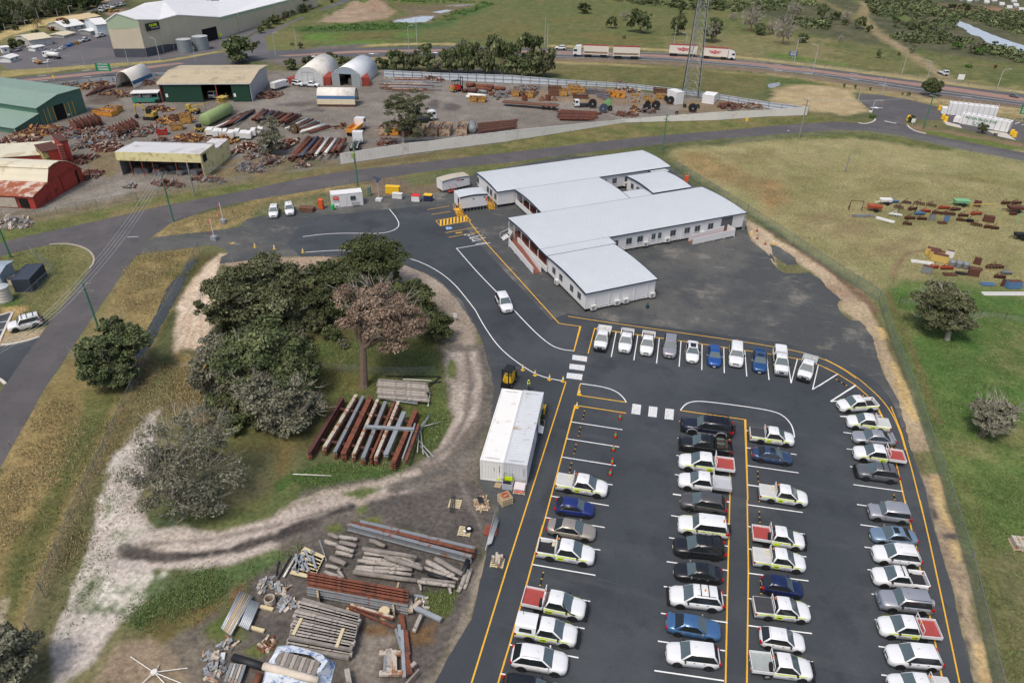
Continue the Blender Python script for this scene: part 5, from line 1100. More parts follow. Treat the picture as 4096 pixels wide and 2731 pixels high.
def local_window(par,x,z,w_,h,y=-.03):
 m=MB();m.b0(x-w_/2,x+w_/2,y-.03,y+.03,z-h/2,z+h/2);f=m.build('window',WINF,par)
 m=MB();m.b0(x-w_/2+.05,x-.02,y-.045,y-.03,z-h/2+.05,z+h/2-.05);m.b0(x+.02,x+w_/2-.05,y-.045,y-.03,z-h/2+.05,z+h/2-.05);m.build('pane',WING,f)
local_window(hut,W_*.69,h_*.62,W_*.17,h_*.32)
RED=mat('logo_red_panel',(222,72,46),.5)
m=MB();m.profile([(W_*.06,h_*.60),(W_*.06,h_*.80),(W_*.09,h_*.86),(W_*.21,h_*.86),(W_*.24,h_*.80),(W_*.24,h_*.60),(W_*.21,h_*.57),(W_*.09,h_*.57)],-.03,-.012);m.build('logo_panel',RED,hut)
write('SCF',h_*.11,hut,WHT,(W_*.15,-.034,h_*.72),(pi/2,0,0),'logo_lettering',.002,.15);write('131 132',h_*.085,hut,INK,(W_*.16,-.01,h_*.46),(pi/2,0,0),'phone_number_lettering',.002)
MB().box((W_*.15,-.2,.32),(.8,.3,.55)).build('air_conditioner',ACW,hut);MB().disc((W_*.15,-.36,.32),(0,1,0),.22,.02,12).build('fan_grille',ACG,hut)
for i,x in enumerate((.66,.75,.83)):
 t_=thing('folding_seat','small grey metal seat against the front of the white container office','seat',hut.matrix_basis@V((W_*x,-.35,0)),rz_,'seats under the office window')
 MB().box((0,0,.4),(.4,.35,.05)).build('seat',ACG,t_);MB().tube([(-.15,-.12,.38),(-.15,-.12,0)],.02,4).tube([(.15,-.12,.38),(.15,-.12,0)],.02,4).build('seat_leg',ACG,t_)
 MB().box((0,.15,.6),(.4,.03,.3)).build('backrest',ACG,t_)
def raised(t,bl,br,tl,tbl,label,lift,roofm,trim,depth=None,rise=.18,nav=True):
 a,rz,W_,D_,h=frame(t,bl,br,tl,tbl,depth)
 r_=thing('site_hut',label,'site hut',a,rz)
 m=MB();m.b0(0,W_,0,D_,lift,h-.05);w_=m.build('wall',WPAN2,r_)
 n_=8;P=[(D_*i/n_,h+rise*sin(pi*i/n_))for i in range(n_+1)]if D_>W_ else[(W_*i/n_,h+rise*sin(pi*i/n_))for i in range(n_+1)]
 m=MB()
 m.loft([[(p,y,z)for p,z in P]+[(p,y,z-.08)for p,z in P[::-1]]for y in(-.06,D_+.06)])
 m.build('roof',roofm,r_)
 m=MB();m.loft([[(p,-.09,z+.02),(p,-.05,z+.02),(p,-.05,z-.24),(p,-.09,z-.24)]for p,z in P]);m.build('fascia',trim,r_)
 m=MB()
 for i in range(9):
  x=.1+(W_-.2)*i/8;m.box((x,.1,lift/2),(.07,.07,lift));m.box((x,D_-.1,lift/2),(.07,.07,lift))
 m.b0(0,W_,.05,.15,lift-.1,lift);m.build('base_frame',ACG,r_)
 return r_,W_,D_,h
h1_,W_,D_,h_=raised('A6',(1930,1083),(2182,1047),(1897,942),(1855,885),'white meal hut on a raised frame with navy roof trim and yellow steps',.75,ROOFM,NAVY)
YST=mat('yellow_step_steel',(232,176,56),.5)
def steps(root,x0,sgn,y0,lift=.75):
 m=MB()
 for k in range(5):m.b0(x0+min(0,sgn*1.0),x0+max(0,sgn*1.0),y0-.9-.25*(k+1),y0-.9-.25*k,lift-.15*(k+1)-.04,lift-.15*(k+1))
 m.b0(x0+min(0,sgn*1.0),x0+max(0,sgn*1.0),y0-.9,y0+.3,lift-.06,lift)
 for x in(x0,x0+sgn*1.0):
  m.tube([(x,y0+.3,lift),(x,y0+.3,lift+1),(x,y0-.9,lift+1),(x,y0-2.1,.95),(x,y0-2.1,0)],.035,5);m.tube([(x,y0-.9,lift+1),(x,y0-.9,0)],.035,5);m.tube([(x,y0+.3,lift+.5),(x,y0-.9,lift+.5),(x,y0-2.1,.5)],.025,5)
 m.build('access_steps',YST,root)
steps(h1_,-.08,-1,.3);steps(h1_,W_+.08,1,1.2)
m=MB();m.b0(W_*.93,W_*.99,-.03,-.004,1.6,2.3);m.build('poster',mat('orange_poster',(230,110,50),.5),h1_)
m=MB();m.b0(W_*.47,W_*.53,-.03,-.004,h_-.75,h_-.55);m.b0(W_*.86,W_*.93,-.03,-.004,h_-.7,h_-.5);m.build('vent_window',WING,h1_)
m=MB();m.b0(-.03,-.004,.3,1.1,.8,h_-.35);m.build('door',mat('door_navy',(52,60,84),.5),h1_)
h2_,W_,D_,h_=raised('A6',(1770,905),(2020,850),(1766,795),(1758,752),'white toilet hut with a beige roof behind the meal hut',.55,mat('beige_roof',(186,178,160),.6),mat('grey_blue_trim',(120,130,140),.5))
m=MB();m.b0(W_*.52,W_*.66,-.03,-.004,h_-.55,h_-.32);m.build('red_sign',RED,h2_)
m=MB();m.b0(W_*.68,W_*.78,-.03,-.004,h_-.62,h_-.42);m.build('window',WING,h2_)
m=MB();m.b0(W_*.1,W_*.3,-.03,-.004,.6,h_-.4);m.b0(W_*.82,W_*.96,-.03,-.004,.6,h_-.4);m.build('door',WPAN2,h2_)
m=MB();m.b0(W_*.15,W_*.45,-.9,-.05,.3,.35);m.tube([(W_*.2,-.9,0),(W_*.2,-.9,1.2),(W_*.2,-.1,1.5)],.03,5);m.tube([(W_*.45,-.9,0),(W_*.45,-.9,1.2),(W_*.45,-.1,1.5)],.03,5);m.build('steps',mat('rust_red_steel',(130,56,40),.7),h2_)
# ================================================================ SHEDS, WAREHOUSE AND TANKS BEYOND THE STREET
def tallw(P,t,x2,y2):
 a,b=px(t,x2,y2);d=FW+RT*((a-1176)/FPX)-UP*((b-784.1)/FPX)
 hd=V((d.x,d.y));k=(P.x*hd.x+P.y*hd.y)/hd.length_squared
 return CAM_H+d.z*k
def front(t,bl,br,back=None,h_back=0.0):
 a,b=g(t,*bl),g(t,*br);d=b-a;W_=d.length;d.normalize();n_=V((-d.y,d.x,0))
 if n_.dot(a)<0:n_=-n_
 return a,atan2(d.y,d.x),W_,d,n_
def extr(par,prof,y0,y1,wallm,roofm,over=.25,th=.10,roof_to=None):
 m=MB();m.profile([(prof[0][0],0)]+prof+[(prof[-1][0],0)],y0,y1);w_=m.build('wall',wallm,par)
 i=0;k=0
 while i<len(prof)-1:
  j=i;pts=[prof[i]]
  while j<len(prof)-1 and abs(prof[j+1][0]-prof[j][0])>.05:j+=1;pts.append(prof[j])
  if len(pts)>1:
   q=list(pts);dx=(q[1][0]-q[0][0]);s_=(q[1][1]-q[0][1])/dx;q[0]=(q[0][0]-over,q[0][1]-s_*over)
   dx=(q[-1][0]-q[-2][0]);s_=(q[-1][1]-q[-2][1])/dx;q[-1]=(q[-1][0]+over,q[-1][1]+s_*over)
   m=MB();m.loft([[(x,y,z+.02)for x,z in q]+[(x,y,z+.02+th)for x,z in q[::-1]]for y in(y0-over,y1+over)])
   m.build('roof',roofm[k]if isinstance(roofm,list)else roofm,par);k+=1
  i=max(j,i+1)
 return w_
def opening(par,x0,x1,z0,z1,m_,y=-.06,name='doorway',d=.05):return MB().b0(x0,x1,y-d,y,z0,z1).build(name,m_,par)
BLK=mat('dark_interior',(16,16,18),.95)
TANR=ribbed('tan_roof_sheet',(188,174,144),'X',.9,.3,.6,stain=((160,146,122),.3,.25));DKG=ribbed('dark_green_door',(26,66,50),'X',.5,.2,.55);GREYW=ribbed('grey_blue_wall',(168,174,178),'Y',.6,.2,.5)
GRNR=ribbed('green_roof_sheet',(128,152,138),'X',.8,.25,.5);GRNW=ribbed('green_wall_sheet',(74,112,98),'X',.6,.25,.55)
REDW=ribbed('red_wall_sheet',(168,62,52),'X',.5,.15,.7,stain=((120,50,42),.3,.5));CREAM=ribbed('cream_roof_sheet',(212,206,182),'X',.7,.15,.6,stain=((188,176,146),.35,.3))
RUSTR=ribbed('rusty_roof_sheet',(198,184,170),'X',.35,.2,.8,stain=((150,84,58),.75,.55));YELW=mat('pale_yellow_cladding',(226,218,164),.7,var=.05,scale=.6,stain=((186,170,120),.3,.8));WROOF=ribbed('white_grey_roof',(206,206,206),'X',.9,.15,.5,stain=((180,176,170),.3,.3))
a,rz,W_,d,n_=front('A1',(1495,942),(2322,936));h=tallw(a,'A1',1468,768);D_=(g('A1',1735,602,h+.3)-a).dot(n_)
r_=thing('workshop_shed','large tan-roofed workshop shed with dark green sliding doors','shed',a,rz)
m=MB();m.b0(0,.15,.05,D_,0,h);m.b0(W_-.15,W_,.05,D_,0,h);m.b0(.15,W_-.15,D_-.15,D_,0,h);m.build('wall',GREYW,r_)
m=MB();P=[(-.4,h),(D_*.5,h+1.0),(D_+.4,h+.1)]
m.loft([[(x,y,z)for y,z in P]+[(x,y,z+.15)for y,z in P[::-1]]for x in(-.5,W_+.5)]);rf=m.build('roof',TANR,r_)
for sx in(.03,W_-.03):m=MB();m.add([(sx-.02,0,h),(sx-.02,D_*.5,h+.98),(sx-.02,D_,h+.05),(sx+.02,0,h),(sx+.02,D_*.5,h+.98),(sx+.02,D_,h+.05)],[(0,1,2),(5,4,3)]);m.build('gable',GREYW,r_)
for x0,x1 in((.04,.46),(.79,.985)):
 dr=MB().b0(W_*x0,W_*x1,-.12,-.02,.1,h-.15).build('sliding_door',DKG,r_)
 MB().b0(W_*x0+.3,W_*x0+.9,-.15,-.121,h*.28,h*.46).build('door_sign',WHT,dr)
MB().b0(-.2,W_+.2,-.45,-.35,h-.2,h+.02).build('gutter',WPAN2,r_)
m=MB();m.b0(W_*.62-.12,W_*.62+.12,-.1,.1,0,h-.1);m.b0(.0,.25,-.1,.1,0,h-.1);m.build('steel_post',mat('rust_post',(140,70,58),.8),r_)
MB().b0(.3,W_-.3,D_*.55,D_*.55+.05,0,h-.1).build('interior_shade_sheet',BLK,r_)  # near-black sheet paints the shade deep inside the open workshop
for i in range(4):
 m=MB();x=W_*(.28+.16*i);m.tube([(x,D_*.34,h+.85),(x+W_*.08,D_*.34,h+.85),(x+W_*.08,D_*.39,h+.92),(x,D_*.39,h+.92),(x,D_*.34,h+.85)],.07,4);m.build('skylight_frame',mat('faded_tan',(170,160,140),.7),rf)
A_,B_=g('A5',150,312),g('A5',800,110);d=(B_-A_);W_=d.length;d.normalize();n_=V((-d.y,d.x,0))
if n_.x>0:n_=-n_
rz=atan2(d.y,d.x)
r_=thing('green_shed','green gabled shed with a lean-to and an open tall doorway','shed',A_,rz)
F=lambda f:A_+d*W_*f
h1=tallw(A_,'A5',142,262);h2=tallw(F(.34),'A5',370,128);h3=tallw(F(.34),'A5',352,75);hr=tallw(F(.66),'A1',560,868);h4=tallw(F(.98),'A1',768,812)
sg=1 if V((-sin(rz),cos(rz),0)).dot(n_)>0 else-1
extr(r_,[(0,h1),(W_*.34,h2)],*sorted((.0,sg*45)),GRNW,GRNR)
extr(r_,[(W_*.345,h3),(W_*.66,hr),(W_,h4)],*sorted((.0,sg*45)),GRNW,GRNR)
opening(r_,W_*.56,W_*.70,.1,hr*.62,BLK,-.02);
for f0,f1 in((.42,.55),(.71,.83)):MB().b0(W_*f0,W_*f1,-.12,-.04,.1,hr*.62).build('sliding_door',GRNW,r_)
m=MB()
for f in(.42,.48,.55,.71,.77,.83):m.b0(W_*f-.06,W_*f+.06,-.17,-.125,.1,hr*.62)
m.build('yellow_door_edge',YST,r_)
MB().b0(W_*.715,W_*.745,-.2,-.125,h1*.4,h1*.75).build('door_sign',WHT,r_)
m=MB();m.tube([(-.1,-.1,h1),(-.1,-.1,0)],.08,5);m.build('downpipe',WPAN2,r_)
a,rz,W_,d,n_=front('A5',(1128,692),(1885,714));h=tallw(a,'A5',1088,472);h2=tallw(a+d*W_,'A5',1850,486);D_=(g('A5',1265,387,h-.3)-a).dot(n_)
r_=thing('open_storage_shed','pale yellow open-fronted storage shed with a flat white roof','shed',a,rz)
m=MB();m.b0(-.2,W_+.1,-.15,-.03,h*.64,h+.02);m.build('fascia',YELW,r_)
MB().b0(W_-.12,W_,0,D_,0,h-.06).build('end_wall',YELW,r_);MB().b0(0,.12,0,D_,0,h-.06).build('end_wall',mat('grey_wall',(120,120,122),.8),r_)
MB().b0(.13,W_-.13,D_-.12,D_,0,h-.06).build('rear_wall',mat('grey_wall',(120,120,122),.8),r_)
m=MB();m.loft([[(x,-.1,h-.05),(x,D_+.1,h-.3),(x,D_+.1,h-.2),(x,-.1,h+.03)]for x in(-.2,W_+.15)]);m.build('roof',WROOF,r_)
for f in(.13,.27,.40,.68,.99):MB().tube([(W_*f,.05,0),(W_*f,.05,h*.66)],.09,5).build('steel_post',mat('rust_post',(140,70,58),.8),r_)
ext_=MB();ext_.b0(W_,W_+W_*.01,D_,D_*1.9,0,h*.72);ext_.b0(W_*.80,W_,D_*1.9-.1,D_*1.9,0,h*.72);ext_.build('rear_extension_wall',YELW,r_)
MB().b0(W_*.8,W_+W_*.012,D_+.05,D_*1.9+.05,h*.72,h*.75).build('rear_extension_roof',WROOF,r_)
for y0,y1,z0,z1 in((.12,.34,.58,.88),(D_*1.05/D_,D_*1.4/D_,.33,.56),(D_*1.52/D_,D_*1.78/D_,.36,.6)):
 w_=MB().b0(W_-.02 if y0<1 else W_+.02,W_+.10+(.06 if y0>1 else 0),D_*y0,D_*y1,h*z0,h*z1).build('window',BLK,r_)
for i in range(22):
 x=W_*ru(.08,.95);y=ru(.8,D_*.8);s_=ru(.6,1.1)
 t_=thing('stacked_crate','grey crate of steel fittings stored under the pale yellow shed','crate',a+d*x+n_*y,rz+ru(-.2,.2),'crates under the yellow shed')
 MB().box((0,0,s_*.5),(s_*1.5,s_*1.1,s_),0,0,.95).build('crate_body',mat(R.choice(['crate_grey','crate_blue_grey','crate_brown']),{'crate_grey':(120,122,124)}.get('x',(110,112,116)),.8,var=.2),t_);MB().box((0,0,s_+.05),(s_*1.3,s_*.9,.1)).build('load',mat('rust_load',(112,78,62),.8),t_)
A_,B_=g('A5',338,1002),g('A5',735,762);d=B_-A_;W_=d.length*1.12;d.normalize();n_=V((-d.y,d.x,0))
if n_.x>0:n_=-n_
rz=atan2(d.y,d.x);F=lambda f:A_+d*W_*f;sg=1 if V((-sin(rz),cos(rz),0)).dot(n_)>0 else-1
r_=thing('red_barn','dark red arched barn with a rusty lean-to roof at the left edge','barn',A_,rz)
h1=tallw(A_,'A5',300,888);h2=tallw(F(.33),'A5',470,748);h3=tallw(F(.42),'A5',545,612);hp=tallw(F(.55),'A5',605,566)
extr(r_,[(0,h1),(W_*.30,h2)],*sorted((0.,sg*40)),REDW,RUSTR)
extr(r_,[(W_*.305,h2+.1),(W_*.40,h3)],*sorted((0.,sg*40)),REDW,CREAM)
extr(r_,[(W_*.405,hp-.2),(W_*.5,hp+.05),(W_*.62,hp),(W_*.76,hp*.88),(W_*.88,hp*.68),(W_,hp*.4)],*sorted((0.,sg*40)),REDW,CREAM)
opening(r_,W_*.86,W_*.90,.1,hp*.45,BLK,-.02)
MB().b0(W_*.56,W_*.85,-.16,-.08,.1,hp*.52).build('sliding_door',REDW,r_);MB().b0(W_*.54,W_*.92,-.2,-.08,hp*.54,hp*.58).build('door_track',REDW,r_)
t0=sg*-1
m=MB();m.b0(-.14,-.03,sg*1.2,sg*2.8,.2,h1*.8);m.b0(-.14,-.03,sg*10,sg*18,.2,h1*.8);m.build('dark_opening',BLK,r_);MB().b0(-.14,-.03,sg*3.4,sg*9.4,.2,h1*.85).build('lean_to_panel',mat('pale_panel',(178,168,154),.8,var=.15),r_)
a,rz,W_,d,n_=front('A5',(440,640),(690,590));h=tallw(a,'A5',420,480)
r_=thing('red_silo_block','rust red steel silo block with a chimney behind the barn','silo',a,rz)
h5=tallw(a+d*W_*.98,'A5',672,372)
MB().b0(0,W_*.2,.0,6,0,h).build('cream_face',mat('stained_cream',(186,172,112),.8,stain=((60,48,40),.5,.6)),r_)
MB().b0(W_*.2,W_*.62,.0,6,0,h*1.02).build('silo_box',REDW,r_);MB().b0(W_*.72,W_,.0,6,0,h5).build('silo_box',REDW,r_)
m=MB();m.b0(-.1,W_*.64,-.1,6.1,h*1.02,h*1.05);m.b0(W_*.7,W_+.1,-.1,6.1,h5,h5+.25);m.build('silo_top',mat('dark_rust',(84,52,44),.9),r_)
m=MB();m.box((W_*.66,-.6,h*.62),(.8,.8,h*1.28));
for k in range(9):m.box((W_*.66,-.6,h*.15*k+.3),(1.0,1.0,.14))
m.build('elevator_leg',mat('rust_pink',(150,84,74),.8,var=.2),r_)
a,rz,W_,d,n_=front('A5',(-200,640),(430,600));h=tallw(g('A5',430,600),'A5',430,500)
r_=thing('cream_roof_shed','low cream-roofed shed joined to the rust red silo block','shed',a,rz)
extr(r_,[(0,h),(W_,h)],0,9,REDW,CREAM)
def quonset(t,bl,br,peak,back,label,cover,stripe,ribs=True,legs=0.0,end=None,name='arched_shelter',base=None,seg=14,bow=1.0):
 a,rz,W_,d,n_=front(t,bl,br);mid=a+d*W_*.5;hp=tallw(mid,t,*peak);D_=(g(t,*back)-(a+d*W_)).length
 bk=g(t,*back)-(a+d*W_);D_=bk.length;n_=bk.normalized();d2=V((n_.y,-n_.x,0));W2_=W_*abs(d.dot(d2));d=d2 if d.dot(d2)>0 else-d2;W_=W2_;a=mid-d*W_*.5;rz=atan2(d.y,d.x)
 r_=thing(name,label,'shelter',a,rz);h0=legs
 prof=lambda k:(W_*.5-W_*.5*cos(pi*k/seg),h0+(hp-h0)*sin(pi*k/seg)**bow)
 m=MB();m.smooth=True
 P=[prof(k)for k in range(seg+1)];Q=[(W_*.5+(x-W_*.5)*.985,z-.07)for x,z in P]
 m.loft([[(x,y,z)for x,z in P]+[(x,y,z)for x,z in Q[::-1]]for y in(0,D_)]);m.build('cover',cover,r_)
 if stripe:
  for s_ in(1,-1):
   for k in((1,2),):
    a1,b1=prof(k[0]),prof(k[1]);m=MB();f=lambda p:(W_-p[0]-.02*-1 if s_>0 else p[0]-.02,p[1]+.01)
    q=[f(a1),f(b1)];m.add([(q[0][0],.02,q[0][1]),(q[1][0],.02,q[1][1]),(q[1][0],D_-.02,q[1][1]),(q[0][0],D_-.02,q[0][1])],[(0,1,2,3)]);m.build('stripe',stripe,r_)
 if ribs:
  m=MB()
  for y in(0.05,D_*.25,D_*.5,D_*.75,D_-.05):m.tube([(W_*.5+(x-W_*.5)*.97,y,max(0,z-.12))for x,z in P],.06,4)
  m.build('frame_hoops',ACG,r_)
 if end:
  m=MB();m.profile([(x,z)for x,z in P],D_-.12,D_-.06)if end=='back' else m.profile([(x,z)for x,z in P],.04,.12);m.build('end_wall',mat('shelter_end',(196,198,198),.6),r_)
 return r_,W_,D_,hp,a,d,n_
FAB=mat('white_fabric',(226,222,212),.6,var=.04,scale=.5,stain=((204,198,184),.3,.6));FBLUE=mat('blue_stripe',(58,98,140),.6)
quonset('A1',(1042,822),(1262,806),(1145,656),(1440,728),'white fabric arched shelter open to the front, nearest the highway sign',FAB,FBLUE)
r_,W_,D_,hp,a,d,n_=quonset('A2',(352,792),(628,786),(478,618),(772,655),'white domed store with closed double doors',FAB,None,ribs=False,end='front',bow=.75)
m=MB()
for x in(.28,.48,.68):m.b0(W_*x-.03,W_*x+.03,-.02,.03,0,hp*.72)
m.b0(W_*.28,W_*.68,-.02,.03,hp*.72,hp*.74);m.build('door_frame',ACG,r_)
r_,W_,D_,hp,a,d,n_=quonset('A2',(700,790),(975,796),(835,615),(1130,680),'white domed store with its grey doors slid open',ribbed('dome_sheet',(226,228,230),'Y',.5,.3,.4,.1),None,ribs=False,bow=.75)
MB().profile([(W_*.02,hp*.62),(W_*.15,hp*.8),(W_*.3,hp*.92),(W_*.5,hp*.985),(W_*.7,hp*.92),(W_*.85,hp*.8),(W_*.98,hp*.62)],.05,.12).build('end_wall',mat('dome_end',(150,164,176),.5),r_)
for x0,x1 in((.0,.27),(.68,.98)):MB().b0(W_*x0,W_*x1,-.15,-.05,0,hp*.66).build('sliding_door',mat('zinc_door',(158,164,166),.5,.2,var=.06),r_)
MB().b0(W_*.1,W_*.9,D_*.5,D_*.5+.05,0,hp*.6).build('interior_shade_sheet',BLK,r_);MB().b0(W_*.45,W_*.66,2.5,3.2,.0,hp*.3).build('stored_crates',mat('pale_crates',(170,164,154),.8,var=.2,scale=3),r_)  # first box: near-black sheet standing for the unlit back of the dome
CRED=mat('container_red',(160,70,58),.6,var=.08,scale=.6,stain=((130,58,48),.3,.9))
for bl,br,tl,tbl,lb in[((978,796),(1050,792),(976,716),(1105,640),'red container under the right side of the open dome'),((626,786),(690,786),(624,712),(720,640),'red container wedged between the two white domes'),((290,770),(350,780),(284,716),(380,650),'red container under the left side of the closed dome')]:
 container('A2',bl,br,tl,tbl,lb,CRED,group=None,depth=12.0 if 'open' in lb else 7.0)
a,rz,W_,d,n_=front('A2',(566,980),(915,984));h=tallw(a,'A2',558,872);D_=5.2;hp=tallw(a+n_*D_*.5,'A2',640,800)
r_=thing('arched_shelter','low arched shelter with a blue band and cream lower wall, broadside in the yard','shelter',a,rz)
P=[(D_*.5-D_*.5*cos(pi*k/12),.6+(hp-.6)*sin(pi*k/12)**.8)for k in range(13)]
m=MB();m.smooth=True;m.loft([[(x,y,z)for y,z in P]+[(x,D_*.5+(y-D_*.5)*.98,z-.06)for y,z in P[::-1]]for x in(0,W_)]);m.build('cover',FAB,r_)
m=MB();m.b0(.02,W_-.02,-.05,-.005,.0,.55);m.build('skirt',mat('dark_skirt',(86,58,52),.8),r_)
MB().b0(.02,W_-.02,-.08,-.02,.6,P[1][1]+.1).build('lower_wall',mat('cream_panel',(222,210,180),.7),r_)
m=MB();q0,q1=P[1],P[2];m.add([(.02,q0[0]-.06,q0[1]),(W_-.02,q0[0]-.06,q0[1]),(W_-.02,q1[0]-.05,q1[1]),(.02,q1[0]-.05,q1[1])],[(0,1,2,3)]);m.build('stripe',FBLUE,r_)
m=MB()
for x in(W_-.05,W_*.75,W_*.5):m.tube([(x,D_*.5+(y-D_*.5)*.95,max(0,z-.15))for y,z in P],.06,4)
m.build('frame_hoops',mat('rusty_hoop',(120,92,80),.8),r_)
def shell(root,t,low,top,wm,name='wall',th=.3):
 a,b=g(t[0],*low[0]),g(t[1],*low[1]);ha,hb=top
 d=(b-a).normalized();n_=V((-d.y,d.x,0));n_=n_ if n_.dot(a)>0 else-n_
 m=MB();m.loft([[(p.x,p.y,0),(p.x+n_.x*th,p.y+n_.y*th,0),(p.x+n_.x*th,p.y+n_.y*th,h_),(p.x,p.y,h_)]for p,h_ in((a,ha),(b,hb))]);return m.build(name,wm,root)
QW=ribbed('warehouse_cladding',(206,196,172),'X',1.2,.12,.6);QG=mat('sage_gable',(172,190,162),.6,var=.05);QB=mat('dark_grey_base',(82,86,94),.7,var=.08,scale=.3);QR=ribbed('warehouse_roof',(232,232,232),'Y',1.5,.12,.4)
wh=thing('warehouse','huge cream warehouse with a white roof, dark base and a black and lime sign','warehouse')
PA,PB,PC=g('A1',1062,529),g('A1',1345,527),g('A1',2052,348);PD=g('A2',570,60)
HA=tallw(PA,'A1',1012,195);HB=tallw(PB,'A1',1303,186);HC=tallw(PC,'A1',2035,166);PM=PB.lerp(PC,.47);HM=tallw(PM,'A1',1642,144);PL=PB.lerp(PC,.24);HL=tallw(PL,'A1',1482,189);PG=PA.lerp(PB,.40);HG=tallw(PG,'A1',1122,126);HD=tallw(PD,'A2',566,-60)
def panel(pts,m_,name,th=.4,off=0.0):
 m=MB();a,b=pts[0][0],pts[-1][0];d=(b-a).normalized();n_=V((-d.y,d.x,0));n_=n_ if n_.dot(a)>0 else-n_
 m.loft([[(p.x-n_.x*off,p.y-n_.y*off,z0),(p.x+n_.x*(th),p.y+n_.y*(th),z0),(p.x+n_.x*(th),p.y+n_.y*(th),z1),(p.x-n_.x*off,p.y-n_.y*off,z1)]for p,z0,z1 in pts]);return m.build(name,m_,wh)
hb_=HA*.245
panel([(PA,hb_,HA*.78),(PB,hb_,HB*.80)],QW,'wall');panel([(PA,HA*.78,HA),(PG,HA*.78,HG),(PB,HB*.80,HB)],QG,'gable');panel([(PA,0,hb_),(PB,0,hb_)],QB,'base_wall',.4,.15)
panel([(PB,hb_,HB),(PL,hb_*.9,HL),(PM,hb_*.5,HM),(PC,.0,HC)],QW,'wall');panel([(PB,0,hb_),(PL,0,hb_*.9),(PM,0,hb_*.5)],QB,'base_wall',.4,.15)
panel([(PC,0,HC*.86),(PD,0,HD*.86)],QW,'wall');panel([(PC,HC*.86,HC),(PD,HD*.86,HD)],QG,'gable')
m=MB();up_=[(PA,HA),(PG,HG),(PB,HB),(PL,HL),(PM,HM),(PC,HC),(PD,HD)]
vs_=[V((p.x,p.y,h_+.1))for p,h_ in up_];bk=g('D',-20,-130,HA);bk2=g('D',330,-120,HG);bk3=g('D',560,-140,HM)
ix=[tuple(v)for v in vs_]+[tuple(g('A1',1500,8,HG+.1)),tuple(g('A1',1640,-60,HG)),tuple(g('A1',2000,-90,HM)),tuple(g('A2',300,-110,HD)),tuple(g('A1',1330,30,HA))]
m.add(ix,[(0,1,7,11),(1,2,3,7),(7,3,4,8),(4,5,9),(4,9,8),(5,6,10),(5,10,9)])
m.add([(x,y,z-.35)for x,y,z in ix],[(0,1,7,11),(1,2,3,7),(7,3,4,8),(4,5,9),(4,9,8),(5,6,10),(5,10,9)])
m.build('roof',QR,wh,fix=False)
m=MB()
for(p,h_),(q,k)in zip(up_[:-1],up_[1:]):m.tube([(p.x,p.y,h_+.15),(q.x,q.y,k+.15)],.22,5)
m.build('gutter',WPAN2,wh)
m=MB()
for f,hh in((.02,HB),(.22,HL),(.35,HL),(.8,HC),(.98,HC)):
 p=PB.lerp(PC,f);m.tube([(p.x,p.y-.6,0),(p.x,p.y-.6,hh-.2)],.14,4)
for f in(.15,.32,.5,.68,.85):p=PC.lerp(PD,f);m.tube([(p.x+.3,p.y-.5,0),(p.x+.3,p.y-.5,HC-.2)],.14,4)
m.build('downpipe',QW,wh)['kind']='stuff'
dq=(PC-PB).normalized();qrz=atan2(dq.y,dq.x)
def onwall(x,y):
 a_,b_=px('A1',x,y);dd=FW+RT*((a_-1176)/FPX)-UP*((b_-784.1)/FPX);nn=V((-dq.y,dq.x,0))
 k=PB.dot(nn)/V((dd.x,dd.y,0)).dot(nn);P_=V((0,0,CAM_H))+dd*k;return(V((P_.x,P_.y,0))-PB).dot(dq),P_.z
def wpan(x0,y0,x1,y1,m_,name,d=.35):
 s0,z1=onwall(x0,y0);s1,z0=onwall(x1,y1);o_=MB().b0(s0,s1,-d,-.05,max(0,z0),z1).build(name,m_,wh);o_.location=PB;o_.rotation_euler=(0,0,qrz);return(s0+s1)/2,(z0+z1)/2,s1-s0,z1-z0
wpan(1852,275,2000,356,BLK,'doorway');wpan(2008,312,2030,332,SIGNY,'lime_sign',.5)
cx_,cz_,ww,hh=wpan(1328,222,1462,265,mat('sign_black',(44,46,48),.5),'sign_board',.5)
def wtext(tx,sz,s_,z_,m_,**k):
 o_=write(tx,sz,wh,m_,PB+dq*s_+V((dq.y,-dq.x,0))*.56+V((0,0,z_)),(pi/2,0,qrz),'sign_lettering',.02,**k);return o_
s0,zz=onwall(1393,232);wtext('QUBE',hh*.30,s0,zz,SIGNY,xs=1.35,bold=.02*hh);s0,zz=onwall(1412,254);wtext('PORTS & BULK',hh*.15,s0,zz,WHT)
pr=(PD-PC).normalized();p=PC.lerp(PD,.86)
o_=MB().box((0,-.4,0),(6,.2,3)).build('sign_board',MATS['sign_black'],wh);o_.location=(p.x,p.y,HC*.78);o_.rotation_euler=(0,0,atan2(pr.y,pr.x))
o2=write('QUBE',.9,wh,SIGNY,(p.x,p.y,HC*.8),(pi/2,0,atan2(pr.y,pr.x)),'sign_lettering',.02,bold=.03);o2.location=V((p.x,p.y,HC*.8))+V((pr.y,-pr.x,0))*.55
for i in range(3):
 q=g('A1',1880+50*i,6+4*i,HG);MB().box((q.x,q.y,q.z+.3),(2.6,1.6,.08),.5).build('solar_panel',mat('solar_panel',(60,64,78),.2),wh)
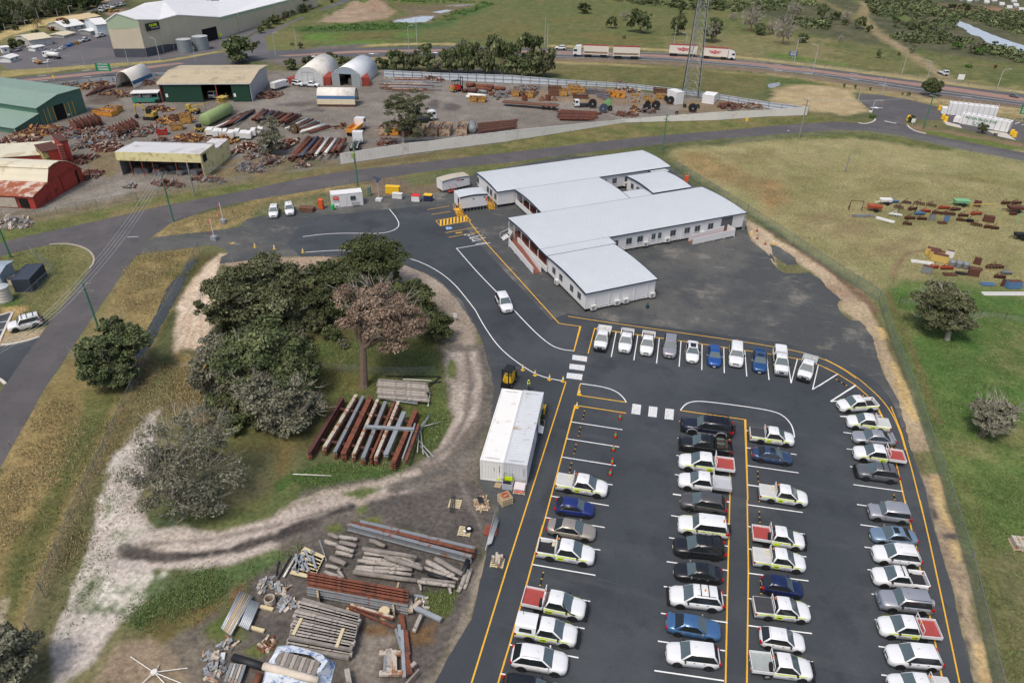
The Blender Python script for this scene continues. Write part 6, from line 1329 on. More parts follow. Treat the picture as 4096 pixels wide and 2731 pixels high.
def water_tank(t,c,top,wpx,label,m_):
 p=g(t,*c);h=tall(t,*c,*top);r=(g(t,c[0]+wpx,c[1])-p).length
 n_=V((p.x,p.y,0)).normalized();p=p+n_*r
 r_=thing('water_tank',label,'water tank',p);m=MB();m.smooth=False;m.disc((0,0,h/2),(0,0,1),r,h,22)
 for k in range(5):m.disc((0,0,h*(k+.5)/5),(0,0,1),r+.05,.12,22)
 m.build('tank_wall',m_,r_);m=MB();m.smooth=False;m.tube([(0,0,h+.02),(0,0,h+.3)],[r+.1,.3],22);m.build('tank_roof',mat('tank_roof',(196,200,200),.4,.2),r_)
 MB().tube([(r+.1,0,.1),(r+.1,0,h)],.08,5).build('pipe',ACG,r_);return r_
ZN=mat('zinc_tank',(150,160,164),.45,.3,var=.08,scale=.8)
water_tank('A1',(1712,492),(1712,372),66,'left of two zinc water tanks beside the cream warehouse',ZN);water_tank('A1',(1860,468),(1858,345),68,'right of two zinc water tanks beside the cream warehouse',ZN)
water_tank('B1',(72,658),(72,500),72,'white plastic rainwater tank beside the blue-grey container',mat('cream_tank',(206,200,192),.6))
t_=thing('concrete_ring','short concrete ring standing on the grass','concrete ring',g('B1',160,440));MB().pipe((0,0,0),(0,0,.75),.95,.14,16).build('ring',mat('ring_concrete',(190,178,162),.9),t_);MB().disc((0,0,.3),(0,0,1),.78,.1,14).build('soil',mat('soil',(100,64,54),.9),t_)
container('B1',(352,541),(500,372),(328,402),None,'blue-grey shipping container standing on the grass corner',mat('container_navy',(62,70,84),.55,var=.06),depth=2.5)
for t,bl,br,tl,tbl,lb,m_ in[('A3',(1502,965),(1570,955),(1498,852),(1504,846),'white equipment hut nearest the lattice mast',WPAN2),('A3',(1742,948),(1850,962),(1742,868),(1760,850),'white equipment hut right of the lattice mast',WPAN2)]:
 container(t,bl,br,tl,tbl,lb,m_,'equipment hut','equipment_hut',depth=4.0)
def simple_shed(t,bl,br,tl,depth,label,wm,rm,rise=.9,ridge='x',doors=0,win=0):
 a,rz,W_,d,n_=front(t,bl,br);h=tallw(a,t,*tl);r_=thing('far_shed',label,'shed',a,rz)
 if ridge=='x':
  m=MB();m.b0(0,W_,0,depth,0,h);m.build('wall',wm,r_);P=[(-.3,h),(depth*.5,h+rise),(depth+.3,h)]
  m=MB();m.loft([[(x,y,z)for y,z in P]+[(x,y,z+.15)for y,z in P[::-1]]for x in(-.3,W_+.3)]);m.build('roof',rm,r_)
  m=MB();[m.add([(sx-.02,0,h),(sx-.02,depth*.5,h+rise),(sx-.02,depth,h),(sx+.02,0,h),(sx+.02,depth*.5,h+rise),(sx+.02,depth,h)],[(0,1,2),(5,4,3)])for sx in(.03,W_-.03)];m.build('gable',wm,r_)
 else:extr(r_,[(0,h),(W_*.5,h+rise),(W_,h)],0,depth,wm,rm)
 for i in range(doors):MB().b0(W_*(i+.08)/doors,W_*(i+.92)/doors,-.1,-.02,.1,h*.82).build('roller_door',mat('roller_door',(188,190,192),.5),r_)
 for i in range(win):MB().b0(W_*(i+.35)/win,W_*(i+.65)/win,-.08,-.02,h*.45,h*.75).build('window',WING,r_)
 return r_,W_,h
GR_=mat('pale_grey_wall',(190,190,184),.7)
simple_shed('C6',(592,895),(1000,838),(572,768),12,'beige-roofed shed with three grey roller doors beyond the highway',GR_,mat('beige_far_roof',(206,196,168),.7),doors=3)
simple_shed('C6',(1215,720),(1420,660),(1210,680),6,'small lean shed beside the roller door shed',GR_,mat('beige_far_roof',(206,196,168),.7),.4)
simple_shed('C6',(1250,600),(1610,545),(1236,520),12,'white-roofed house beyond the timber fence',GR_,mat('white_far_roof',(222,222,220),.6),1.4,win=3)
simple_shed('C6',(1390,440),(1890,350),(1385,400),10,'long tan-roofed brick building beside the access road',mat('brick_far',(150,92,72),.9),mat('tan_far_roof',(202,182,140),.7),1.0)
simple_shed('C6',(1865,690),(2085,665),(1848,475),14,'tall pale shed against the left end of the cream warehouse',mat('pale_blue_wall',(206,216,222),.6),mat('white_far_roof',(222,222,220),.6),1.2)
simple_shed('C6',(1710,672),(1860,640),(1705,598),5,'small grey office in front of the tall pale shed',mat('mid_grey_wall',(150,150,146),.7),mat('white_far_roof',(222,222,220),.6),.4,win=2)
simple_shed('C6',(668,975),(850,935),(664,908),3,'white demountable hut beyond the highway beside a parked ute',WPAN2,mat('white_far_roof',(222,222,220),.6),.15,win=2)
simple_shed('C6',(208,1185),(372,1130),(203,1108),4,'white weighbridge hut on the far side of the highway',WPAN2,mat('white_far_roof',(222,222,220),.6),.6,win=2)
simple_shed('C6',(62,1015),(190,1000),(55,905),3,'small white kiosk at the far left edge',WPAN2,mat('white_far_roof',(222,222,220),.6),.2,win=1)
simple_shed('B1',(-140,488),(40,480),(-160,360),4,'pale grey shed cut off by the left edge of the photo',mat('pale_blue_shed',(150,164,176),.6),mat('pale_blue_shed',(150,164,176)),.4)
def fuel(t,bl,br,tl,depth,label,txt):
 a,rz,W_,d,n_=front(t,bl,br);h=tallw(a,t,*tl);r_=thing('fuel_tank',label,'fuel tank',a,rz)
 m=MB();m.b0(0,W_,0,depth,.25,h);m.build('tank_body',WPAN2,r_)
 m=MB();m.b0(.2,W_-.2,.1,depth-.1,0,.25);m.build('skid',mat('skid_grey',(150,150,150),.8),r_)
 m=MB()
 for i in range(9):x=W_*(i+.5)/9;m.b0(x-.05,x+.05,-.06,0,.25,h);m.tube([(x,depth*.5,h),(x,depth*.5,h+.9)],.04,4);m.box((x,depth*.5,h+.05),(.5,.5,.1))
 m.build('tank_fitting',mat('fitting_grey',(170,172,174),.5),r_)['kind']='stuff'
 m=MB();m.tube([(0,0,h+.5),(W_,0,h+.5),(W_,depth,h+.5)],.03,4);m.build('handrail',WPAN2,r_)
 if txt:
  GN=mat('fuel_green',(40,130,80),.6);write('PICTON TRUCK STOP',h*.19,r_,GN,(W_*.42,-.07,h*.74),(pi/2,0,0),'tank_lettering',.01,bold=.01);
  m=MB();m.tube([(W_*.34+.5*cos(q)*h*.4,-.08,h*.38+.5*sin(q)*h*.36)for q in(2.2,2.9,3.6,4.3,5.0)],.07,4);m.build('tank_logo',GN,r_);write('EVOL',h*.13,r_,GN,(W_*.40,-.07,h*.38),(pi/2,0,0),'tank_lettering',.01,.2)
 MB().b0(-1.4,-.1,.2,depth-.2,.25,h*.55).build('pump_cabinet',WPAN2,r_)
 return r_
fuel('A4',(1748,1142),(2195,1228),(1756,1040),2.6,'long white fuel tank lettered with green truck stop writing',True)
fuel('A4',(1640,1062),(2080,1110),(1645,945),2.6,'plain long white fuel tank behind the lettered one',False)
for x,y in Z('1760,12 1830,26 1900,14 1990,40 2060,24 2130,60 2200,90 2260,70 2310,110 2240,30'):simple_shed('A4',(x,y),(x+36,y+2),(x,y-12),5,'small pale house among trees at the top right corner',WPAN2,GR_)[0]['group']='houses at the top right'
# ================================================================ TREES, SHRUBS AND ROUGH GRASS
def leafmat(name,dark,mid,light,rough=0.75):
 m,n,b,L,nw=newmat(name)
 iv(b,'Roughness',rough);iv(b,'Specular IOR Level',0.25)
 at=nw('ShaderNodeVertexColor');at.layer_name='tone';sp=nw('ShaderNodeSeparateColor');L(at.outputs['Color'],sp.inputs[0])
 cr=nw('ShaderNodeValToRGB');e=cr.color_ramp.elements;e[0].color=(*lin(dark),1);e[1].color=(*lin(light),1);x=e.new(.5);x.color=(*lin(mid),1)
 L(sp.outputs[0],cr.inputs[0]);L(cr.outputs[0],b.inputs['Base Color']);return m
LM={k:leafmat('leaf_'+k,*v)for k,v in dict(olive=((66,72,48),(98,102,72),(142,144,110)),dark=((52,60,38),(82,90,56),(116,124,82)),greyg=((86,88,72),(124,124,104),(162,162,142)),brown=((106,90,78),(148,128,110),(174,156,138)),bush=((62,74,46),(96,106,70),(134,142,100)),far=((48,58,36),(74,86,54),(106,116,78)),grey=((112,108,102),(148,142,134),(184,178,168)),light=((56,84,36),(88,118,54),(124,150,80)),red=((70,36,28),(104,56,42),(130,80,60)),straw=((126,114,78),(158,146,106),(188,176,138)),weed=((76,98,54),(108,126,76),(142,154,102))).items()}
BARK=mat('bark',(116,100,86),.9,var=.2,scale=3,bump=.4);BARKG=mat('grey_bark',(160,152,142),.9,var=.15,scale=3);BARKD=mat('dark_bark',(70,62,54),.9,var=.2,scale=3)
NR=np.random.default_rng(11)
def quads_mesh(name,c,n_,size,asp,tone,m_,blade=False):
 k=len(c);n_=n_/np.linalg.norm(n_,axis=1,keepdims=True);r_=NR.normal(size=(k,3));u=np.cross(n_,r_);u/=np.linalg.norm(u,axis=1,keepdims=True)+1e-9;v=np.cross(n_,u)
 if blade:u=NR.normal(0,.45,(k,3));u[:,2]=1;v=np.cross(n_,u)*.22;v[:,2]*=.3
 s=size[:,None];q=np.stack([c-u*s*asp,c-v*s*.5+n_*s*(0 if blade else .12),c+u*s*asp,c+v*s*.5+n_*s*(0 if blade else .12)],1).reshape(-1,3)
 me=bpy.data.meshes.new(name);me.vertices.add(k*4);me.vertices.foreach_set('co',q.astype(np.float32).ravel())
 me.loops.add(k*4);me.loops.foreach_set('vertex_index',np.arange(k*4,dtype=np.int32));me.polygons.add(k);me.polygons.foreach_set('loop_start',np.arange(0,k*4,4,dtype=np.int32));me.polygons.foreach_set('loop_total',np.full(k,4,np.int32));me.update(calc_edges=True)
 a=me.color_attributes.new('tone','FLOAT_COLOR','POINT');t=np.repeat(np.clip(tone,0,1),4);a.data.foreach_set('color',np.stack([t,t,t,np.ones_like(t)],1).astype(np.float32).ravel())
 me.materials.append(m_);return me
def crown_mesh(name,blobs,nleaf,leaf,m_,clump=.26,ncl=55,sparse=0.0):
 w_=np.array([b[1][0]*b[1][1]+b[1][1]*b[1][2]+b[1][0]*b[1][2]for b in blobs]);w_=w_/w_.sum();C_,N_,S_,T_=[],[],[],[]
 for b,ww in zip(blobs,w_):
  c,r=np.array(b[0],float),np.array(b[1],float);k=max(6,int(ncl*ww))
  d=NR.normal(size=(k,3));d[:,2]=d[:,2]*.9+.15;d/=np.linalg.norm(d,axis=1,keepdims=True)
  cc=c+d*r*NR.uniform(.45,.95,(k,1));rr=clump*r.mean()*NR.uniform(.6,1.25,k);tone=NR.normal(.44,.13,k)
  for i in range(k):
   m=int(nleaf*ww/k*(rr[i]/(clump*r.mean()))**1.6*NR.uniform(.6,1.3)*(1-sparse*NR.random()))+3
   e=NR.normal(size=(m,3));e/=np.linalg.norm(e,axis=1,keepdims=True);e[:,2]=np.abs(e[:,2])*.8-.15+.2*e[:,2]
   p=cc[i]+e*rr[i]*NR.uniform(.35,1.05,(m,1))*np.array([1.1,1.1,.85]);C_.append(p);N_.append(e*.8+NR.normal(size=(m,3))*.55+np.array([0,0,.25]));S_.append(leaf*NR.uniform(.55,1.35,m));T_.append(tone[i]+NR.normal(0,.12,m))
 return quads_mesh(name,np.concatenate(C_),np.concatenate(N_),np.concatenate(S_),.95,np.concatenate(T_),m_)
def limbs(mb,base,tips,r0,fork=.35,jit=.1):
 b=V(base);zc=min(t[2]for t in tips)*.75;mx=sum((V(t)for t in tips),V())/len(tips);fk=V((b.x+mx.x*.15,b.y+mx.y*.15,zc));mb.tube([b-V((0,0,.1)),b.lerp(fk,.12),fk],[r0*1.35,r0,r0*.8],8)
 for t in tips:
  t=V(t);f=fk;P=[f];n_=4
  for i in range(1,n_+1):
   q=f.lerp(t,i/n_);P.append(q+V((ru(-1,1),ru(-1,1),ru(-.6,.6)))*jit*(t-f).length*(0 if i==n_ else 1))
  mb.tube(P,r0*.5,5,True,r0*.1)
def twigs(mb,c,r,n_,ln,rad=.03):
 for _ in range(n_):
  d=V((R.gauss(0,1),R.gauss(0,1),abs(R.gauss(.3,.7)))).normalized();p=V(c)+V((d.x*r[0],d.y*r[1],d.z*r[2]))*ru(.35,.8)
  q=p+d*ln*ru(.5,1)+V((ru(-.4,.4),ru(-.4,.4),ru(-.2,.5)))*ln*.6;mid=p.lerp(q,.5)+V((ru(-.2,.2),)*3)*ln*.3
  mb.tube([p,mid,q],rad,4,True,rad*.35)
  for _k in range(2):mb.tube([mid,mid.lerp(q,.7)+V((ru(-.4,.4),ru(-.4,.4),ru(0,.4)))*ln],rad*.5,3,False,rad*.2)
def tree(t,foot,blobs,label,lm,nleaf,leaf=.26,bark=BARK,trunk=.28,ntips=7,name='tree',cat='tree',group=None,clump=.34,ncl=80,sparse=0.,dead=0,deadlen=1.6,gr=1.27):
 f=g(t,*foot);r_=thing(name,label,cat,f,0,group);B=[];yv=V((f.x,f.y,0)).normalized()
 for bl in blobs:
  x,y,hw,hh=bl[:4];off=bl[4]if len(bl)>4 else 0
  a,b=px(t,x,y);d=FW+RT*((a-1176)/FPX)-UP*((b-784.1)/FPX);fd=V((f.x,f.y)).length+off;k=fd/(d.x*yv.x+d.y*yv.y)
  P=V((0,0,CAM_H))+d*k;s=TILES[t][2]/0.57422;mpp=(P-V((0,0,CAM_H))).dot(FW)/FPX/s
  rx=hw*mpp*gr;rz=hh*mpp*.92*gr;cz=max(P.z,rz*.7);B.append(((P.x-f.x,P.y-f.y,cz),(rx,rx*.9,rz)))
 lp=link('crown',crown_mesh('crown',B,int(nleaf*1.5),leaf*.88,LM[lm],clump,ncl,sparse),r_)
 mb=MB();tips=[]
 for c,r in B:
  for i in range(max(2,ntips//len(B))):
   a=ru(0,6.28);q=ru(.3,.75);tips.append((c[0]+cos(a)*r[0]*q,c[1]+sin(a)*r[1]*q,c[2]+ru(-.1,.5)*r[2]))
 limbs(mb,(0,0,-.05),tips,trunk,.3);mb.build('trunk',bark,r_)
 if dead:
  mb=MB()
  for c,r in B:twigs(mb,c,r,dead//len(B),deadlen,.035)
  mb.build('bare_twigs',BARKG,r_)['kind']='stuff'
 return r_
tree('B2',(620,850),[(480,430,200,130,3),(700,390,190,130,4),(900,480,180,130,3),(420,600,180,130,0),(680,620,230,160,0),(200,655,80,50,-1),(880,680,150,120,0),(720,310,110,70,5)],'largest olive green spreading tree of the clump, one limb reaching left','olive',26000,.27,BARKD,.42,24,clump=.36,ncl=130,dead=50)
tree('B2',(1560,500),[(1550,270,220,150,0),(1460,330,140,120,-1),(1660,370,120,110,-1)],'rounded dense dark green tree beside the lane, top of the clump','dark',22000,.22,BARKD,.4,8,clump=.28,ncl=140)
tree('B2',(1250,760),[(1150,380,150,90,2),(1260,470,150,130,1),(1350,560,120,120,0),(1180,600,140,130,0)],'dark green tree between the olive tree and the brown tree','dark',17000,.24,BARK,.35,12,clump=.36,ncl=110,dead=40)
tree('B2',(1480,1265),[(1430,600,140,110,3),(1570,520,90,80,4),(1680,650,170,120,3),(1500,740,180,110,1),(1800,760,140,110,2),(1700,850,170,110,0)],'dying brown-leaved tree with a thick bare pale trunk','brown',17000,.2,BARK,.5,18,clump=.36,ncl=120,sparse=.25,dead=110,deadlen=2.0)
tree('B2',(1900,800),[(1870,560,140,100,2),(1760,540,90,70,2),(1900,660,110,80,0)],'green tree behind the brown tree beside the sandy track','dark',11000,.24,BARK,.28,8,dead=16)
tree('B2',(2050,900),[(2060,790,95,110,0),(1960,770,90,80,0)],'low green tree at the right end of the clump','dark',8000,.23,BARK,.22,6)
tree('B2',(740,1430),[(700,930,230,150,3),(900,1010,160,150,2),(560,1080,200,160,1),(790,1150,220,160,0),(960,1180,130,120,0),(480,1000,120,110,2)],'broad mid green tree at the front of the clump','bush',24000,.25,BARKD,.42,20,clump=.36,ncl=130,dead=60)
tree('B2',(900,1600),[(960,1290,170,110,1),(760,1380,170,130,1),(1050,1440,110,90,0),(860,1500,180,110,0),(620,1290,150,110,2)],'ragged grey-green tree with bare twigs, lowest in the clump','greyg',16000,.22,BARKG,.32,12,ncl=100,sparse=.3,dead=110)
tree('B2',(290,1330),[(300,960,110,90,2),(250,1130,140,130,0),(370,1220,130,130,0)],'grey-green bush on the left side of the clump','greyg',12000,.22,BARKG,.22,8,ncl=80,dead=40)
tree('C4',(940,690),[(900,320,160,120,2),(1030,310,130,120,2),(840,480,150,110,0),(1010,500,170,140,0),(760,540,70,60,0),(850,620,110,70,-1),(980,640,130,60,-1)],'grey half-dead tree with pale bare branches over the sand','greyg',13000,.17,BARKG,.3,14,ncl=110,sparse=.45,dead=230,deadlen=2.2)
tree('C4',(20,1620),[(40,1400,110,110,0),(0,1500,120,90,0)],'grey-green bush in the bottom left corner','greyg',7000,.2,BARKD,.2,5,'bush','bush')
tree('B1',(1160,1540),[(1180,870,110,60,4),(1220,950,170,90,3),(1300,1090,190,150,1),(980,1150,170,130,1),(1060,1330,210,170,0),(1240,1380,170,150,0),(920,1270,100,80,0)],'dense grey-green tree between the side street and the drain','bush',24000,.23,BARKD,.4,16,ncl=150,dead=60)
tree('C1',(1095,575),[(1030,170,140,70,3),(900,240,110,90,1),(1120,270,160,110,1),(980,400,130,110,0),(1150,420,130,100,0),(1270,400,70,70,0)],'spreading olive paddock tree with pale bare limbs','olive',20000,.22,BARKG,.35,14,ncl=130,sparse=.15,dead=90)
tree('C1',(1405,1440),[(1420,1190,90,70,1),(1560,1220,110,80,1),(1500,1310,120,80,0),(1660,1220,50,60,1),(1490,1390,60,50,-1)],'small ragged brown-green paddock tree with an exposed base','greyg',10000,.2,BARK,.35,10,ncl=90,sparse=.2,dead=50)
tree('A6',(1410,445),[(1450,70,170,90,1),(1380,180,150,90,0),(1530,190,120,90,0),(1330,280,100,70,0),(1480,300,130,90,0)],'tall airy gum tree standing among the scrap skips','olive',15000,.22,BARKG,.3,14,clump=.24,ncl=110,sparse=.4)
tree('A6',(180,555),[(180,270,80,70,1),(150,370,90,80,0),(220,420,90,90,0),(160,480,80,60,0)],'thin grey-green tree beside the white boxes in the yard','greyg',9000,.2,BARKD,.2,8,sparse=.3)
tree('A4',(1500,885),[(1517,800,72,60,0)],'round dark tree on a straight trunk by the truck stop','dark',7000,.28,BARK,.25,5)
def proto(lm,nleaf,leaf,ncl,sparse=0.,stems=5,dead=0):
 me=crown_mesh('crown',[((0,0,.55),(1,1,.5)),((.3,.2,.75),(.55,.5,.35)),((-.35,-.2,.5),(.6,.6,.4))],nleaf,leaf,LM[lm],.3,ncl,sparse);mb=MB();limbs(mb,(0,0,0),[(ru(-.6,.6),ru(-.6,.6),ru(.4,.9))for _ in range(stems)],.07);o=mb.build('trunk',BARK);tr=o.data;bpy.data.objects.remove(o)
 tw=None
 if dead:mb=MB();twigs(mb,(0,0,.5),(1,1,.6),dead,.5,.016);o=mb.build('bare_twigs',BARKG);tw=o.data;bpy.data.objects.remove(o)
 return me,tr,tw
PR={k:[proto(k,a,b,c)for _ in range(2)]for k,a,b,c in(('far',1500,.15,30),('bush',2200,.13,36),('dark',2200,.12,36),('light',1500,.14,28),('greyg',1700,.12,30),('red',900,.15,20),('olive',2000,.13,34))}
PR['grey']=[proto('grey',260,.1,24,.6,9,60)]
def shrub(t,x,y,hw,h,kind,label,name='shrub',cat=None,group=None,foot=None):
 p=g(t,x,y);w_=(g(t,x+hw,y)-g(t,x-hw,y)).length/2
 r_=thing(name,label,cat or name,p,ru(0,6.28),group,(w_,w_,w_*h));a=R.choice(PR[kind])
 link('crown',a[0],r_);link('trunk',a[1],r_)
 if a[2]:link('bare_twigs',a[2],r_)['kind']='stuff'
 return r_
for t,x,y,hw,h,k,lb in[('A3',660,126,62,1.3,'dark','round dark bush alone on the far green slope'),('A3',905,262,54,1.7,'bush','bush with a small leafy top left of the biggest far tree'),('A3',1175,302,118,1.5,'bush','biggest rounded tree in the field beyond the highway'),('A3',1035,190,52,1.3,'grey','grey twiggy bush behind the biggest far tree'),('A3',1525,325,80,1.9,'bush','open-crowned tree left of the lattice mast'),('A3',1830,385,105,1.5,'greyg','grey-green tree right of the lattice mast'),('A3',1870,270,70,1.3,'bush','bush behind the grey-green tree right of the mast'),('A3',1550,130,38,2.4,'dark','slim dark tree near the top of the mast'),('A3',1028,358,20,1.2,'bush','tiny bush in the field above the road train'),('A3',2190,290,110,1.7,'grey','grey leafless tree with white branches on the far slope'),('A3',2030,188,40,1.4,'grey','small leafless tree on the far slope'),('A3',2290,320,80,1.0,'bush','low dark bush under the grey leafless tree'),('A4',130,408,110,1.9,'grey','large leafless tree beside the lamp post'),('A4',40,320,70,1.6,'grey','white-limbed dead tree at the scrub edge'),('A4',320,395,52,1.4,'bush','dark bush right of the large leafless tree'),('A4',235,130,70,1.2,'grey','grey twiggy tree in the upper scrub'),('A4',490,182,60,1.9,'bush','dark tree in the middle of the scrub'),('A4',610,185,50,1.3,'bush','low dark bush beside the scrub track'),('A4',715,195,50,1.5,'grey','leafless tree beside the scrub track'),('A4',705,235,34,1.4,'dark','small dark bush near the track'),('A4',840,268,54,1.7,'bush','dark ragged tree right beside the sandy track'),('A4',925,298,32,1.7,'dark','slim bush beside the sandy track'),('A4',660,395,26,2.2,'grey','burnt bare stump tree on the slope'),('A4',1015,535,30,2.0,'bush','lone bush above the highway'),('A4',1203,515,18,1.6,'bush','tiny bush beside the track'),('A4',1210,335,36,1.2,'bush','rounded bush in the scrub'),('A4',1320,490,34,2.0,'greyg','ragged bush at the scrub edge'),('A4',1725,455,45,1.4,'light','light green tree above the paddock'),('A4',1885,495,45,1.4,'bush','left of two rounded trees near the lake'),('A4',1940,505,45,1.5,'light','right of two rounded trees near the lake'),('A4',1840,620,36,.7,'light','bright low bush in the paddock'),('A4',2085,628,18,1.4,'red','brown dead bush in the paddock'),('A4',695,808,14,2.6,'bush','first small sapling on the mown verge'),('A4',797,818,14,2.4,'bush','second small sapling on the mown verge'),('A4',937,834,12,2.4,'bush','third small sapling on the mown verge'),('A4',1290,884,18,1.8,'bush','sapling near the truck-stop entrance'),('A4',1232,876,12,1.9,'bush','tiny sapling left of the truck stop tree'),('A4',1310,1124,34,1.6,'dark','dark shrub beside the white truck-stop sign'),('A4',1955,1225,44,1.9,'dark','dark round shrub in front of the lettered tank'),('A4',955,1085,34,1.0,'light','grassy shrub on the corner of the truck stop'),('A4',2085,1250,18,1.5,'greyg','low shrub right of the dark shrub'),('A4',1540,1168,12,1.0,'bush','low plant in the mulch bed'),('A2',45,305,40,1.3,'bush','shrub against the warehouse nearest the highway'),('A2',105,262,55,1.3,'bush','large shrub along the warehouse wall'),('A2',180,225,60,1.2,'dark','largest shrub along the warehouse wall'),('A2',255,190,25,1.3,'red','reddish shrub along the warehouse wall'),('A2',285,165,35,1.5,'bush','grey-green shrub along the warehouse wall'),('A2',345,140,25,1.5,'bush','small shrub along the warehouse wall'),('A2',440,118,48,1.4,'dark','dark shrub below the second sign'),('A2',505,88,22,1.8,'greyg','slim shrub under the second warehouse sign'),('A2',700,28,26,1.2,'red','dark red bush at the road end'),('A2',410,446,26,1.8,'dark','small dark bush by the highway lamp posts'),('A2',335,420,18,1.2,'bush','small bush beside the access road'),('A2',20,405,20,1.2,'bush','bush beside the access road kerb'),('C6',270,935,110,1.6,'dark','dense dark tree at the far left edge'),('C6',425,890,70,1.9,'bush','brown-green tree beside the dense dark tree'),('C6',690,690,90,1.3,'bush','tree behind the roller door shed'),('C6',1275,560,110,1.4,'dark','dark tree above the white-roofed house'),('C6',1110,545,60,1.5,'red','red-brown tree left of the dark tree'),('C6',980,585,80,.8,'red','low red-brown shrub behind the roller door shed'),('C6',1330,570,70,1.0,'light','light green shrub beside the white-roofed house'),('C6',1780,330,90,1.2,'bush','bush at the bend of the access road'),('C6',300,570,80,1.2,'dark','dark bush below the wood'),('C6',1800,480,30,1.8,'light','small tree beside the brick building')]:
 shrub(t,x,y,hw,h,k,lb,'tree' if h>1.25 and hw>40 else 'shrub')
t_=thing('palm_tree','pale palm tree standing before the dark wood at top left','palm tree',g('C6',705,520));hp=tall('C6',705,520,685,380)
MB().tube([(0,0,0),(.2,0,hp*.75)],.35,6,True,.25).build('trunk',BARKG,t_);mb=MB()
for i in range(26):
 a=i*2.4;e=ru(-.5,1.0);q=V((cos(a)*cos(e),sin(a)*cos(e),sin(e)));P=[V((.2,0,hp*.75)),V((.2,0,hp*.75))+q*1.6,V((.2,0,hp*.75))+q*2.6-V((0,0,1.0))];mb.tube(P,.2,3,True,.05)
mb.build('crown',LM['straw'],t_)
i=0
for t,x,y,hw,h,k in[('A1',2190,566,200,1.0,'bush'),('A2',330,640,70,1.2,'dark'),('A2',480,600,60,1.2,'dark'),('A2',690,600,80,1.2,'bush'),('A2',830,615,70,1.2,'bush'),('A2',1150,640,80,1.2,'bush'),('A2',1290,650,100,1.7,'bush'),('A2',1430,650,100,1.7,'olive'),('A2',1570,660,100,1.5,'bush'),('A2',1690,665,90,1.2,'greyg'),('A2',1800,670,110,1.8,'bush'),('A2',1950,675,120,2.0,'bush'),('A2',2100,680,120,2.1,'olive'),('A2',2260,690,130,2.2,'bush'),('A3',40,700,110,1.6,'bush'),('A3',150,560,130,1.7,'bush'),('A3',290,705,130,1.9,'olive'),('A3',120,700,110,1.3,'bush'),('A2',1570,520,80,1.3,'bush'),('A2',1890,540,80,1.9,'greyg'),('A2',2200,520,110,1.6,'bush'),('A2',1000,640,60,.9,'greyg'),('A2',560,640,60,.8,'greyg')]:
 shrub(t,x,y,hw,h,k,'bushy tree in the thicket between the yard wall and the highway','tree','tree','trees of the thicket behind the yard wall')
for k in range(120):
 x=ru(-250,1900);y0=640-.245*x;y=y0-25-abs(R.gauss(0,1))*150-ru(0,60)
 if y<-600 or(x>1250 and y>300):continue
 shrub('C6',x,y,ru(60,120),ru(1.6,2.4),R.choice(['far','far','dark','bush','greyg']),'tall dark gum tree in the wood at the top left','tree','tree','trees of the dark wood')
def scatter(t,poly,n_,lo,hi,kinds,label,group,h=(.7,1.3)):
 xs=[p[0]for p in poly];ys=[p[1]for p in poly];c=0
 for _ in range(n_*8):
  x,y=ru(min(xs),max(xs)),ru(min(ys),max(ys));ins=False
  for i in range(len(poly)):
   (ax,ay),(bx,by)=poly[i],poly[i-1]
   if(ay>y)!=(by>y)and x<(bx-ax)*(y-ay)/(by-ay)+ax:ins=not ins
  if ins:shrub(t,x,y,ru(lo,hi),ru(*h),R.choice(kinds),label,'shrub','shrub',group);c+=1
  if c>=n_:break
K2=['far','bush','greyg','dark']
scatter('A4',Z('160,150 540,210 560,290 250,260 130,200'),26,12,26,['far','dark'],'low dark shrub in the scrub band below the leafless trees','scrub below the leafless trees')
scatter('A4',Z('920,10 1500,40 1700,170 1650,330 1300,300 1010,200'),60,14,34,['greyg','far','bush'],'grey-green shrub in the wide scrub left of the lake','scrub left of the lake')
scatter('A4',Z('1150,340 1600,360 1580,410 1250,400'),22,12,26,['far','dark','bush'],'dark shrub along the lower edge of the scrub','scrub edge shrubs')
scatter('A4',Z('1600,40 2352,160 2352,330 1950,180 1700,120'),40,16,40,K2,'dark shrub beyond the lake','shrubs beyond the lake')
scatter('A4',Z('1640,360 2100,400 2352,520 2352,600 2000,480 1700,420'),34,14,34,K2,'shrub on the near shore of the lake','lake shore shrubs')
scatter('A3',Z('900,0 1500,0 2352,40 2352,110 1700,110 1300,70'),45,16,36,K2,'low shrub in the scrub behind the mast','scrub behind the mast')
def tufts(name,patches,lm,size,tone=(.5,.2),up=1.0):
 C_,T_,S_=[],[],[]
 for t,poly,n_ in patches:
  P=[g(t,*p)for p in poly];xs=[p.x for p in P];ys=[p.y for p in P];n_=int(n_*1.7);k=n_*3
  x=NR.uniform(min(xs),max(xs),k);y=NR.uniform(min(ys),max(ys),k);d=sdist(P,x,y);w_=fbm(x,y,3.0,3,5);ok=(d>NR.normal(0,.9,k))&(w_>NR.uniform(.25,.7,k));x,y=x[ok][:n_],y[ok][:n_]
  s=size*NR.uniform(.5,1.4,len(x));C_.append(np.stack([x,y,s*.35],1));S_.append(s);T_.append(NR.normal(tone[0],tone[1],len(x))+(w_[ok][:n_]-.5)*.8)
 c=np.concatenate(C_);n2=NR.normal(size=c.shape);n2[:,2]*=.2
 struct(link(name,quads_mesh(name,c,n2,np.concatenate(S_),.5,np.concatenate(T_),LM[lm],True)),'stuff')
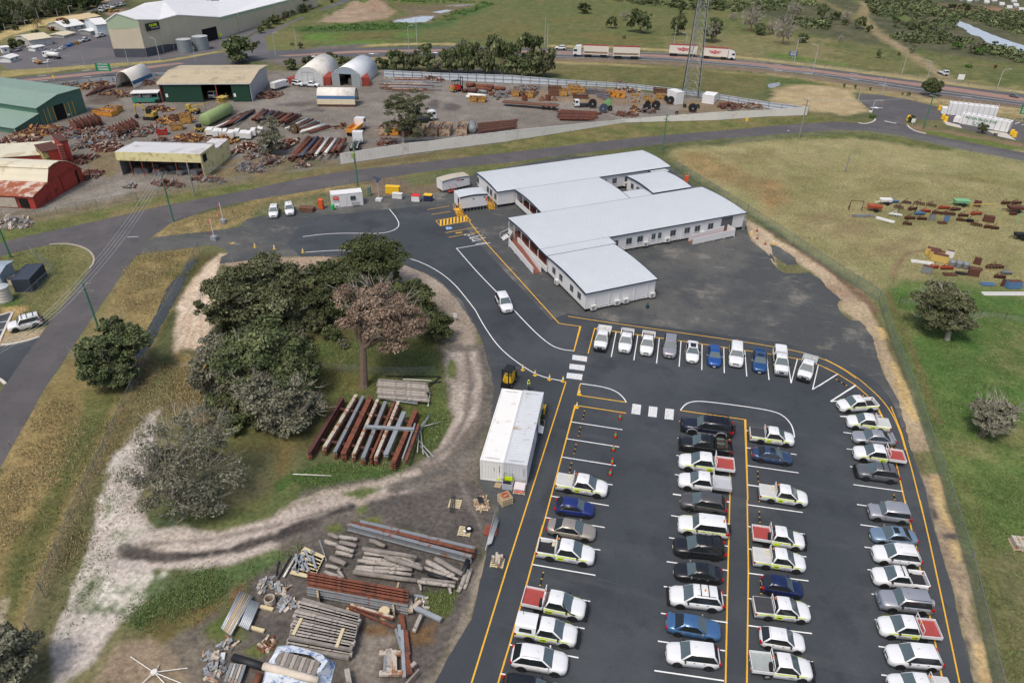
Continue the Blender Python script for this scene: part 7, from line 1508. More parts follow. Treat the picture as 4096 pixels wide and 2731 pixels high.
ST1=[('C4',Z('640,60 760,0 720,120 560,420 420,680 330,900 230,1110 180,1100 280,820 420,480 540,230'),9000),('C4',Z('780,0 1000,60 1040,180 880,230 790,190 700,300 620,390 700,160'),4500),('C4',Z('380,760 480,640 440,840 330,1020 340,940'),1800),('B1',Z('1350,1230 2000,1330 2000,1568 1250,1568'),5000),('B1',Z('1440,160 2000,100 1850,380 1560,800 1250,700 1300,400'),7000),('C4',Z('40,360 270,120 420,120 330,440 160,760 0,900 0,560'),8000),('A5',Z('1450,1230 1580,1140 2352,930 2352,1060 2000,1180'),4000),('A6',Z('0,980 900,830 1050,810 740,880 0,1050'),2500),('B2',Z('0,1060 260,1080 400,1300 380,1568 0,1568'),2500)]
tufts('straw_grass',ST1,'straw',.26,(.5,.25))
WD=[('C4',Z('540,120 640,70 560,260 420,480 330,660 170,1000 60,1250 0,1300 0,1100 160,760 330,430'),6000),('B2',Z('1080,900 2080,920 2130,1120 2150,1568 1500,1568 1080,1300'),6000),('B3',Z('0,1160 380,940 1000,1000 1100,980 600,1110 0,1260'),3500),('B3',Z('1220,490 1400,490 1440,600 1400,750 1260,810 1190,690'),2500),('C4',Z('700,1180 1000,1010 1146,1000 1146,1130 760,1300 560,1260'),3500),('C4',Z('260,1300 480,640 640,400 760,560 620,760 560,1000 400,1400'),2600),('B1',Z('1850,260 1990,270 1940,400 1830,390'),1200),('B1',Z('1700,680 1620,900 1500,1150 1460,1180 1560,850'),1500),('B4',Z('0,400 380,440 760,230 600,330 300,540 0,700'),2500),('B4',Z('1600,590 1830,570 1820,700 1740,750'),700),('A4',Z('60,740 250,710 420,760 250,780 100,820'),2500),('A4',Z('0,1100 400,1090 840,1100 600,1115 0,1150'),2500),('A6',Z('1700,510 2352,440 2352,500 1500,600'),2000),('A6',Z('0,1070 720,960 740,1000 0,1120'),900)]
tufts('green_weeds',WD,'weed',.24)
tufts('paddock_grass',[('C1',Z('520,200 1783,230 1783,1568 1010,1568 700,700'),16000),('C3',Z('560,0 1125,0 1125,1568 1000,1568'),9000),('A5',Z('0,1210 1000,1000 2352,770 2352,830 1000,1080 0,1300'),5000),('A4',Z('0,1260 900,1210 2352,1490 2352,1540 900,1260 0,1310'),4000),('B1',Z('0,180 520,60 860,90 960,200 640,600 430,900 150,700'),6000)],'weed',.2,(.45,.2))
tufts('dry_stubble',[('A8',Z('0,20 2352,300 2352,1200 900,1250 0,620'),26000),('A7',Z('1600,110 2352,60 2352,560 1700,300'),9000)],'straw',.2,(.35,.25))
for x,y,hw in[(640,860,110),(980,930,110),(1120,820,100),(1230,900,90),(330,900,90),(470,860,100),(1090,1180,90),(1010,1060,90),(1290,700,90),(560,1330,110),(420,1420,100),(1330,960,50),(1380,560,80),(1700,560,90),(1560,620,80),(420,1500,130),(540,1440,120),(300,1480,110),(640,1520,110),(480,1590,120),(700,1600,90)]:
 shrub('B2',x,y,hw,ru(1.0,1.6),R.choice(['bush','greyg','olive']),'understorey bush growing between the trees of the near clump','shrub','shrub','understorey of the clump')
def scrubmass(name,patches,lm,lo,hi,per=46):
 C_,N_,S_,T_=[],[],[],[]
 for t,poly,n_ in patches:
  P=[g(t,*p)for p in poly];xs=[p.x for p in P];ys=[p.y for p in P];x=NR.uniform(min(xs),max(xs),n_*4);y=NR.uniform(min(ys),max(ys),n_*4);w_=fbm(x,y,18,3,9);ok=(sdist(P,x,y)>0)&(w_>NR.uniform(.3,.62,len(x)));x,y=x[ok][:n_],y[ok][:n_]
  for a,b in zip(x,y):
   r=NR.uniform(lo,hi);e=NR.normal(size=(per,3));e/=np.linalg.norm(e,axis=1,keepdims=True);e[:,2]=np.abs(e[:,2]);C_.append(np.array([a,b,0])+e*r*NR.uniform(.5,1.05,(per,1))*np.array([1,1,.8]));N_.append(e+NR.normal(size=(per,3))*.4);S_.append(r*.3*NR.uniform(.6,1.3,per));T_.append(NR.normal(.45,.18)+NR.normal(0,.12,per))
 struct(link(name,quads_mesh(name,np.concatenate(C_),np.concatenate(N_),np.concatenate(S_),.9,np.concatenate(T_),LM[lm])),'stuff')
scrubmass('scrub',[('A4',Z('900,0 1500,30 1760,150 1640,340 1280,300 1000,190'),520),('A4',Z('430,50 0,-20 -300,-60 -300,60 0,110 430,110'),200),('A4',Z('160,160 540,215 550,290 130,210'),90),('A3',Z('900,0 1500,-10 2352,40 2352,100 1700,100 1250,60'),200),('A4',Z('1700,40 2352,130 2352,330 2000,230 1760,150'),200),('A4',Z('1640,370 2100,410 2352,510 2352,590 2000,480'),130),('A4',Z('1120,340 1600,370 1580,400 1250,400'),60)],'bush',1.0,2.6)
scrubmass('bank_weeds',[('A2',Z('380,260 1000,215 1550,215 2100,20 2180,40 1700,240 1400,270 400,295'),260),('A2',Z('1200,0 2000,-10 2000,30 1300,30'),80)],'light',.6,1.3,30)
# ================================================================ STACKED STEEL AND TIMBER, PALLETS, BINS
RUST=mat('rust_steel',(126,74,54),.9,var=.25,scale=1.5,stain=((92,58,46),.5,2.));MAROON=mat('maroon_steel',(86,54,50),.8,var=.15);GALV=mat('galvanised_steel',(168,174,178),.45,.4,var=.12,scale=2);PALES=mat('pale_worn_steel',(188,180,164),.8,var=.15,scale=1.5,stain=((140,96,66),.45,1.8));GREYS=mat('grey_steel',(136,142,146),.6,.2,var=.12,stain=((130,86,64),.25,1.5))
TIMB=mat('weathered_timber',(168,161,152),.95,var=.25,scale=2.2,stain=((112,104,98),.3,3));TIMB2=mat('dark_weathered_timber',(136,129,122),.95,var=.3,scale=2.2);CREAMW=mat('cream_timber',(204,190,154),.8,var=.1);BLKP=mat('black_pipe',(34,36,40),.6);PVC=mat('white_pipe',(222,220,212),.5);TANT=mat('tan_timber',(178,158,128),.9,var=.15,scale=3)
def bar(t,a,b,z,w_,h,m_,name,label,cat,group=None,kind='box',par=None):
 P,Q=g(t,*a,z),g(t,*b,z);c=(P+Q)/2;d=Q-P;L_=d.length;mb=MB()
 if kind=='I':
  mb.box((0,0,h/2-.03),(L_,w_,.05));mb.box((0,0,-h/2+.03),(L_,w_,.05));mb.box((0,0,0),(L_,.04,h-.09))
 elif kind=='round':mb.smooth=True;mb.tube([(-L_/2,0,0),(-L_/6,0,h*.04),(L_/2,0,0)],w_/2,8)
 elif kind=='pipe':mb.smooth=True;mb.pipe((-L_/2,0,0),(L_/2,0,0),w_/2,w_*.06,12)
 elif kind=='log':mb.smooth=True;mb.tube([(-L_/2,0,0),(-L_/5,ru(-.06,.06),.03),(L_/4,ru(-.06,.06),0),(L_/2,0,0)],[w_*.5,w_*.54,w_*.48,w_*.44],8)
 else:mb.box((0,0,0),(L_,w_,h))
 o=mb.build(name,m_);o.location=c;o.rotation_euler=(0,0,atan2(d.y,d.x));tag(o,label,cat,group);return o
ORD=['first','second','third','fourth','fifth','sixth','seventh','eighth','ninth','tenth','eleventh','twelfth','thirteenth','fourteenth','fifteenth','sixteenth']
GB='steel beams piled beside the brown tree'
for i,(a,b,m_,lb,w_)in enumerate([((565,400),(285,865),MAROON,'dark maroon steel beam at the left end of the beam pile',.42),((680,380),(410,825),PALES,'pale worn channel beam beside the maroon beam',.40),((740,390),(500,860),GREYS,'narrow grey steel beam left of the widest orange-rust beam',.36),((800,395),(570,875),RUST,'wide orange-rust beam in the left half of the beam pile',.55),((860,418),(655,885),PALES,'cream and rust streaked beam right of the wide orange-rust beam',.34),((925,435),(735,910),GREYS,'pale grey channel beam in the middle of the beam pile',.40),((1002,432),(800,912),RUST,'thin rust beam pressed against a cream beam in the pile',.26),((1032,438),(840,910),PALES,'cream stained beam pressed against a thin rust beam',.34),((1080,522),(925,882),GALV,'bundle of bright galvanised sections on top of the beam pile',.5),((1180,505),(985,955),RUST,'broad rust beam near the right end of the beam pile',.5),((1172,620),(1065,918),GALV,'thin galvanised rail at the right end of the beam pile',.16),((1205,622),(1095,932),RUST,'slim rust beam at the far right of the beam pile',.3)]):
 bar('B3',a,b,.95 if i<8 else 1.0,w_,.36,m_,'steel_beam',lb,'beam',GB,'I')
 if i<8 or i==9:bar('B3',(a[0]+8,a[1]+30),(b[0]+4,b[1]+34),.45,w_+.05,.36,RUST,'steel_beam','rusty beam in the lower layer of the beam pile','beam','lower layer of beams','I')
bar('B3',(750,640),(1165,662),1.3,.45,.22,GALV,'steel_beam','galvanised beam lying crosswise on top of the beam pile','beam',None,'I')
for a,b in(((545,490),(1165,605)),((375,745),(1020,872))):bar('B3',a,b,.68,.3,.16,MAROON,'bearer','dark bearer running under the beam pile','bearer','bearers under the beams')
for k,(a,b)in enumerate([((1300,535),(1185,725)),((1385,600),(1210,645)),((1210,620),(1190,855)),((1215,640),(1240,870)),((1170,720),(1330,895)),((1215,800),(1290,900)),((1290,545),(1215,640))]):bar('B3',a,b,.3+.08*k,.10,.1,GALV,'galvanised_pole','thin galvanised pole lying loose in a star beside the beam pile','pole','loose galvanised poles','round')
for k in range(8):
 y=250+20*k;bar('B3',(862-6*(k%3),y),(1268+8*(k%4),y+33),.95-.1*(k//2),.34,.22,TIMB if k%3 else TIMB2,'timber_beam','weathered grey timber in the stack by the sandy track','timber','timbers stacked by the track')
for k in range(4):bar('B3',(900,378+10*k),(1192,420+10*k),.35,.14,.14,GALV,'galvanised_post','galvanised post in the small bundle below the timber stack','post','galvanised posts by the track','round')
bar('B3',(1070,243),(1310,255),.9,.12,.1,PVC,'white_pipe','white pipe lying along the back of the timber stack','pipe',None,'round');bar('B3',(1280,470),(1298,350),.15,.12,.1,PVC,'white_pipe','white pipe standing out at the right end of the timber stack','pipe',None,'round')
for a,b in(((930,216),(1385,221)),((1385,221),(1285,302)),((1285,275),(1390,262))):bar('B3',a,b,.2,.1,.1,BLKP,'black_rail','black rail of the folded frame behind the timber stack','rail','black rails behind the timber')
bar('B3',(150,1036),(475,1050),.1,.12,.1,PVC,'white_pole','white pole lying in the grass left of the track','pole',None,'round')
for j,(a,b,lb)in enumerate([((1160,80),(1990,275),'long galvanised girder at the back of the lower yard'),((1100,90),(1985,300),'long girder with a rusty top, middle of three'),((1068,100),(1965,335),'long grey girder at the front of the three')]):bar('B4',a,b,.5+.05*j,.34,.8,[GREYS,RUST,GREYS][j],'girder',lb,'girder','long girders','I')
for l in range(3):
 for k in range(4):
  dy=20*k-4;z=1.35-.48*l
  if l==0 or k==3:bar('B4',(780,452+dy+34*l*(k==3)),(1508,585+dy+36*l*(k==3)),z if l else 1.3,.36,.42,RUST if l==0 else GREYS,'steel_beam','rust-topped steel beam in the three-layer stack of the lower yard' if l==0 else 'grey lower beam of the three-layer stack in the lower yard','beam','three-layer beam stack' if l==0 else 'lower beams of the three-layer stack','I')
for a,b in(((850,560),(860,640)),((1395,650),(1405,735)),((1440,530),(1430,570))):bar('B4',a,b,.5,.15,1.0,TANT,'spacer','timber spacer standing between the stacked beams','spacer','beam spacers')
for k,(a,b,w_)in enumerate([((930,155),(1005,180),.42),((1005,172),(1140,192),.4),((905,205),(1000,238),.42),((1012,212),(1132,240),.42),((990,245),(1115,278),.42),((985,285),(1105,312),.4),((945,325),(1052,372),.5),((910,382),(1015,408),.34),((900,425),(1030,468),.34),((1230,200),(1340,240),.42),((1000,420),(1040,470),.3)]):bar('B4',a,b,.4,w_,w_,TIMB if k%3 else TIMB2,'timber_log','short squared grey log in the left pile of the lower yard','log','short logs in the lower yard','log')
for k,(a,b,w_,z)in enumerate([((1175,258),(1570,322),.42,.8),((1190,290),(1560,335),.36,.5),((1180,325),(1600,385),.34,.4),((1142,345),(1545,388),.34,.35),((1340,318),(1612,405),.46,1.0),((1200,360),(1530,400),.3,.3),((1130,392),(1535,412),.34,.4),((1125,405),(1530,448),.36,.4),((1110,428),(1572,490),.44,.45),((1440,320),(1600,380),.25,.6)]):bar('B4',a,b,z,w_,w_,TIMB if k%4 else TIMB2,'timber_log','long pale grey log in the middle pile of the lower yard','log','long logs in the lower yard','log')
for k,(a,b,w_,m_)in enumerate([((1640,352),(1840,460),.5,TIMB),((1702,332),(1900,442),.5,TIMB2),((1625,398),(1870,482),.3,TIMB),((1575,495),(1845,532),.36,TIMB),((1600,478),(1850,505),.3,TIMB2),((1940,418),(1868,572),.4,TIMB),((1966,408),(1912,552),.3,TIMB),((1590,510),(1600,560),.25,TIMB),((1800,540),(1820,585),.28,TIMB)]):bar('B4',a,b,.5 if k<5 else .2,w_,w_,m_,'timber_log','rough split log at the right end of the lower yard','log','rough logs at the right end','log')
bar('B4',(1942,335),(1902,452),.3,.5,.5,BLKP,'black_pipe','thick black pipe between the girders and the rough logs','pipe',None,'pipe');bar('B4',(1650,440),(1800,482),.45,.36,.3,BLKP,'black_pipe','black pipe buried among the rough logs','pipe',None,'pipe');bar('B4',(240,1045),(470,1118),.35,.62,.5,BLKP,'black_pipe','fat black pipe left of the blue tarpaulin','pipe',None,'pipe');bar('B4',(432,1165),(390,1260),.3,.5,.5,RUST,'rusty_pipe','rusty pipe stub left of the blue tarpaulin','pipe',None,'pipe')
for k in range(15):
 f=k/14;bar('B4',(725-85*f+ru(-18,18),632+312*f),(1172-85*f+ru(-20,20),752+272*f),.95 if k<13 else .5,.36,.30,TIMB if k%3 else TIMB2,'timber_sleeper','weathered sleeper in the largest timber stack of the lower yard','sleeper','sleepers in the largest stack')
 if k%2==0:bar('B4',(715-85*f,655+312*f),(1165-85*f,775+272*f),.5,.36,.30,TIMB2,'timber_sleeper','dark sleeper under the largest timber stack','sleeper','lower sleepers')
for a,b in(((735,762),(675,882)),((1038,835),(988,972))):bar('B4',a,b,1.16,.26,.1,CREAMW,'batten','cream batten lying across the largest timber stack','batten','cream battens on the stack')
for k in range(7):bar('B4',(292+14*k,572+5*k),(158+10*k,838+8*k),.45+.06*(k%2),.2,.2,TANT if k in(2,3,5)else GALV,'tube','tan tube in the left bundle' if k in(2,3,5)else 'galvanised tube in the left bundle','tube','tan tubes left' if k in(2,3,5)else 'galvanised tubes left','round')
for k in range(6):bar('B4',(368+12*k,632+4*k),(290+11*k,818+6*k),.4,.18,.18,GALV,'tube','galvanised tube in the short strapped bundle','tube','strapped galvanised tubes','round')
for a,b in(((395,668),(530,700)),((265,800),(465,856)),((1065,690),(1130,715))):bar('B4',a,b,.16,.28,.2,CREAMW,'bearer','cream bearer under the tube bundles','bearer','cream bearers')
for k in range(7):bar('B4',(745-14*k,262+27*k),(892-10*k,330+22*k),.25,.55,.08,CREAMW,'cream_plank','cream plank with grey clips in the fan of planks','plank','fan of cream planks')
for k in range(9):bar('B4',(680+ru(-30,180),270+ru(0,160)),(700+ru(-20,170),275+ru(0,160)),.4,.2,.3,GALV,'clip','grey metal clip lying on the cream planks','clip','metal clips on the planks')
bar('B4',(605,465),(692,318),.2,.2,.2,PVC,'white_pipe','white pipe propped beside the cream planks','pipe',None,'round')
for a,b in(((570,350),(552,455)),((660,310),(565,478)),((865,200),(915,350))):bar('B4',a,b,.1,.13,.1,BLKP if a[0]<800 else GREYS,'thin_rail','thin dark rail lying left of the short logs','rail','thin rails')
for k,(a,b,m_,w_)in enumerate([((1455,742),(1470,850),RUST,.45),((1485,850),(1505,1030),RUST,.4),((1490,1030),(1518,1172),RUST,.5),((1440,812),(1448,900),GALV,.25),((1415,840),(1460,1000),GREYS,.2),((1460,850),(1478,1190),GALV,.28),((1300,1015),(1460,1018),PALES,.4),((1298,1162),(1470,1160),PALES,.4),((1368,988),(1372,1160),TIMB,.5),((1405,995),(1408,1170),PALES,.4),((1340,1040),(1335,1150),GREYS,.2),((1560,690),(1745,775),GALV,.4),((1540,690),(1600,640),PALES,.4),((1600,740),(1548,858),TIMB,.3),((1515,625),(1520,720),PALES,.5),((1070,672),(1395,772),RUST,.14),((1080,690),(1410,830),RUST,.14),((1090,665),(1400,760),PALES,.2),((1560,1085),(1530,1110),TIMB,.3),((1585,1135),(1490,1240),TIMB2,.16),((1062,1132),(1080,1240),TIMB,.4)]):bar('B4',a,b,.3+.02*k,w_,.22,m_,'steel_offcut',['loose rusty offcut','loose pale offcut','loose grey offcut'][(m_ in(PALES,TIMB))+2*(m_ in(GALV,GREYS,TIMB2))]+' at the right of the lower yard','offcut',{RUST:'rusty offcuts',PALES:'pale offcuts',TIMB:'pale offcuts',GALV:'grey offcuts',GREYS:'grey offcuts',TIMB2:'grey offcuts'}[m_])
MB().disc((0,0,.35),(0,0,1),.45,.7,16).build('x',CREAMW).name='concrete_tub';o=bpy.data.objects['concrete_tub'];o.location=g('B4',1338,745);tag(o,'cream round tub among the rusty rods','tub')
o=MB().pipe((0,0,0),(0,0,.8),.45,.08,16).build('concrete_tub',PALES);o.location=g('B4',512,660);tag(o,'open pale drum beside the grey metal scrap','drum')
def heap(t,x,y,rx,ry,n_,mats_,lo=.2,hi=.7,name='metal_scrap',hh=.5):
 mb=MB();c=g(t,x,y);ax=(g(t,x+rx,y)-c).length;ay=(g(t,x,y-ry)-c).length
 for _ in range(n_):
  q=R.random()**.6;a=ru(0,6.28);mb.mi=R.randrange(len(mats_));s=ru(lo,hi);mb.box((c.x+cos(a)*ax*q,c.y+sin(a)*ay*q,ru(.05,hh)*(1.15-q)),(s*ru(.6,2.4),s*ru(.2,.7),s*ru(.1,.5)),ru(0,6.28),ru(-.6,.6))
 return struct(mb.build(name,mats_),'stuff')
for q in[(480,520,50,55,34),(590,550,60,40,30),(625,660,60,50,34),(480,960,50,60,26),(200,960,60,50,24),(90,1060,90,50,40),(120,1150,80,60,40),(1600,660,70,50,16),(240,1180,50,40,12)]:heap('B4',*q,[GALV,PALES,GREYS]if q[0]!=480 or q[1]<900 else[RUST,PALES],.15,.5)
for k in range(5):bar('B4',(235+22*k,1092+3*k),(185+22*k,1225+6*k),.4,.3,.2,PALES if k%2 else GREYS,'steel_channel','grey-white channel in the small stack left of the tarpaulin','channel','channels by the tarpaulin')
TARP=mat('blue_tarpaulin',(92,124,176),.6,var=.3,scale=1.2,stain=((206,214,222),.75,2.));t_=thing('covered_log_pile','pile of squared logs half wrapped in a torn blue and white tarpaulin','log pile',g('B4',720,1130));c=t_.location.copy()
rim=Z('560,960 650,952 780,985 900,1030 985,1080 960,1180 930,1300 700,1330 440,1290 470,1130 510,1060');inn=Z('600,1005 690,1010 800,1030 880,1090 850,1130 800,1150 640,1115 550,1090 540,1085 545,1060 570,1020')
m=MB();A_=[g('B4',*p,.05)-c for p in rim];B_=[g('B4',*p,1.15)-c for p in inn];mid=[a.lerp(b,.5)+V((ru(-.15,.15),ru(-.15,.15),ru(.35,.6)))for a,b in zip(A_,B_)];n_=len(rim)
m.add([tuple(p)for p in A_+mid+B_],[(i,(i+1)%n_,n_+(i+1)%n_,n_+i)for i in range(n_)]+[(n_+i,n_+(i+1)%n_,2*n_+(i+1)%n_,2*n_+i)for i in range(n_)]);m.build('tarpaulin',TARP,t_)
for k in range(9):o=bar('B4',(600+32*k,1010+9*k),(555+32*k,1120+10*k),.95,.42,.4,TIMB if k%2 else TIMB2,'log','','');o.location-=c;o.parent=t_;[o.pop(q,None)for q in('label','category')]
bar('B4',(462,1108),(858,1212),1.1,.62,.5,mat('pale_log',(206,194,178),.9,var=.12,scale=2),'timber_log','thick pale log lying along the front of the tarpaulin','log',None,'log')
t_=thing('star_frame','white tubular star frame lying on the sand at the bottom','frame',g('C4',790,1525));m=MB();c=t_.location.copy()
for q in Z('665,1432 955,1490 810,1475 700,1590 860,1590 930,1570'):p=g('C4',*q,.15)-c;m.tube([(0,0,.35),tuple(p)],.04,5)
m.disc((0,0,.35),(0,0,1),.25,.15,10);m.build('star_frame_tubes',PVC,t_)
def pallet(t,x,y,rz,label,n_=1,cat='pallet',m_=None,s=1.0):
 r_=thing('pallet',label,cat,g(t,x,y),rz,None,s)
 for k in range(n_):
  m=MB();z=.14*k
  for i in range(6):m.b0(-.58,.58,-.56+.2*i,-.56+.2*i+.13,z+.11,z+.135)
  for yy in(-.5,0,.5):m.b0(yy*1.1-.05,yy*1.1+.05,-.56,.56,z,z+.11)
  m.build('pallet_boards',m_ or(TANT if k%3 else CREAMW),r_)
 return r_
pallet('B3',1505,1290,.1,'single pallet with black rods lying across it');
for k in range(3):bar('B3',(1478+14*k,1212),(1462+16*k,1352),.3,.07,.06,BLKP,'black_rod','black rod lying across the single pallet','rod','black rods on the pallet')
pallet('B3',1735,1310,.2,'pallet under a loose heap of cardboard');heap('B3',1735,1290,70,50,26,[mat('cardboard',(196,172,150),.9,var=.15),TANT],.2,.6,'cardboard_heap',.9);bar('B3',(1710,1225),(1725,1275),.9,.5,.06,BLKP,'black_board','black board lying on the cardboard heap','board')
p_=pallet('B3',1925,1270,.75,'tall stack of pallets with orange straps on top',6);m=MB();P=[V((.35*cos(a)*ru(.5,1.2),.35*sin(a)*ru(.5,1.2),.92+ru(0,.1)))for a in[i*1.1 for i in range(16)]];m.tube(P,.05,5)
o=m.build('lashing_strap',mat('orange_strap',(190,96,64),.8));o.location=p_.location;tag(o,'tangled orange lashing strap on top of the tall pallet stack','strap')
p_=pallet('B3',2045,1175,.1,'pallet of red tubes wrapped in clear film');m=MB();[m.tube([(-.5,-.4+.27*i,.3+.25*(i%2)),(.5,-.4+.27*i,.3+.25*(i%2))],.12,8)for i in range(4)];o=m.build('red_tubes',mat('wrapped_red',(222,110,104),.3),p_);MB().box((0,0,.62),(1.1,1.05,.12)).build('film',mat('clear_film',(214,206,206),.2),p_)
t_=thing('stillage_crate','grey wire crate with a black frame and yellow boards','crate',g('B3',1948,1140),.1);m=MB();m.b0(-.55,.55,-.5,-.46,.1,.75);m.b0(-.55,.55,.46,.5,.1,.75);m.b0(-.55,-.51,-.46,.46,.1,.75);m.b0(.51,.55,-.46,.46,.1,.75);m.b0(-.55,.55,-.5,.5,0,.1);m.build('crate_wall',mat('crate_pale',(180,186,196),.6),t_)
m=MB();m.tube([(-.45,.3,.1),(-.45,.3,1.5),(.45,.3,1.5),(.45,.3,.1)],.03,5);m.build('black_frame',TRIM,t_);MB().box((0,.35,.75),(.9,.05,.5)).build('yellow_board',SIGNY,t_);heap_=MB();heap_.box((0,-.1,.5),(.5,.4,.4),.4,.3);heap_.build('bag',TRIM,t_)
pallet('B3',1865,1135,.0,'short broken pallet leaning by the white container',2,s=.55)
p_=pallet('B4',1915,140,.1,'pallet with a spare wheel and a paint tin');o=MB().pipe((0,0,0),(0,0,.22),.36,.16,16).build('spare_wheel',TYRE);o.location=p_.location+V((.35,.25,.16));tag(o,'black spare wheel with a white rim lying on a pallet','wheel');MB().disc((0,0,.1),(0,0,1),.2,.1,12).build('rim',WHT,o);o=MB().tube([(0,0,0),(0,0,.35)],.14,10).build('paint_tin',PVC);o.location=p_.location+V((.1,-.3,.15));tag(o,'white paint tin beside the spare wheel','tin')
pallet('B4',2105,140,.1,'brown pallet under a bundle of long galvanised pipes',2,m_=mat('red_brown_box',(150,84,64),.9))
for k in range(7):bar('B4',(2142-(0 if k else 4)+3*k,(20 if k else-20)+6*k),(2065+7*k,240-3*k+(30 if not k else 0)),.55+.05*(k%2),.08,.08,GALV,'galvanised_pipe','long galvanised pipe in the bundle at the edge of the bitumen','pipe','long galvanised pipes','round')
p_=pallet('B4',2152,365,.1,'pallet of rust-stained white stones');m=MB();[m.box((ru(-.45,.45),ru(-.4,.4),.35+ru(0,.2)),(.22,.4,.5),ru(-.2,.2))for _ in range(18)];m.build('stones',PALES,p_)['kind']='stuff'
p_=pallet('C3',1088,535,.1,'pallet of pale blocks on the green paddock at the right edge',m_=TANT,s=1.3);m=MB();[m.box((-.35+.35*i,-.35+.35*j,.33),(.32,.32,.36))for i in range(3)for j in range(3)];m.build('blocks',PALES,p_)['kind']='stuff'
def bin_(t,x,y,m_,lid,label,group=None,s=1.0,rz=0.,name='wheelie_bin'):
 r_=thing(name,label,'bin',g(t,x,y),rz,group,s);MB().loft([[(a*.24*k,b*.28*k,z)for a,b in((-1,-1),(1,-1),(1,1),(-1,1))]for z,k in((.1,.8),(.95,1.05))]).build('bin_body',m_,r_);MB().box((0,.02,.98),(.54,.62,.07)).build('lid',lid,r_)
 for sx in(-.24,.24):MB().disc((sx,.26,.1),(1,0,0),.1,.05,8).build('wheel',TYRE,r_)
YB=mat('bin_yellow',(236,190,40),.5);bin_('B3',2240,535,YB,YB,'yellow wheelie bin beside the grey container',None,1.15);DG=mat('bin_dark_green',(30,66,62),.5)
for k in range(3):bin_('B3',2222-3*k,560+24*k,DG if k<2 else TRIM,DG if k<2 else TRIM,['dark green wheelie bin next to the yellow bin','dark green wheelie bin between the other green bin and the black one','black wheelie bin nearest the white trolley'][k])
t_=thing('flat_trolley','pale grey flat trolley tipped against the grey container','trolley',g('B3',2215,680));MB().box((0,0,.35),(.8,1.2,.12),.1,.35).build('deck',ACW,t_);MB().tube([(-.35,.55,.4),(-.35,.7,1.1),(.35,.7,1.1),(.35,.55,.4)],.03,5).build('handle',ACG,t_);[MB().disc((x,y,.1),(1,0,0),.1,.06,8).build('castor',TYRE,t_)for x in(-.3,.3)for y in(-.4,.4)]
bin_('A6',763,1058,mat('bin_bright_green',(40,190,90),.5),MATS['bin_bright_green'],'bright green bin at the corner of the white container office')
# ================================================================ THE SCRAP YARD AND THE VEHICLES BEYOND THE STREET
YEL2=mat('skip_yellow',(190,150,80),.75,var=.1,stain=((140,88,54),.45,1.5));SKR=mat('skip_rusty_cream',(188,172,148),.8,var=.1,stain=((140,88,60),.5,1.2));SKO=mat('skip_rust',(108,76,58),.9,var=.2);SKB=mat('skip_blue',(110,124,142),.8,stain=((120,84,66),.5,1.5));ORN=mat('skip_orange',(216,148,56),.6,var=.06);JUNK=mat('junk_grey',(128,120,112),.9,var=.4,scale=4);WHP=mat('white_painted',(226,226,222),.5,var=.05);YMC=mat('machine_yellow',(186,160,76),.6,var=.12,stain=((110,90,60),.3,2))
def skip(t,bl,br,top,depth,m_,label,group=None,flare=0.0,load=1,txt=None):
 a,rz,W_,d,n_=front(t,bl,br);h=max(.7,tallw(a,t,bl[0],top));r_=thing('skip_bin',label,'skip',a,rz,group);th=.06;e=W_*flare
 m=MB();m.loft([[(x,y,z)for x,y,z in((0,0,.1),(W_,0,.1),(W_,depth,.1),(0,depth,.1))],[(-e,-e*.3,h),(W_+e,-e*.3,h),(W_+e,depth+e*.3,h),(-e,depth+e*.3,h)],[(-e+th,th,h),(W_+e-th,th,h),(W_+e-th,depth-th,h),(-e+th,depth-th,h)],[(th,th,.4),(W_-th,th,.4),(W_-th,depth-th,.4),(th,depth-th,.4)]]);m.build('skip_body',m_,r_)
 m=MB();k=max(2,int(W_/.9))
 for i in range(k+1):m.b0(W_*i/k-.05,W_*i/k+.05,-.06,.0,.12,h-.03)
 m.b0(-e-.03,W_+e+.03,-.08-e*.3,-e*.3,h-.12,h+.03);m.build('skip_rib',m_,r_)['kind']='stuff'
 if load:
  m=MB()
  for _ in range(26):m.box((ru(.3,W_-.3),ru(.3,depth-.3),h*.7+ru(-.2,.35)),(ru(.2,1.1),ru(.1,.4),ru(.05,.3)),ru(0,3),ru(-.5,.5))
  m.build('scrap_load',JUNK if load==1 else SKO,r_)['kind']='stuff'
 if txt:write(txt,h*.42,r_,INK,(W_*.5,-.09,h*.55),(pi/2,0,0),'skip_lettering',.005,bold=.02)
 return r_
for x0,y0,x1,y1,tp,m_,lb in[(1170,372,1262,380,300,SKR,'first long rusty cream skip left of the tall gum tree'),(1278,372,1362,375,300,ORN,'orange and white long skip behind the tall gum tree'),(1385,382,1470,386,310,SKO,'rusty long skip partly hidden by the gum trunk'),(1503,393,1590,396,318,SKR,'long cream skip right of the gum trunk'),(1628,385,1718,389,300,SKR,'long skip heaped with rebar offcuts'),(1740,382,1832,386,302,SKR,'long skip with white and red scrap on top'),(1897,378,1990,380,300,SKR,'last long skip beside the grey tank')]:skip('A6',(x0,y0),(x1,y1),tp,5.0,m_,lb)
skip('A1',(858,1060),(1030,1076),1015,2.4,ORN,'bright orange skip in front of the green shed',load=1);skip('A1',(960,1040),(1084,1046),985,2.6,YEL2,'rust-streaked yellow skip behind the bright orange one')
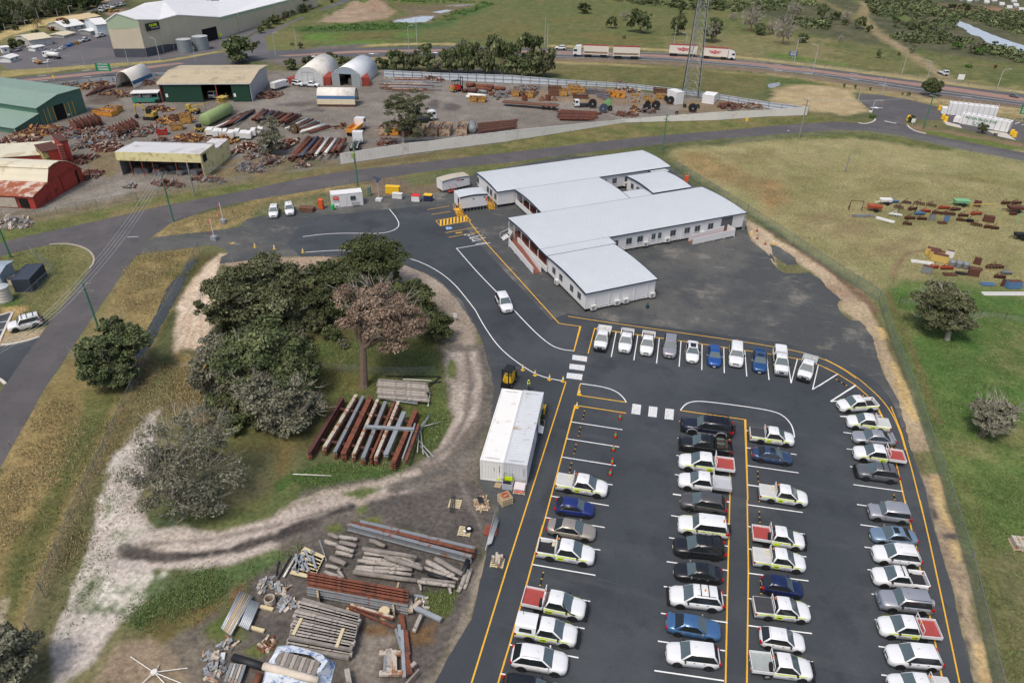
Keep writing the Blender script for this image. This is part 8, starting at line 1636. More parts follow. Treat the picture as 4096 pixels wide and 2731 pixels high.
G2=[(868,893,945,897,838,ORN,'first of two clean orange skips lettered in black','JP'),(957,903,1033,907,848,ORN,'second of two clean orange skips lettered in black','JP'),(1092,905,1158,908,868,YEL2,'small yellow skip beside the second orange one',None),(1080,940,1158,946,900,SKR,'pale skip in front of the small yellow skip',None),(1206,918,1290,924,880,YEL2,'yellow-brown skip left of the pale open skip',None),(1240,946,1308,952,910,YEL2,'pale yellow skip in the front row',None),(1322,910,1404,916,868,YEL2,'yellow skip under the rusty one by the wall',None),(1300,866,1410,872,815,SKO,'rusty brown skip against the wall',None),(780,898,866,904,838,SKB,'blue-grey skip left of the orange pair',None),(820,920,890,924,868,SKB,'small blue-grey skip in the front row',None),(664,862,776,868,824,SKB,'long blue-grey tray skip by the wall',None),(436,888,502,892,820,YEL2,'tall yellow skip under the stacked one',None),(335,884,440,888,800,SKO,'rust-brown tapered skip left of the tall yellow skip',None),(535,880,662,888,810,YEL2,'wide tipped yellow skip',None),(562,908,690,912,868,SKO,'flat rusty skip in front of the wide tipped one',None),(515,835,608,842,785,YEL2,'faded yellow skip near the wall',None),(0,890,60,892,842,YEL2,'yellow skip at the left of the small-skip row',None),(128,905,188,908,850,YEL2,'yellow skip carrying a white drum',None)]
for x0,y0,x1,y1,tp,m_,lb,tx in G2:skip('A3',(x0,y0),(x1,y1),tp,1.7,m_,lb,None,.08,1,tx)
skip('A2',(1965,940),(2102,946),895,2.0,YEL2,'tan skip lettered in black beside the white pipes',None,.06,2,'JP');skip('A5',(1450,330),(1540,322),278,1.6,mat('skip_red',(186,52,48),.7),'red skip with white scrap near the yellow skips',None,.05);skip('A5',(1578,288),(1680,280),225,2.2,YEL2,'yellow skip heaped with white scrap',None,.08);skip('A5',(1665,225),(1760,220),130,1.8,YEL2,'rusty yellow skip at the back near the green tank',None,.05)
def pipes(t,n0,n1,f0,f1,n_,r,ms,label,group,lay_=2):
 for i in range(n_):
  u=i/(n_-1);z=r*(1+1.6*(i%lay_));a=(n0[0]+(n1[0]-n0[0])*u+ru(-12,12),n0[1]+(n1[1]-n0[1])*u+ru(-10,10));b=(f0[0]+(f1[0]-f0[0])*u+ru(-12,12),f0[1]+(f1[1]-f0[1])*u+ru(-6,6));m_=R.choice(ms);w_=r*2*ru(.6,1.25)
  bar(t,a,b,z,w_,w_,m_,'steel_pipe',{'R':'rusty','M':'dark maroon','W':'white','G':'grey','B':'dark blue'}[NM[m_]]+' '+label,'pipe',{'R':'rusty','M':'maroon','W':'white','G':'grey','B':'blue'}[NM[m_]]+' '+group,'pipe')
DBL=mat('dark_blue_pipe',(62,74,92),.7);NM={RUST:'R',MAROON:'M',PVC:'W',GREYS:'G',DBL:'B'}
pipes('A6',(345,585),(800,520),(520,388),(880,412),20,.36,[RUST,RUST,RUST,RUST,GREYS,PVC,DBL],'pipe in the heap at the end of the white boundary wall','pipes at the end of the wall',3)
pipes('A6',(30,225),(345,258),(120,140),(480,190),20,.34,[RUST,RUST,RUST,MAROON,DBL],'pipe in the wide rack behind the thin tree','pipes behind the thin tree',3)
pipes('A6',(330,320),(570,345),(540,215),(770,290),16,.22,[PVC,GREYS,RUST,PVC],'tube in the pale stack beside the cable drum','tubes in the pale stack',2)
pipes('A5',(1910,285),(2140,215),(2230,130),(2345,95),14,.28,[RUST,RUST,MAROON,PVC,DBL],'pipe beside the long green tank','pipes beside the green tank',2)
for k,(x0,y0,x1,y1,r,m_)in enumerate([(1935,785,2012,778,.62,RUST),(2022,792,2185,800,.6,RUST),(2195,812,2290,818,.6,RUST),(1900,838,1935,832,.5,MAROON),(1945,832,2030,838,.62,MAROON),(2020,812,2165,826,.5,RUST),(1950,872,2118,888,.55,PVC),(1935,888,2060,900,.5,PVC),(2140,860,2190,862,.5,RUST),(2050,838,2125,848,.45,GREYS)]):bar('A2',(x0,y0),(x1,y1),r,r*2,r*2,m_,'steel_pipe',('huge rusty' if m_ is RUST else 'huge white' if m_ is PVC else 'huge dark')+' pipe lying beside the red forklift','pipe',{RUST:'huge rusty pipes',PVC:'huge white pipes'}.get(m_,'huge dark pipes'),'pipe')
c4=['galvanised','rusty','pale','grey']
for k in range(30):
 y=712+3.9*k;bar('A2',(1190+ru(-60,90),y+ru(-3,3)),(1480+ru(0,240),y+ru(4,12)),.25+.2*(k%3),.3,.25,[GALV,RUST,PALES,GREYS][k%4],'steel_section',c4[k%4]+' steel section in the long racks by the back wall','steel section',c4[k%4]+' sections by the back wall')
for k in range(16):bar('A3',(400+ru(0,50),1012+5.5*k),(700+ru(0,130),1030+4.6*k),.3+.15*(k%3),.35,.3,[RUST,MAROON][k%2],'steel_section',['rusty','dark maroon'][k%2]+' steel section in the stack before the cable drums','steel section',['rusty','maroon'][k%2]+' sections before the drums')
for k in range(14):bar('A6',(2080+ru(0,40),262+6.5*k),(2420+ru(0,40),228+5.5*k),.3+.15*(k%3),.32,.3,[RUST,MAROON,SKO][k%3],'steel_section',['rusty','dark maroon','brown'][k%3]+' steel section stacked behind the white wall','steel section',['rusty','maroon','brown'][k%3]+' sections behind the wall')
for k in range(8):bar('A1',(790+20*k,880-8*k),(900+35*k,800-5*k),.3+.2*(k%2),.3,.3,[RUST,MAROON][k%2],'steel_section',['rusty','dark maroon'][k%2]+' steel section left of the fabric shelter','steel section',['rusty','maroon'][k%2]+' sections by the shelter')
for t,x0,y0,x1,y1,n_,g_ in[('A5',640,235,900,165,8,'rusty steel plate standing on edge beside the green shed'),('A5',1015,290,1235,205,8,'rusty steel plate standing on edge near the excavator')]:
 for k in range(n_):x=x0+(x1-x0)*k/n_;y=y0+(y1-y0)*k/n_;bar(t,(x,y-20),(x+70,y+28),1.0,.12,2.0,[RUST,MAROON][k%2],'steel_plate',g_ if k%2==0 else g_.replace('rusty','dark'),'plate',g_[:24]+str(k%2))
for i,(x0,y0,x1)in enumerate([(1895,338,1955),(1958,350,2010),(2018,352,2045),(2050,352,2088),(2093,365,2150),(2155,352,2200),(2205,368,2262),(2262,372,2310),(2305,345,2352),(2370,330,2420)]):
 a,rz,W_,d,n_=front('A5',(x0,y0),(x1,y0-2));h=tallw(a,'A5',x0,y0-62);r_=thing('white_cabinet','white steel cabinet in the row beside the yellow skid steer','cabinet',a,rz,'row of white cabinets');MB().b0(0,W_,0,2.6,.35,h).build('cabinet_body',WHP,r_);MB().b0(.05,W_-.05,.05,2.5,0,.35).build('base',TRIM,r_)
t_=thing('storage_tank','long pale green cylindrical tank with a yellow ladder cage','tank',g('A5',1890,245));e=g('A5',2110,130)-t_.location;r=tall('A5',1890,245,1885,128)/2;m=MB();m.smooth=True;m.tube([(0,0,r),(e.x*.02,e.y*.02,r),(e.x*.98,e.y*.98,r),(e.x,e.y,r)],[r*.85,r,r,r*.85],20);m.build('tank_shell',mat('tank_green',(140,160,104),.6,var=.06),t_)
m=MB();[m.tube([(e.x*f-1.2,e.y*f+s,0),(e.x*f-1.2,e.y*f+s,r*2+1.6)],.07,4)for f in(.93,1.05)for s in(-1.2,1.2)];[m.box((e.x*.99-1.2,e.y*.99,r*2+.2+.5*k),(2.2,2.6,.07))for k in range(3)];[m.box((e.x*1.08,e.y*1.02-1.4,.5*k),(1.0,.1,.06))for k in range(1,8)];m.build('ladder_cage',YMC,t_)
t_=thing('gas_tank','grey cylindrical tank on its side between the last skip and the steel','tank',g('A6',2045,362));e=g('A6',2040,300)-t_.location;m=MB();m.smooth=True;m.tube([(0,0,.95),(e.x*.05,e.y*.05,.95),(e.x*.9,e.y*.9,.95),(e.x,e.y,.95)],[.6,.95,.95,.6],16);m.build('tank_shell',GREYS,t_);MB().box((e.x*.5,e.y*.5,.15),(1.2,2.5,.3)).build('cradle',RUST,t_)
for i,(t,x,y,rp,m_,lb)in enumerate([('A3',738,992,38,TRIM,'black cable drum behind the white truck'),('A3',838,1035,38,DBL,'dark blue cable drum on a stand'),('A3',880,976,32,mat('drum_green',(120,168,110),.6),'pale green spoked cable drum'),('A3',900,1020,22,TRIM,'small black drum beside the dark blue one'),('A3',1235,1030,38,TRIM,'left of the two big black drums in the middle'),('A3',1318,1006,38,TRIM,'right of the two big black drums in the middle'),('A3',1245,978,25,TRIM,'small black drum behind the big pair'),('A3',1450,958,34,TRIM,'black drum left of the mast hut'),('A3',1422,932,26,TRIM,'black drum half hidden behind another by the mast hut'),('A3',1655,1034,38,TRIM,'big black drum on a stand right of the mast'),('A3',1512,1055,16,TRIM,'tiny black drum on the ground below the mast'),('A3',1705,996,18,TRIM,'small black drum between the mast and the right hut'),('A3',1585,990,16,TRIM,'small black drum at the foot of the mast'),('A6',415,350,42,mat('drum_brown',(96,80,58),.9),'brown spoked cable drum beside the pale tube stack')]):
 p=g(t,x,y);r=(g(t,x+rp,y)-g(t,x-rp,y)).length/2;r_=thing('cable_drum',lb,'drum',p,ru(-.3,.3));
 for s in(-1,1):MB().disc((0,s*r*.45,r),(0,1,0),r,.08,18).build('flange',m_,r_)
 MB().disc((0,0,r),(0,1,0),r*.6,r*.9,14).build('drum_core',TRIM,r_);MB().disc((0,-r*.52,r),(0,1,0),r*.2,.1,8).build('hub',ACG,r_);MB().box((0,0,r*.25),(r*1.2,r*1.1,.12)).build('stand',RUST,r_)
for q in[('A5',120,400,190,70,170),('A5',330,300,190,60,120),('A5',560,290,120,30,50),('A5',720,320,120,40,60),('A5',900,300,110,50,80),('A5',1080,330,180,60,130),('A5',1350,290,140,50,110),('A5',980,440,150,40,90),('A5',820,400,100,60,90),('A5',1600,190,170,50,110),('A5',1750,360,170,30,100),('A5',2050,380,160,25,60),('A5',2250,450,100,50,70),('A5',760,560,80,50,60),('A5',830,700,110,40,60),('A5',1500,390,100,20,60),('A5',1450,90,160,20,40),('A1',850,790,120,40,70),('A1',330,815,220,20,80),('A1',620,800,150,18,50),('A1',1350,770,120,20,40),('A1',1080,870,200,25,30),('A2',120,880,130,30,60),('A2',1620,735,130,30,70),('A2',2250,880,90,40,40),('A3',130,830,150,40,60),('A3',100,870,120,20,40),('A3',1000,790,160,20,50),('A3',1050,840,140,14,30),('A3',1990,985,100,35,50),('A3',2200,985,150,20,50),('A3',1050,1060,110,20,40),('A3',1220,1030,110,14,30),('A6',330,460,90,50,60),('A6',200,620,120,50,36),('A6',60,690,90,30,24),('A6',60,540,90,60,50),('A6',480,655,80,16,14),('A6',1250,440,90,30,40),('A5',130,1140,170,40,90),('A5',1550,780,170,20,40),('A5',1900,740,200,16,40),('A5',2250,620,90,40,24),('A3',1130,1010,40,30,16),('A6',840,300,60,20,12),('A5',1200,800,60,20,12)]:
 t,x,y,rx,ry,n_=q;heap(t,x,y,rx,ry,n_*2,R.choice([[SKO,JUNK,RUST,MAROON],[RUST,GREYS,JUNK,SKO],[SKO,YEL2,MAROON],[JUNK,GREYS,SKO],[RUST,PALES,MAROON,SKO]])if t!='A5' or x>500 or y<1000 else[GREYS,JUNK,PALES],.25,1.0,'scrap_heap',1.2)
def fpose(t,rear,fr,wb,W_):
 r_,f_=g(t,*rear),g(t,*fr);d=f_-r_;s=d.length/wb;d.normalize();n_=V((-d.y,d.x,0));n_=n_ if n_.dot(r_)>0 else-n_;return((r_+f_)/2+n_*W_/2*s,atan2(d.y,d.x),s)
def wheels(r_,xs,W_,r=.5):
 for x in xs:
  for s in(-1,1):o=MB().disc((0,0,0),(0,1,0),r,.3,14).build('wheel',TYRE,r_);o.location=(x,s*(W_/2-.15),r);MB().disc((0,s*.1,0),(0,1,0),r*.5,.14,10).build('rim',RIM,o)
def cab(r_,x,W_,h0,h1,ln,m_):
 MB().profile([(x-ln/2,h0),(x+ln/2,h0),(x+ln/2,h0+(h1-h0)*.5),(x+ln*.42,h1),(x-ln/2,h1)],-W_/2,W_/2).build('cab',m_,r_)
 MB().add([(x+ln/2+.02,s,z)if z<h0+(h1-h0)*.6 else(x+ln*.44+.02,s,z)for s,z in((-W_*.45,h0+(h1-h0)*.52),(W_*.45,h0+(h1-h0)*.52),(W_*.45,h1-.15),(-W_*.45,h1-.15))],[(0,1,2,3)]).build('windscreen',GLASS,r_)
 for s in(-1,1):MB().box((x+ln*.08,s*(W_/2+.01),h0+(h1-h0)*.72),(ln*.5,.03,(h1-h0)*.34)).build('side_window',GLASS,r_)
 MB().box((x+ln/2+.02,0,h0+.3),(.1,W_*.7,.35)).build('grille',TRIM,r_)
def truck(t,rear,fr,label,body,cm=None,bm=None,wb=4.6):
 c,rz,s=fpose(t,rear,fr,wb,2.4);s=min(s,.95 if t=='A6' else .72);r_=thing('truck',label,'truck',c,rz,None,s);cm=cm or PAINT['white'];wheels(r_,(wb/2,-wb/2,-wb/2-1.2),2.4);cab(r_,wb/2+.2,2.4,.7,2.9,2.0,cm);MB().b0(-wb/2-2,wb/2+.6,-.5,.5,.6,.9).build('chassis',TRIM,r_)
 x0,x1=-wb/2-2.1,wb/2-.95
 if body=='tray':MB().b0(x0,x1,-1.2,1.2,.95,1.15).build('tray',bm or ALU,r_)
 elif body=='tipper':m=MB();m.b0(x0,x1,-1.2,-1.1,1,2.0);m.b0(x0,x1,1.1,1.2,1,2.0);m.b0(x0,x0+.1,-1.1,1.1,1,2.0);m.b0(x0,x1,-1.1,1.1,1,1.15);m.build('tipper_body',bm or YEL2,r_)
 elif body=='tank':m=MB();m.smooth=True;m.tube([(x0,0,1.9),(x1,0,1.9)],1.0,14);m.build('tank',bm or WHP,r_)
 elif body=='box':MB().b0(x0,x1,-1.2,1.2,.95,3.1).build('box_body',bm,r_)
 elif body=='crane':MB().b0(x0,x1,-1.2,1.2,.95,1.5).build('crane_deck',bm or YMC,r_);MB().tube([(x0+1,0,2.0),(wb/2+4,0,3.6)],.35,4).build('boom',PAINT['white'],r_)
 elif body=='skid':m=MB();m.tube([(x0,-.7,1.0),(x0+.5,-.7,1.3),(x1,-.7,1.3)],.15,4);m.tube([(x0,.7,1.0),(x0+.5,.7,1.3),(x1,.7,1.3)],.15,4);m.build('hook_rails',bm or GALV,r_)
 return r_
truck('A3',(705,988),(602,992),'white cab truck with a yellow crane column among the cable drums','tray',None,TRIM);truck('A6',(1010,390),(1115,300),'white truck with an orange frame body at the end of the white wall','tipper',None,ORN);truck('A6',(1040,520),(1080,430),'white prime mover parked nose away at the end of the white wall','skid');truck('A6',(1560,260),(1685,240),'white cab truck behind the skips right of the gum tree','tray',None,TRIM)
truck('A1',(2060,880),(1990,916),'white truck inside the tan-roofed workshop','tray',None,TRIM);truck('C6',(700,1215),(640,1195),'white and yellow tipper truck at the far yard','tipper');truck('C6',(820,1210),(930,1195),'white tray truck in front of the far tipper','tray',None,WHP);truck('C6',(1040,1130),(800,1110),'white tanker behind the far tray truck','tank');truck('C6',(2060,215),(1960,240),'white prime mover by the access road at the top','skid');truck('C6',(2200,175),(2080,215),'white mobile crane by the access road','crane',None,WHP);truck('C6',(2210,225),(2110,240),'orange low machine beside the mobile crane','tray',YMC,YMC);truck('C6',(1060,960),(1160,950),'white crew truck among the far utes','tray');truck('A4',(1565,680),(1605,698),'white drilling truck on the paddock track','tray')
truck('A2',(200,845),(340,800),'white box truck beside the workshop wall','box',None,WHP)
def road_train(label,spec,lead,txt=None):
 r_=thing('road_train',label,'road train')
 for bl,br,tl,logo in spec:
  a,rz,W_,d,n_=front('A3',bl,br);h=tallw(a,'A3',*tl);e=thing('trailer','x','x',a,rz);[e.pop(k)for k in('label','category')];e.parent=r_;D_=W_*.22
  MB().b0(0,W_,0,D_,h*.28,h).build('trailer_body',mat('trailer_cream',(222,216,204),.6,var=.04),e);MB().b0(0,W_,0,D_,h,h+.12).build('trailer_top',mat('trailer_red',(140,50,44),.7),e)
  if logo:
   m=MB();m.profile([(W_*.26,h*.76),(W_*.46,h*.76),(W_*.5,h*.86),(W_*.54,h*.76),(W_*.74,h*.76),(W_*.66,h*.56),(W_*.54,h*.56),(W_*.5,h*.46),(W_*.46,h*.56),(W_*.34,h*.56)],-.05,-.02);m.build('trailer_logo',mat('freight_red',(190,40,56),.5),e);write('K&S FREIGHTERS',h*.10,e,WHT,(W_*.5,-.07,h*.66),(pi/2,0,0),'trailer_lettering',.005)
  else:
   for z,mm in((.50,DBL),(.45,YEL2),(.40,RUST)):MB().b0(W_*.02,W_*.96,-.04,-.01,h*z-.07,h*z+.06).build('trailer_stripe',mm,e)
  for x in(.1,.19,.28,.72,.81,.9)if not logo else(.08,.17,.26,.8,.9):MB().disc((W_*x,.2,h*.14),(0,1,0),h*.14,.3,12).build('wheel',TYRE,e)
 x0,x1,y,yt=lead;a,rz,W_,d,n_=front('A3',(x0,y),(x1,y+2));h=tallw(a,'A3',x0,yt);e=thing('prime_mover','x','x',a,rz);[e.pop(k)for k in('label','category')];e.parent=r_;sg=-1 if txt else 1
 pr=[(0,h*.2),(W_,h*.2),(W_,h),(W_*.35,h*.95),(0,h*.6)]if not txt else[(0,h*.2),(W_,h*.2),(W_,h*.6),(W_*.85,h*.85),(0,h)]
 MB().profile(pr,0,W_*.9).build('cab',PAINT['white'],e);MB().b0(W_*(.06 if not txt else .5),W_*(.5 if not txt else .92),-.04,.02,h*.5,h*.68).build('side_window',GLASS,e)
 for x in(.3,)if not txt else(.55,):MB().disc((W_*x,.1,h*.14),(0,1,0),h*.15,.3,12).build('wheel',TYRE,e)
road_train('white road train with two cream bulk trailers on the highway',[((655,530),(882,538),(655,420),0),((925,545),(1168,552),(925,432),0)],(560,632,524,420))
road_train('white road train with two red-lettered box trailers on the highway',[((1440,518),(1692,530),(1440,414),1),((1735,540),(1975,556),(1735,438),1)],(1980,2045,556,462),1)
def far(kind,col,label,t,rear,fr,o=None,cat='car',group=None):c,rz,s=fpose(t,rear,fr,KIND[kind]['wb'],KIND[kind]['W']);return car(kind,col,label,(c,rz,s),dict(o or{},vis=-1),cat,group)
far('hatch','white','white hatchback on the highway ahead of the road trains','A3',(478,463),(412,460));far('suv','gunmetal','grey car on the highway at the right edge','A4',(2228,893),(2278,903));far('ute','white','white ute parked before the closed white dome','A2',(462,803),(545,808),U(bed='tray',tp='alloy',floor='alloy'),'ute');far('bigsuv','white','white four wheel drive beside the workshop wall','A2',(345,790),(400,800),U(rack=1))
for q in[(345,975,415,955,'silver','silver ute on the grass beyond the far hut'),(620,918,680,900,'white','white ute before the roller door shed'),(955,998,1055,985,'white','white ute nearest the far tipper truck'),(1170,930,1240,915,'white','white ute at the right of the far parked row'),(1590,800,1690,775,'white','white ute by the far coloured bins'),(1890,712,1980,690,'white','white ute at the tall pale shed'),(2215,138,2280,125,'silver','silver ute at the top access road'),(2290,125,2360,110,'white','white ute at the top access road')]:far('ute',q[4],q[5],'C6',q[:2],q[2:4],U(bed='tub'),'ute')
for x0,x1,y,m_,lb in[(1268,1340,895,mat('bin_blue',(50,100,170),.6),'blue far bin with a red lid'),(1340,1395,870,mat('bin_cyan',(60,150,200),.6),'light blue far bin'),(1398,1505,848,YEL2,'long yellow far bin'),(1510,1570,808,MATS['bin_cyan'],'second light blue far bin')]:skip('C6',(x0,y),(x1,y-10),y-48,2.0,m_,lb,None,.03)
t_=thing('excavator','yellow tracked excavator with its arm bent down in the yard','excavator',g('A5',1390,178),.1,None,.8);[MB().box((0,s*1.1,.45),(3.6,.6,.9)).build('track',TRIM,t_)for s in(-1,1)];MB().box((.5,0,1.7),(2.8,2.4,1.3)).build('body',YMC,t_);MB().box((.3,-.8,2.8),(1.4,1.0,1.3)).build('cab',TRIM,t_);MB().tube([(-.6,.2,1.8),(-2.2,.2,4.0),(-4.6,.2,4.2)],.3,4).build('boom',YMC,t_);MB().tube([(-4.6,.2,4.2),(-5.0,.2,1.2)],.22,4).build('stick',YMC,t_);MB().box((-4.9,.2,.6),(.7,1.0,.9),0,.3).build('bucket',TRIM,t_)
t_=thing('crane_tractor','old yellow tractor crane with a long horizontal jib','tractor',g('A5',1775,125),.1,None,.75);wheels(t_,(-1.5,1.6),2.2,.7);MB().box((0,0,1.3),(4.2,1.3,.9)).build('body',YMC,t_);MB().box((-1.2,0,2.3),(1.4,1.5,1.3)).build('cab',YMC,t_);MB().tube([(-1,0,2.2),(5,0,3.6)],.25,4).build('jib',YMC,t_);MB().tube([(5,0,3.6),(5.1,0,.8)],.04,4).build('hook_rope',TRIM,t_)
t_=thing('skid_steer','yellow and black skid steer loader left of the green tank','loader',g('A5',1840,292),.2,None,.8);wheels(t_,(-.6,.7),1.8,.45);MB().box((-.2,0,.9),(2.4,1.4,.7)).build('body',YMC,t_);MB().box((-.1,0,1.7),(1.3,1.2,1.0)).build('cab',TRIM,t_);MB().box((1.9,0,.4),(.7,1.9,.6),0,.3).build('bucket',YMC,t_)
def forklift(t,x,y,rz,m_,m2,label,s=1.0):
 r_=thing('forklift',label,'forklift',g(t,x,y),rz,None,s);wheels(r_,(-.8,.8),1.3,.38);MB().box((-.3,0,.9),(2.0,1.15,.9),0,0,.9).build('body',m_,r_);MB().box((-1.1,0,.8),(.6,1.2,1.0)).build('counterweight',m2,r_);m=MB();[m.tube([(a,b,1.3),(a,b,2.2)],.05,4)for a in(-.8,.6)for b in(-.5,.5)];m.box((-.1,0,2.22),(1.6,1.15,.08));m.build('roof_guard',TRIM,r_)
 m=MB();[m.b0(1.15,1.27,b-.06,b+.06,.1,2.9)for b in(-.4,.4)];m.b0(1.15,1.25,-.4,.4,2.7,2.8);m.b0(1.2,1.3,-.5,.5,.3,1.0);m.build('mast',TRIM,r_);[MB().b0(1.3,2.4,b-.06,b+.06,.1,.17).build('fork',TRIM,r_)for b in(-.3,.3)]
forklift('B3',1955,285,-1.65,YB,TRIM,'yellow and black forklift behind the shipping containers');forklift('A2',1845,842,.9,mat('forklift_red',(206,52,44),.5),YEL2,'large red forklift with a raised mast near the back wall',1.35)
a,rz,W_,d,n_=front('A1',(1222,955),(1470,948));h=tallw(a,'A1',1210,858);t_=thing('catering_trailer','teal trailer body with a white roof and open side shelves','trailer',a,rz);MB().b0(0,W_,0,3,.3,h*.5).build('body',mat('teal_body',(40,140,124),.6,stain=((160,90,60),.3,1.)),t_);MB().b0(0,W_,1.2,3,h*.5,h*.95).build('shelf_back',TRIM,t_);MB().b0(-.1,W_+.1,-.1,3.1,h*.95,h*1.02).build('roof',WHP,t_);m=MB();[m.b0(W_*x,W_*x+.15,-.05,.1,h*.5,h*.95)for x in(.0,.32,.64,.97)];[m.disc((W_*(.12+.06*i+(.08 if i>3 else 0)),.6,h*.66),(0,0,1),.4,h*.25,10)for i in range(9)];m.build('side_frame',GREYS,t_);wheels(t_,(W_*.9,W_*.96),0,.5)
t_=thing('flatbed_trailer','rusty flatbed trailer loaded with baskets and cones','trailer',g('A3',20,990));e=g('A3',420,990)-t_.location;MB().b0(-e.length*.3,e.length,.2,2.4,.9,1.15).build('deck',SKO,t_);[(MB().disc((e.length*x,.3,.5),(0,1,0),.5,.4,12).build('wheel',TYRE,t_))for x in(.68,.80,.92)]
for x in(105,320):o=MB().pipe((0,0,0),(0,0,1.3),.8,.1,12).build('wire_basket',RUST);o.location=g('A3',x,975)+V((0,1.2,1.15));tag(o,['left','right'][x>200]+' rusty basket standing on the flatbed trailer','basket')
for x in(265,380):o=MB().tube([(0,0,0),(0,0,1.1)],1.0,10,True,.2).build('steel_hopper',SKO);o.location=g('A3',x,975)+V((0,1.2,1.15));tag(o,['left','right'][x>300]+' rusty cone-shaped hopper on the flatbed trailer','hopper')
# ================================================================ WALLS, FENCES, POLES, WIRES, THE MAST
def wall_line(name,t,pts,label,m_,th=.12,rail=None,hs=1.0):
 r_=thing(name,label,'fence');Q=[(g(tt,x,y),max(.8,tall(tt,x,y,x,y2))*hs)for tt,x,y,y2 in pts];m=MB()
 for(p,h),(q,k)in zip(Q[:-1],Q[1:]):d=(q-p).normalized();n_=V((-d.y,d.x,0))*th/2;m.loft([[(c.x+n_.x,c.y+n_.y,.1),(c.x-n_.x,c.y-n_.y,.1),(c.x-n_.x,c.y-n_.y,z),(c.x+n_.x,c.y+n_.y,z)]for c,z in((p,h),(q,k))])
 m.build('sheet_panel',m_,r_);m=MB()
 for(p,h),(q,k)in zip(Q[:-1],Q[1:]):
  n_=max(1,int((q-p).length/2.6));sd=(p.normalized())*-.16
  for i in range(n_):f=i/n_;c=p.lerp(q,f);hh=h+(k-h)*f;m.box((c.x+sd.x,c.y+sd.y,hh/2),(.1,.1,hh))
  if rail:
   for z in(.5,.93):m.tube([(p.x+sd.x,p.y+sd.y,h*z),(q.x+sd.x,q.y+sd.y,k*z)],.05,4)
 if rail:m.build('fence_post',rail,r_)['kind']='stuff'
 return r_
WSH=ribbed('white_wall_sheet',(222,220,214),'X',.5,.2,.6,stain=((200,190,176),.2,.3));GPOST=mat('grey_post',(110,116,120),.6)
wall_line('boundary_wall',0,[('A6',836,641,538),('A6',1470,545,440),('A6',1645,522,424),('A6',2352,432,330),('A3',1040,1130,1095),('A3',1880,1108,1030),('A3',2352,1075,1010),('A4',355,1062,980)],'long white sheet wall along the street side of the scrap yard',WSH)
wall_line('boundary_wall',0,[('A4',362,1050,985),('A4',0,1000,940),('A3',1900,918,868),('A3',1500,862,815),('A3',1050,812,768),('A3',500,788,735),('A3',0,770,692),('A2',1700,735,672),('A2',1180,708,645)],'back wall of the scrap yard with grey posts, right of the domes',ribbed('blue_white_sheet',(204,212,218),'X',.5,.2,.6),.1,GPOST)
wall_line('boundary_wall',0,[('A1',1620,690,660),('A1',1440,700,670),('A1',1040,755,705),('A1',500,795,760),('A1',0,835,800)],'back wall of the scrap yard with grey posts, left of the workshop',MATS['blue_white_sheet'],.1,GPOST)
def mesh_mat(name,col,a):
 m,n,b,L,nw=newmat(name);iv(b,'Base Color',(*lin(col),1));iv(b,'Roughness',.7);iv(b,'Alpha',a);return m
MESHG=mesh_mat('green_mesh',(112,136,120),.36);MESHC=mesh_mat('chain_mesh',(150,156,156),.16)
def fence(pts,label,m_,h=1.9,gap=3.2,post=GPOST,name='mesh_fence'):
 r_=thing(name,label,'fence');P=[g(*p)for p in pts];m=MB();pm=MB()
 for p,q in zip(P[:-1],P[1:]):
  m.add([(p.x,p.y,.03),(q.x,q.y,.03),(q.x,q.y,h),(p.x,p.y,h)],[(0,1,2,3)]);n_=max(1,int((q-p).length/gap))
  for i in range(n_):c=p.lerp(q,i/n_);pm.tube([(c.x,c.y,0),(c.x,c.y,h+.12)],.035,5)
  pm.tube([(p.x,p.y,h),(q.x,q.y,h)],.025,4)
 m.build('mesh',m_,r_,fix=False);pm.build('post',post,r_)['kind']='stuff'
fence([('A7',1480,250),('A7',1780,430),('A7',2110,640),('A8',0,725),('A8',470,1040),('A8',985,1378),('C1',475,240),('C1',600,640),('C1',770,1070),('C1',905,1480),('C3',480,0),('C3',690,690),('C3',890,1568),('C3',980,1900)],'green mesh fence between the car park strip and the paddocks',MESHG)
fence([('B1',2091,130),('B1',1990,330),('B1',1820,640),('B1',1570,1150),('C4',720,20),('C4',550,400),('C4',380,760),('C4',230,1130),('C4',90,1560),('C4',40,1720)],'chain mesh fence on the left between the drain and the sand',mesh_mat('drain_mesh',(150,152,146),.3))
fence([('A4',-400,1330),('A4',300,1262),('A4',870,1225),('A4',1200,1268),('A4',1700,1370),('A4',2352,1500)],'thin wire fence along the street edge of the tan paddock',MESHC,1.5)
fence([('A6',-100,740),('A6',830,640)],'wire fence in front of the scrap at the street',MESHC,1.4);fence([('A5',-50,1150),('A5',1070,950),('A5',2352,730)],'wire fence in front of the barn and yellow shed',MESHC,1.4)
fence([('A6',700,990),('A6',1100,930)],'short mesh fence behind the white container office',MESHC,1.6);fence([('A6',1390,850),('A6',1720,800),('A6',2090,720)],'mesh fence behind the huts along the street',MESHC,1.6)
fence([('B1',320,150),('B1',590,370),('B1',240,700)],'chain mesh fence round the blue-grey container',MESHC,1.6);fence([('B3',310,160),('B3',830,210),('B3',1345,205)],'low wire fence between the brown tree and the timber stack',MESHC,1.1)
fence([('C1',665,255),('C1',960,300),('C1',1390,375),('C1',1610,400),('C1',1783,430)],'post and wire fence behind the big paddock tree',MESHC,1.0,6,BARKD);fence([('A4',0,565),('A4',700,648),('A4',1600,752),('A4',2352,868)],'thin paddock fence beyond the highway',MESHC,1.0,6,BARKD)
GPOLE=mat('green_pole',(70,122,96),.8,var=.15);WPOLE=mat('grey_wood_pole',(140,140,130),.9);LPOLE=mat('lamp_grey',(176,182,184),.5)
TOPS=[]
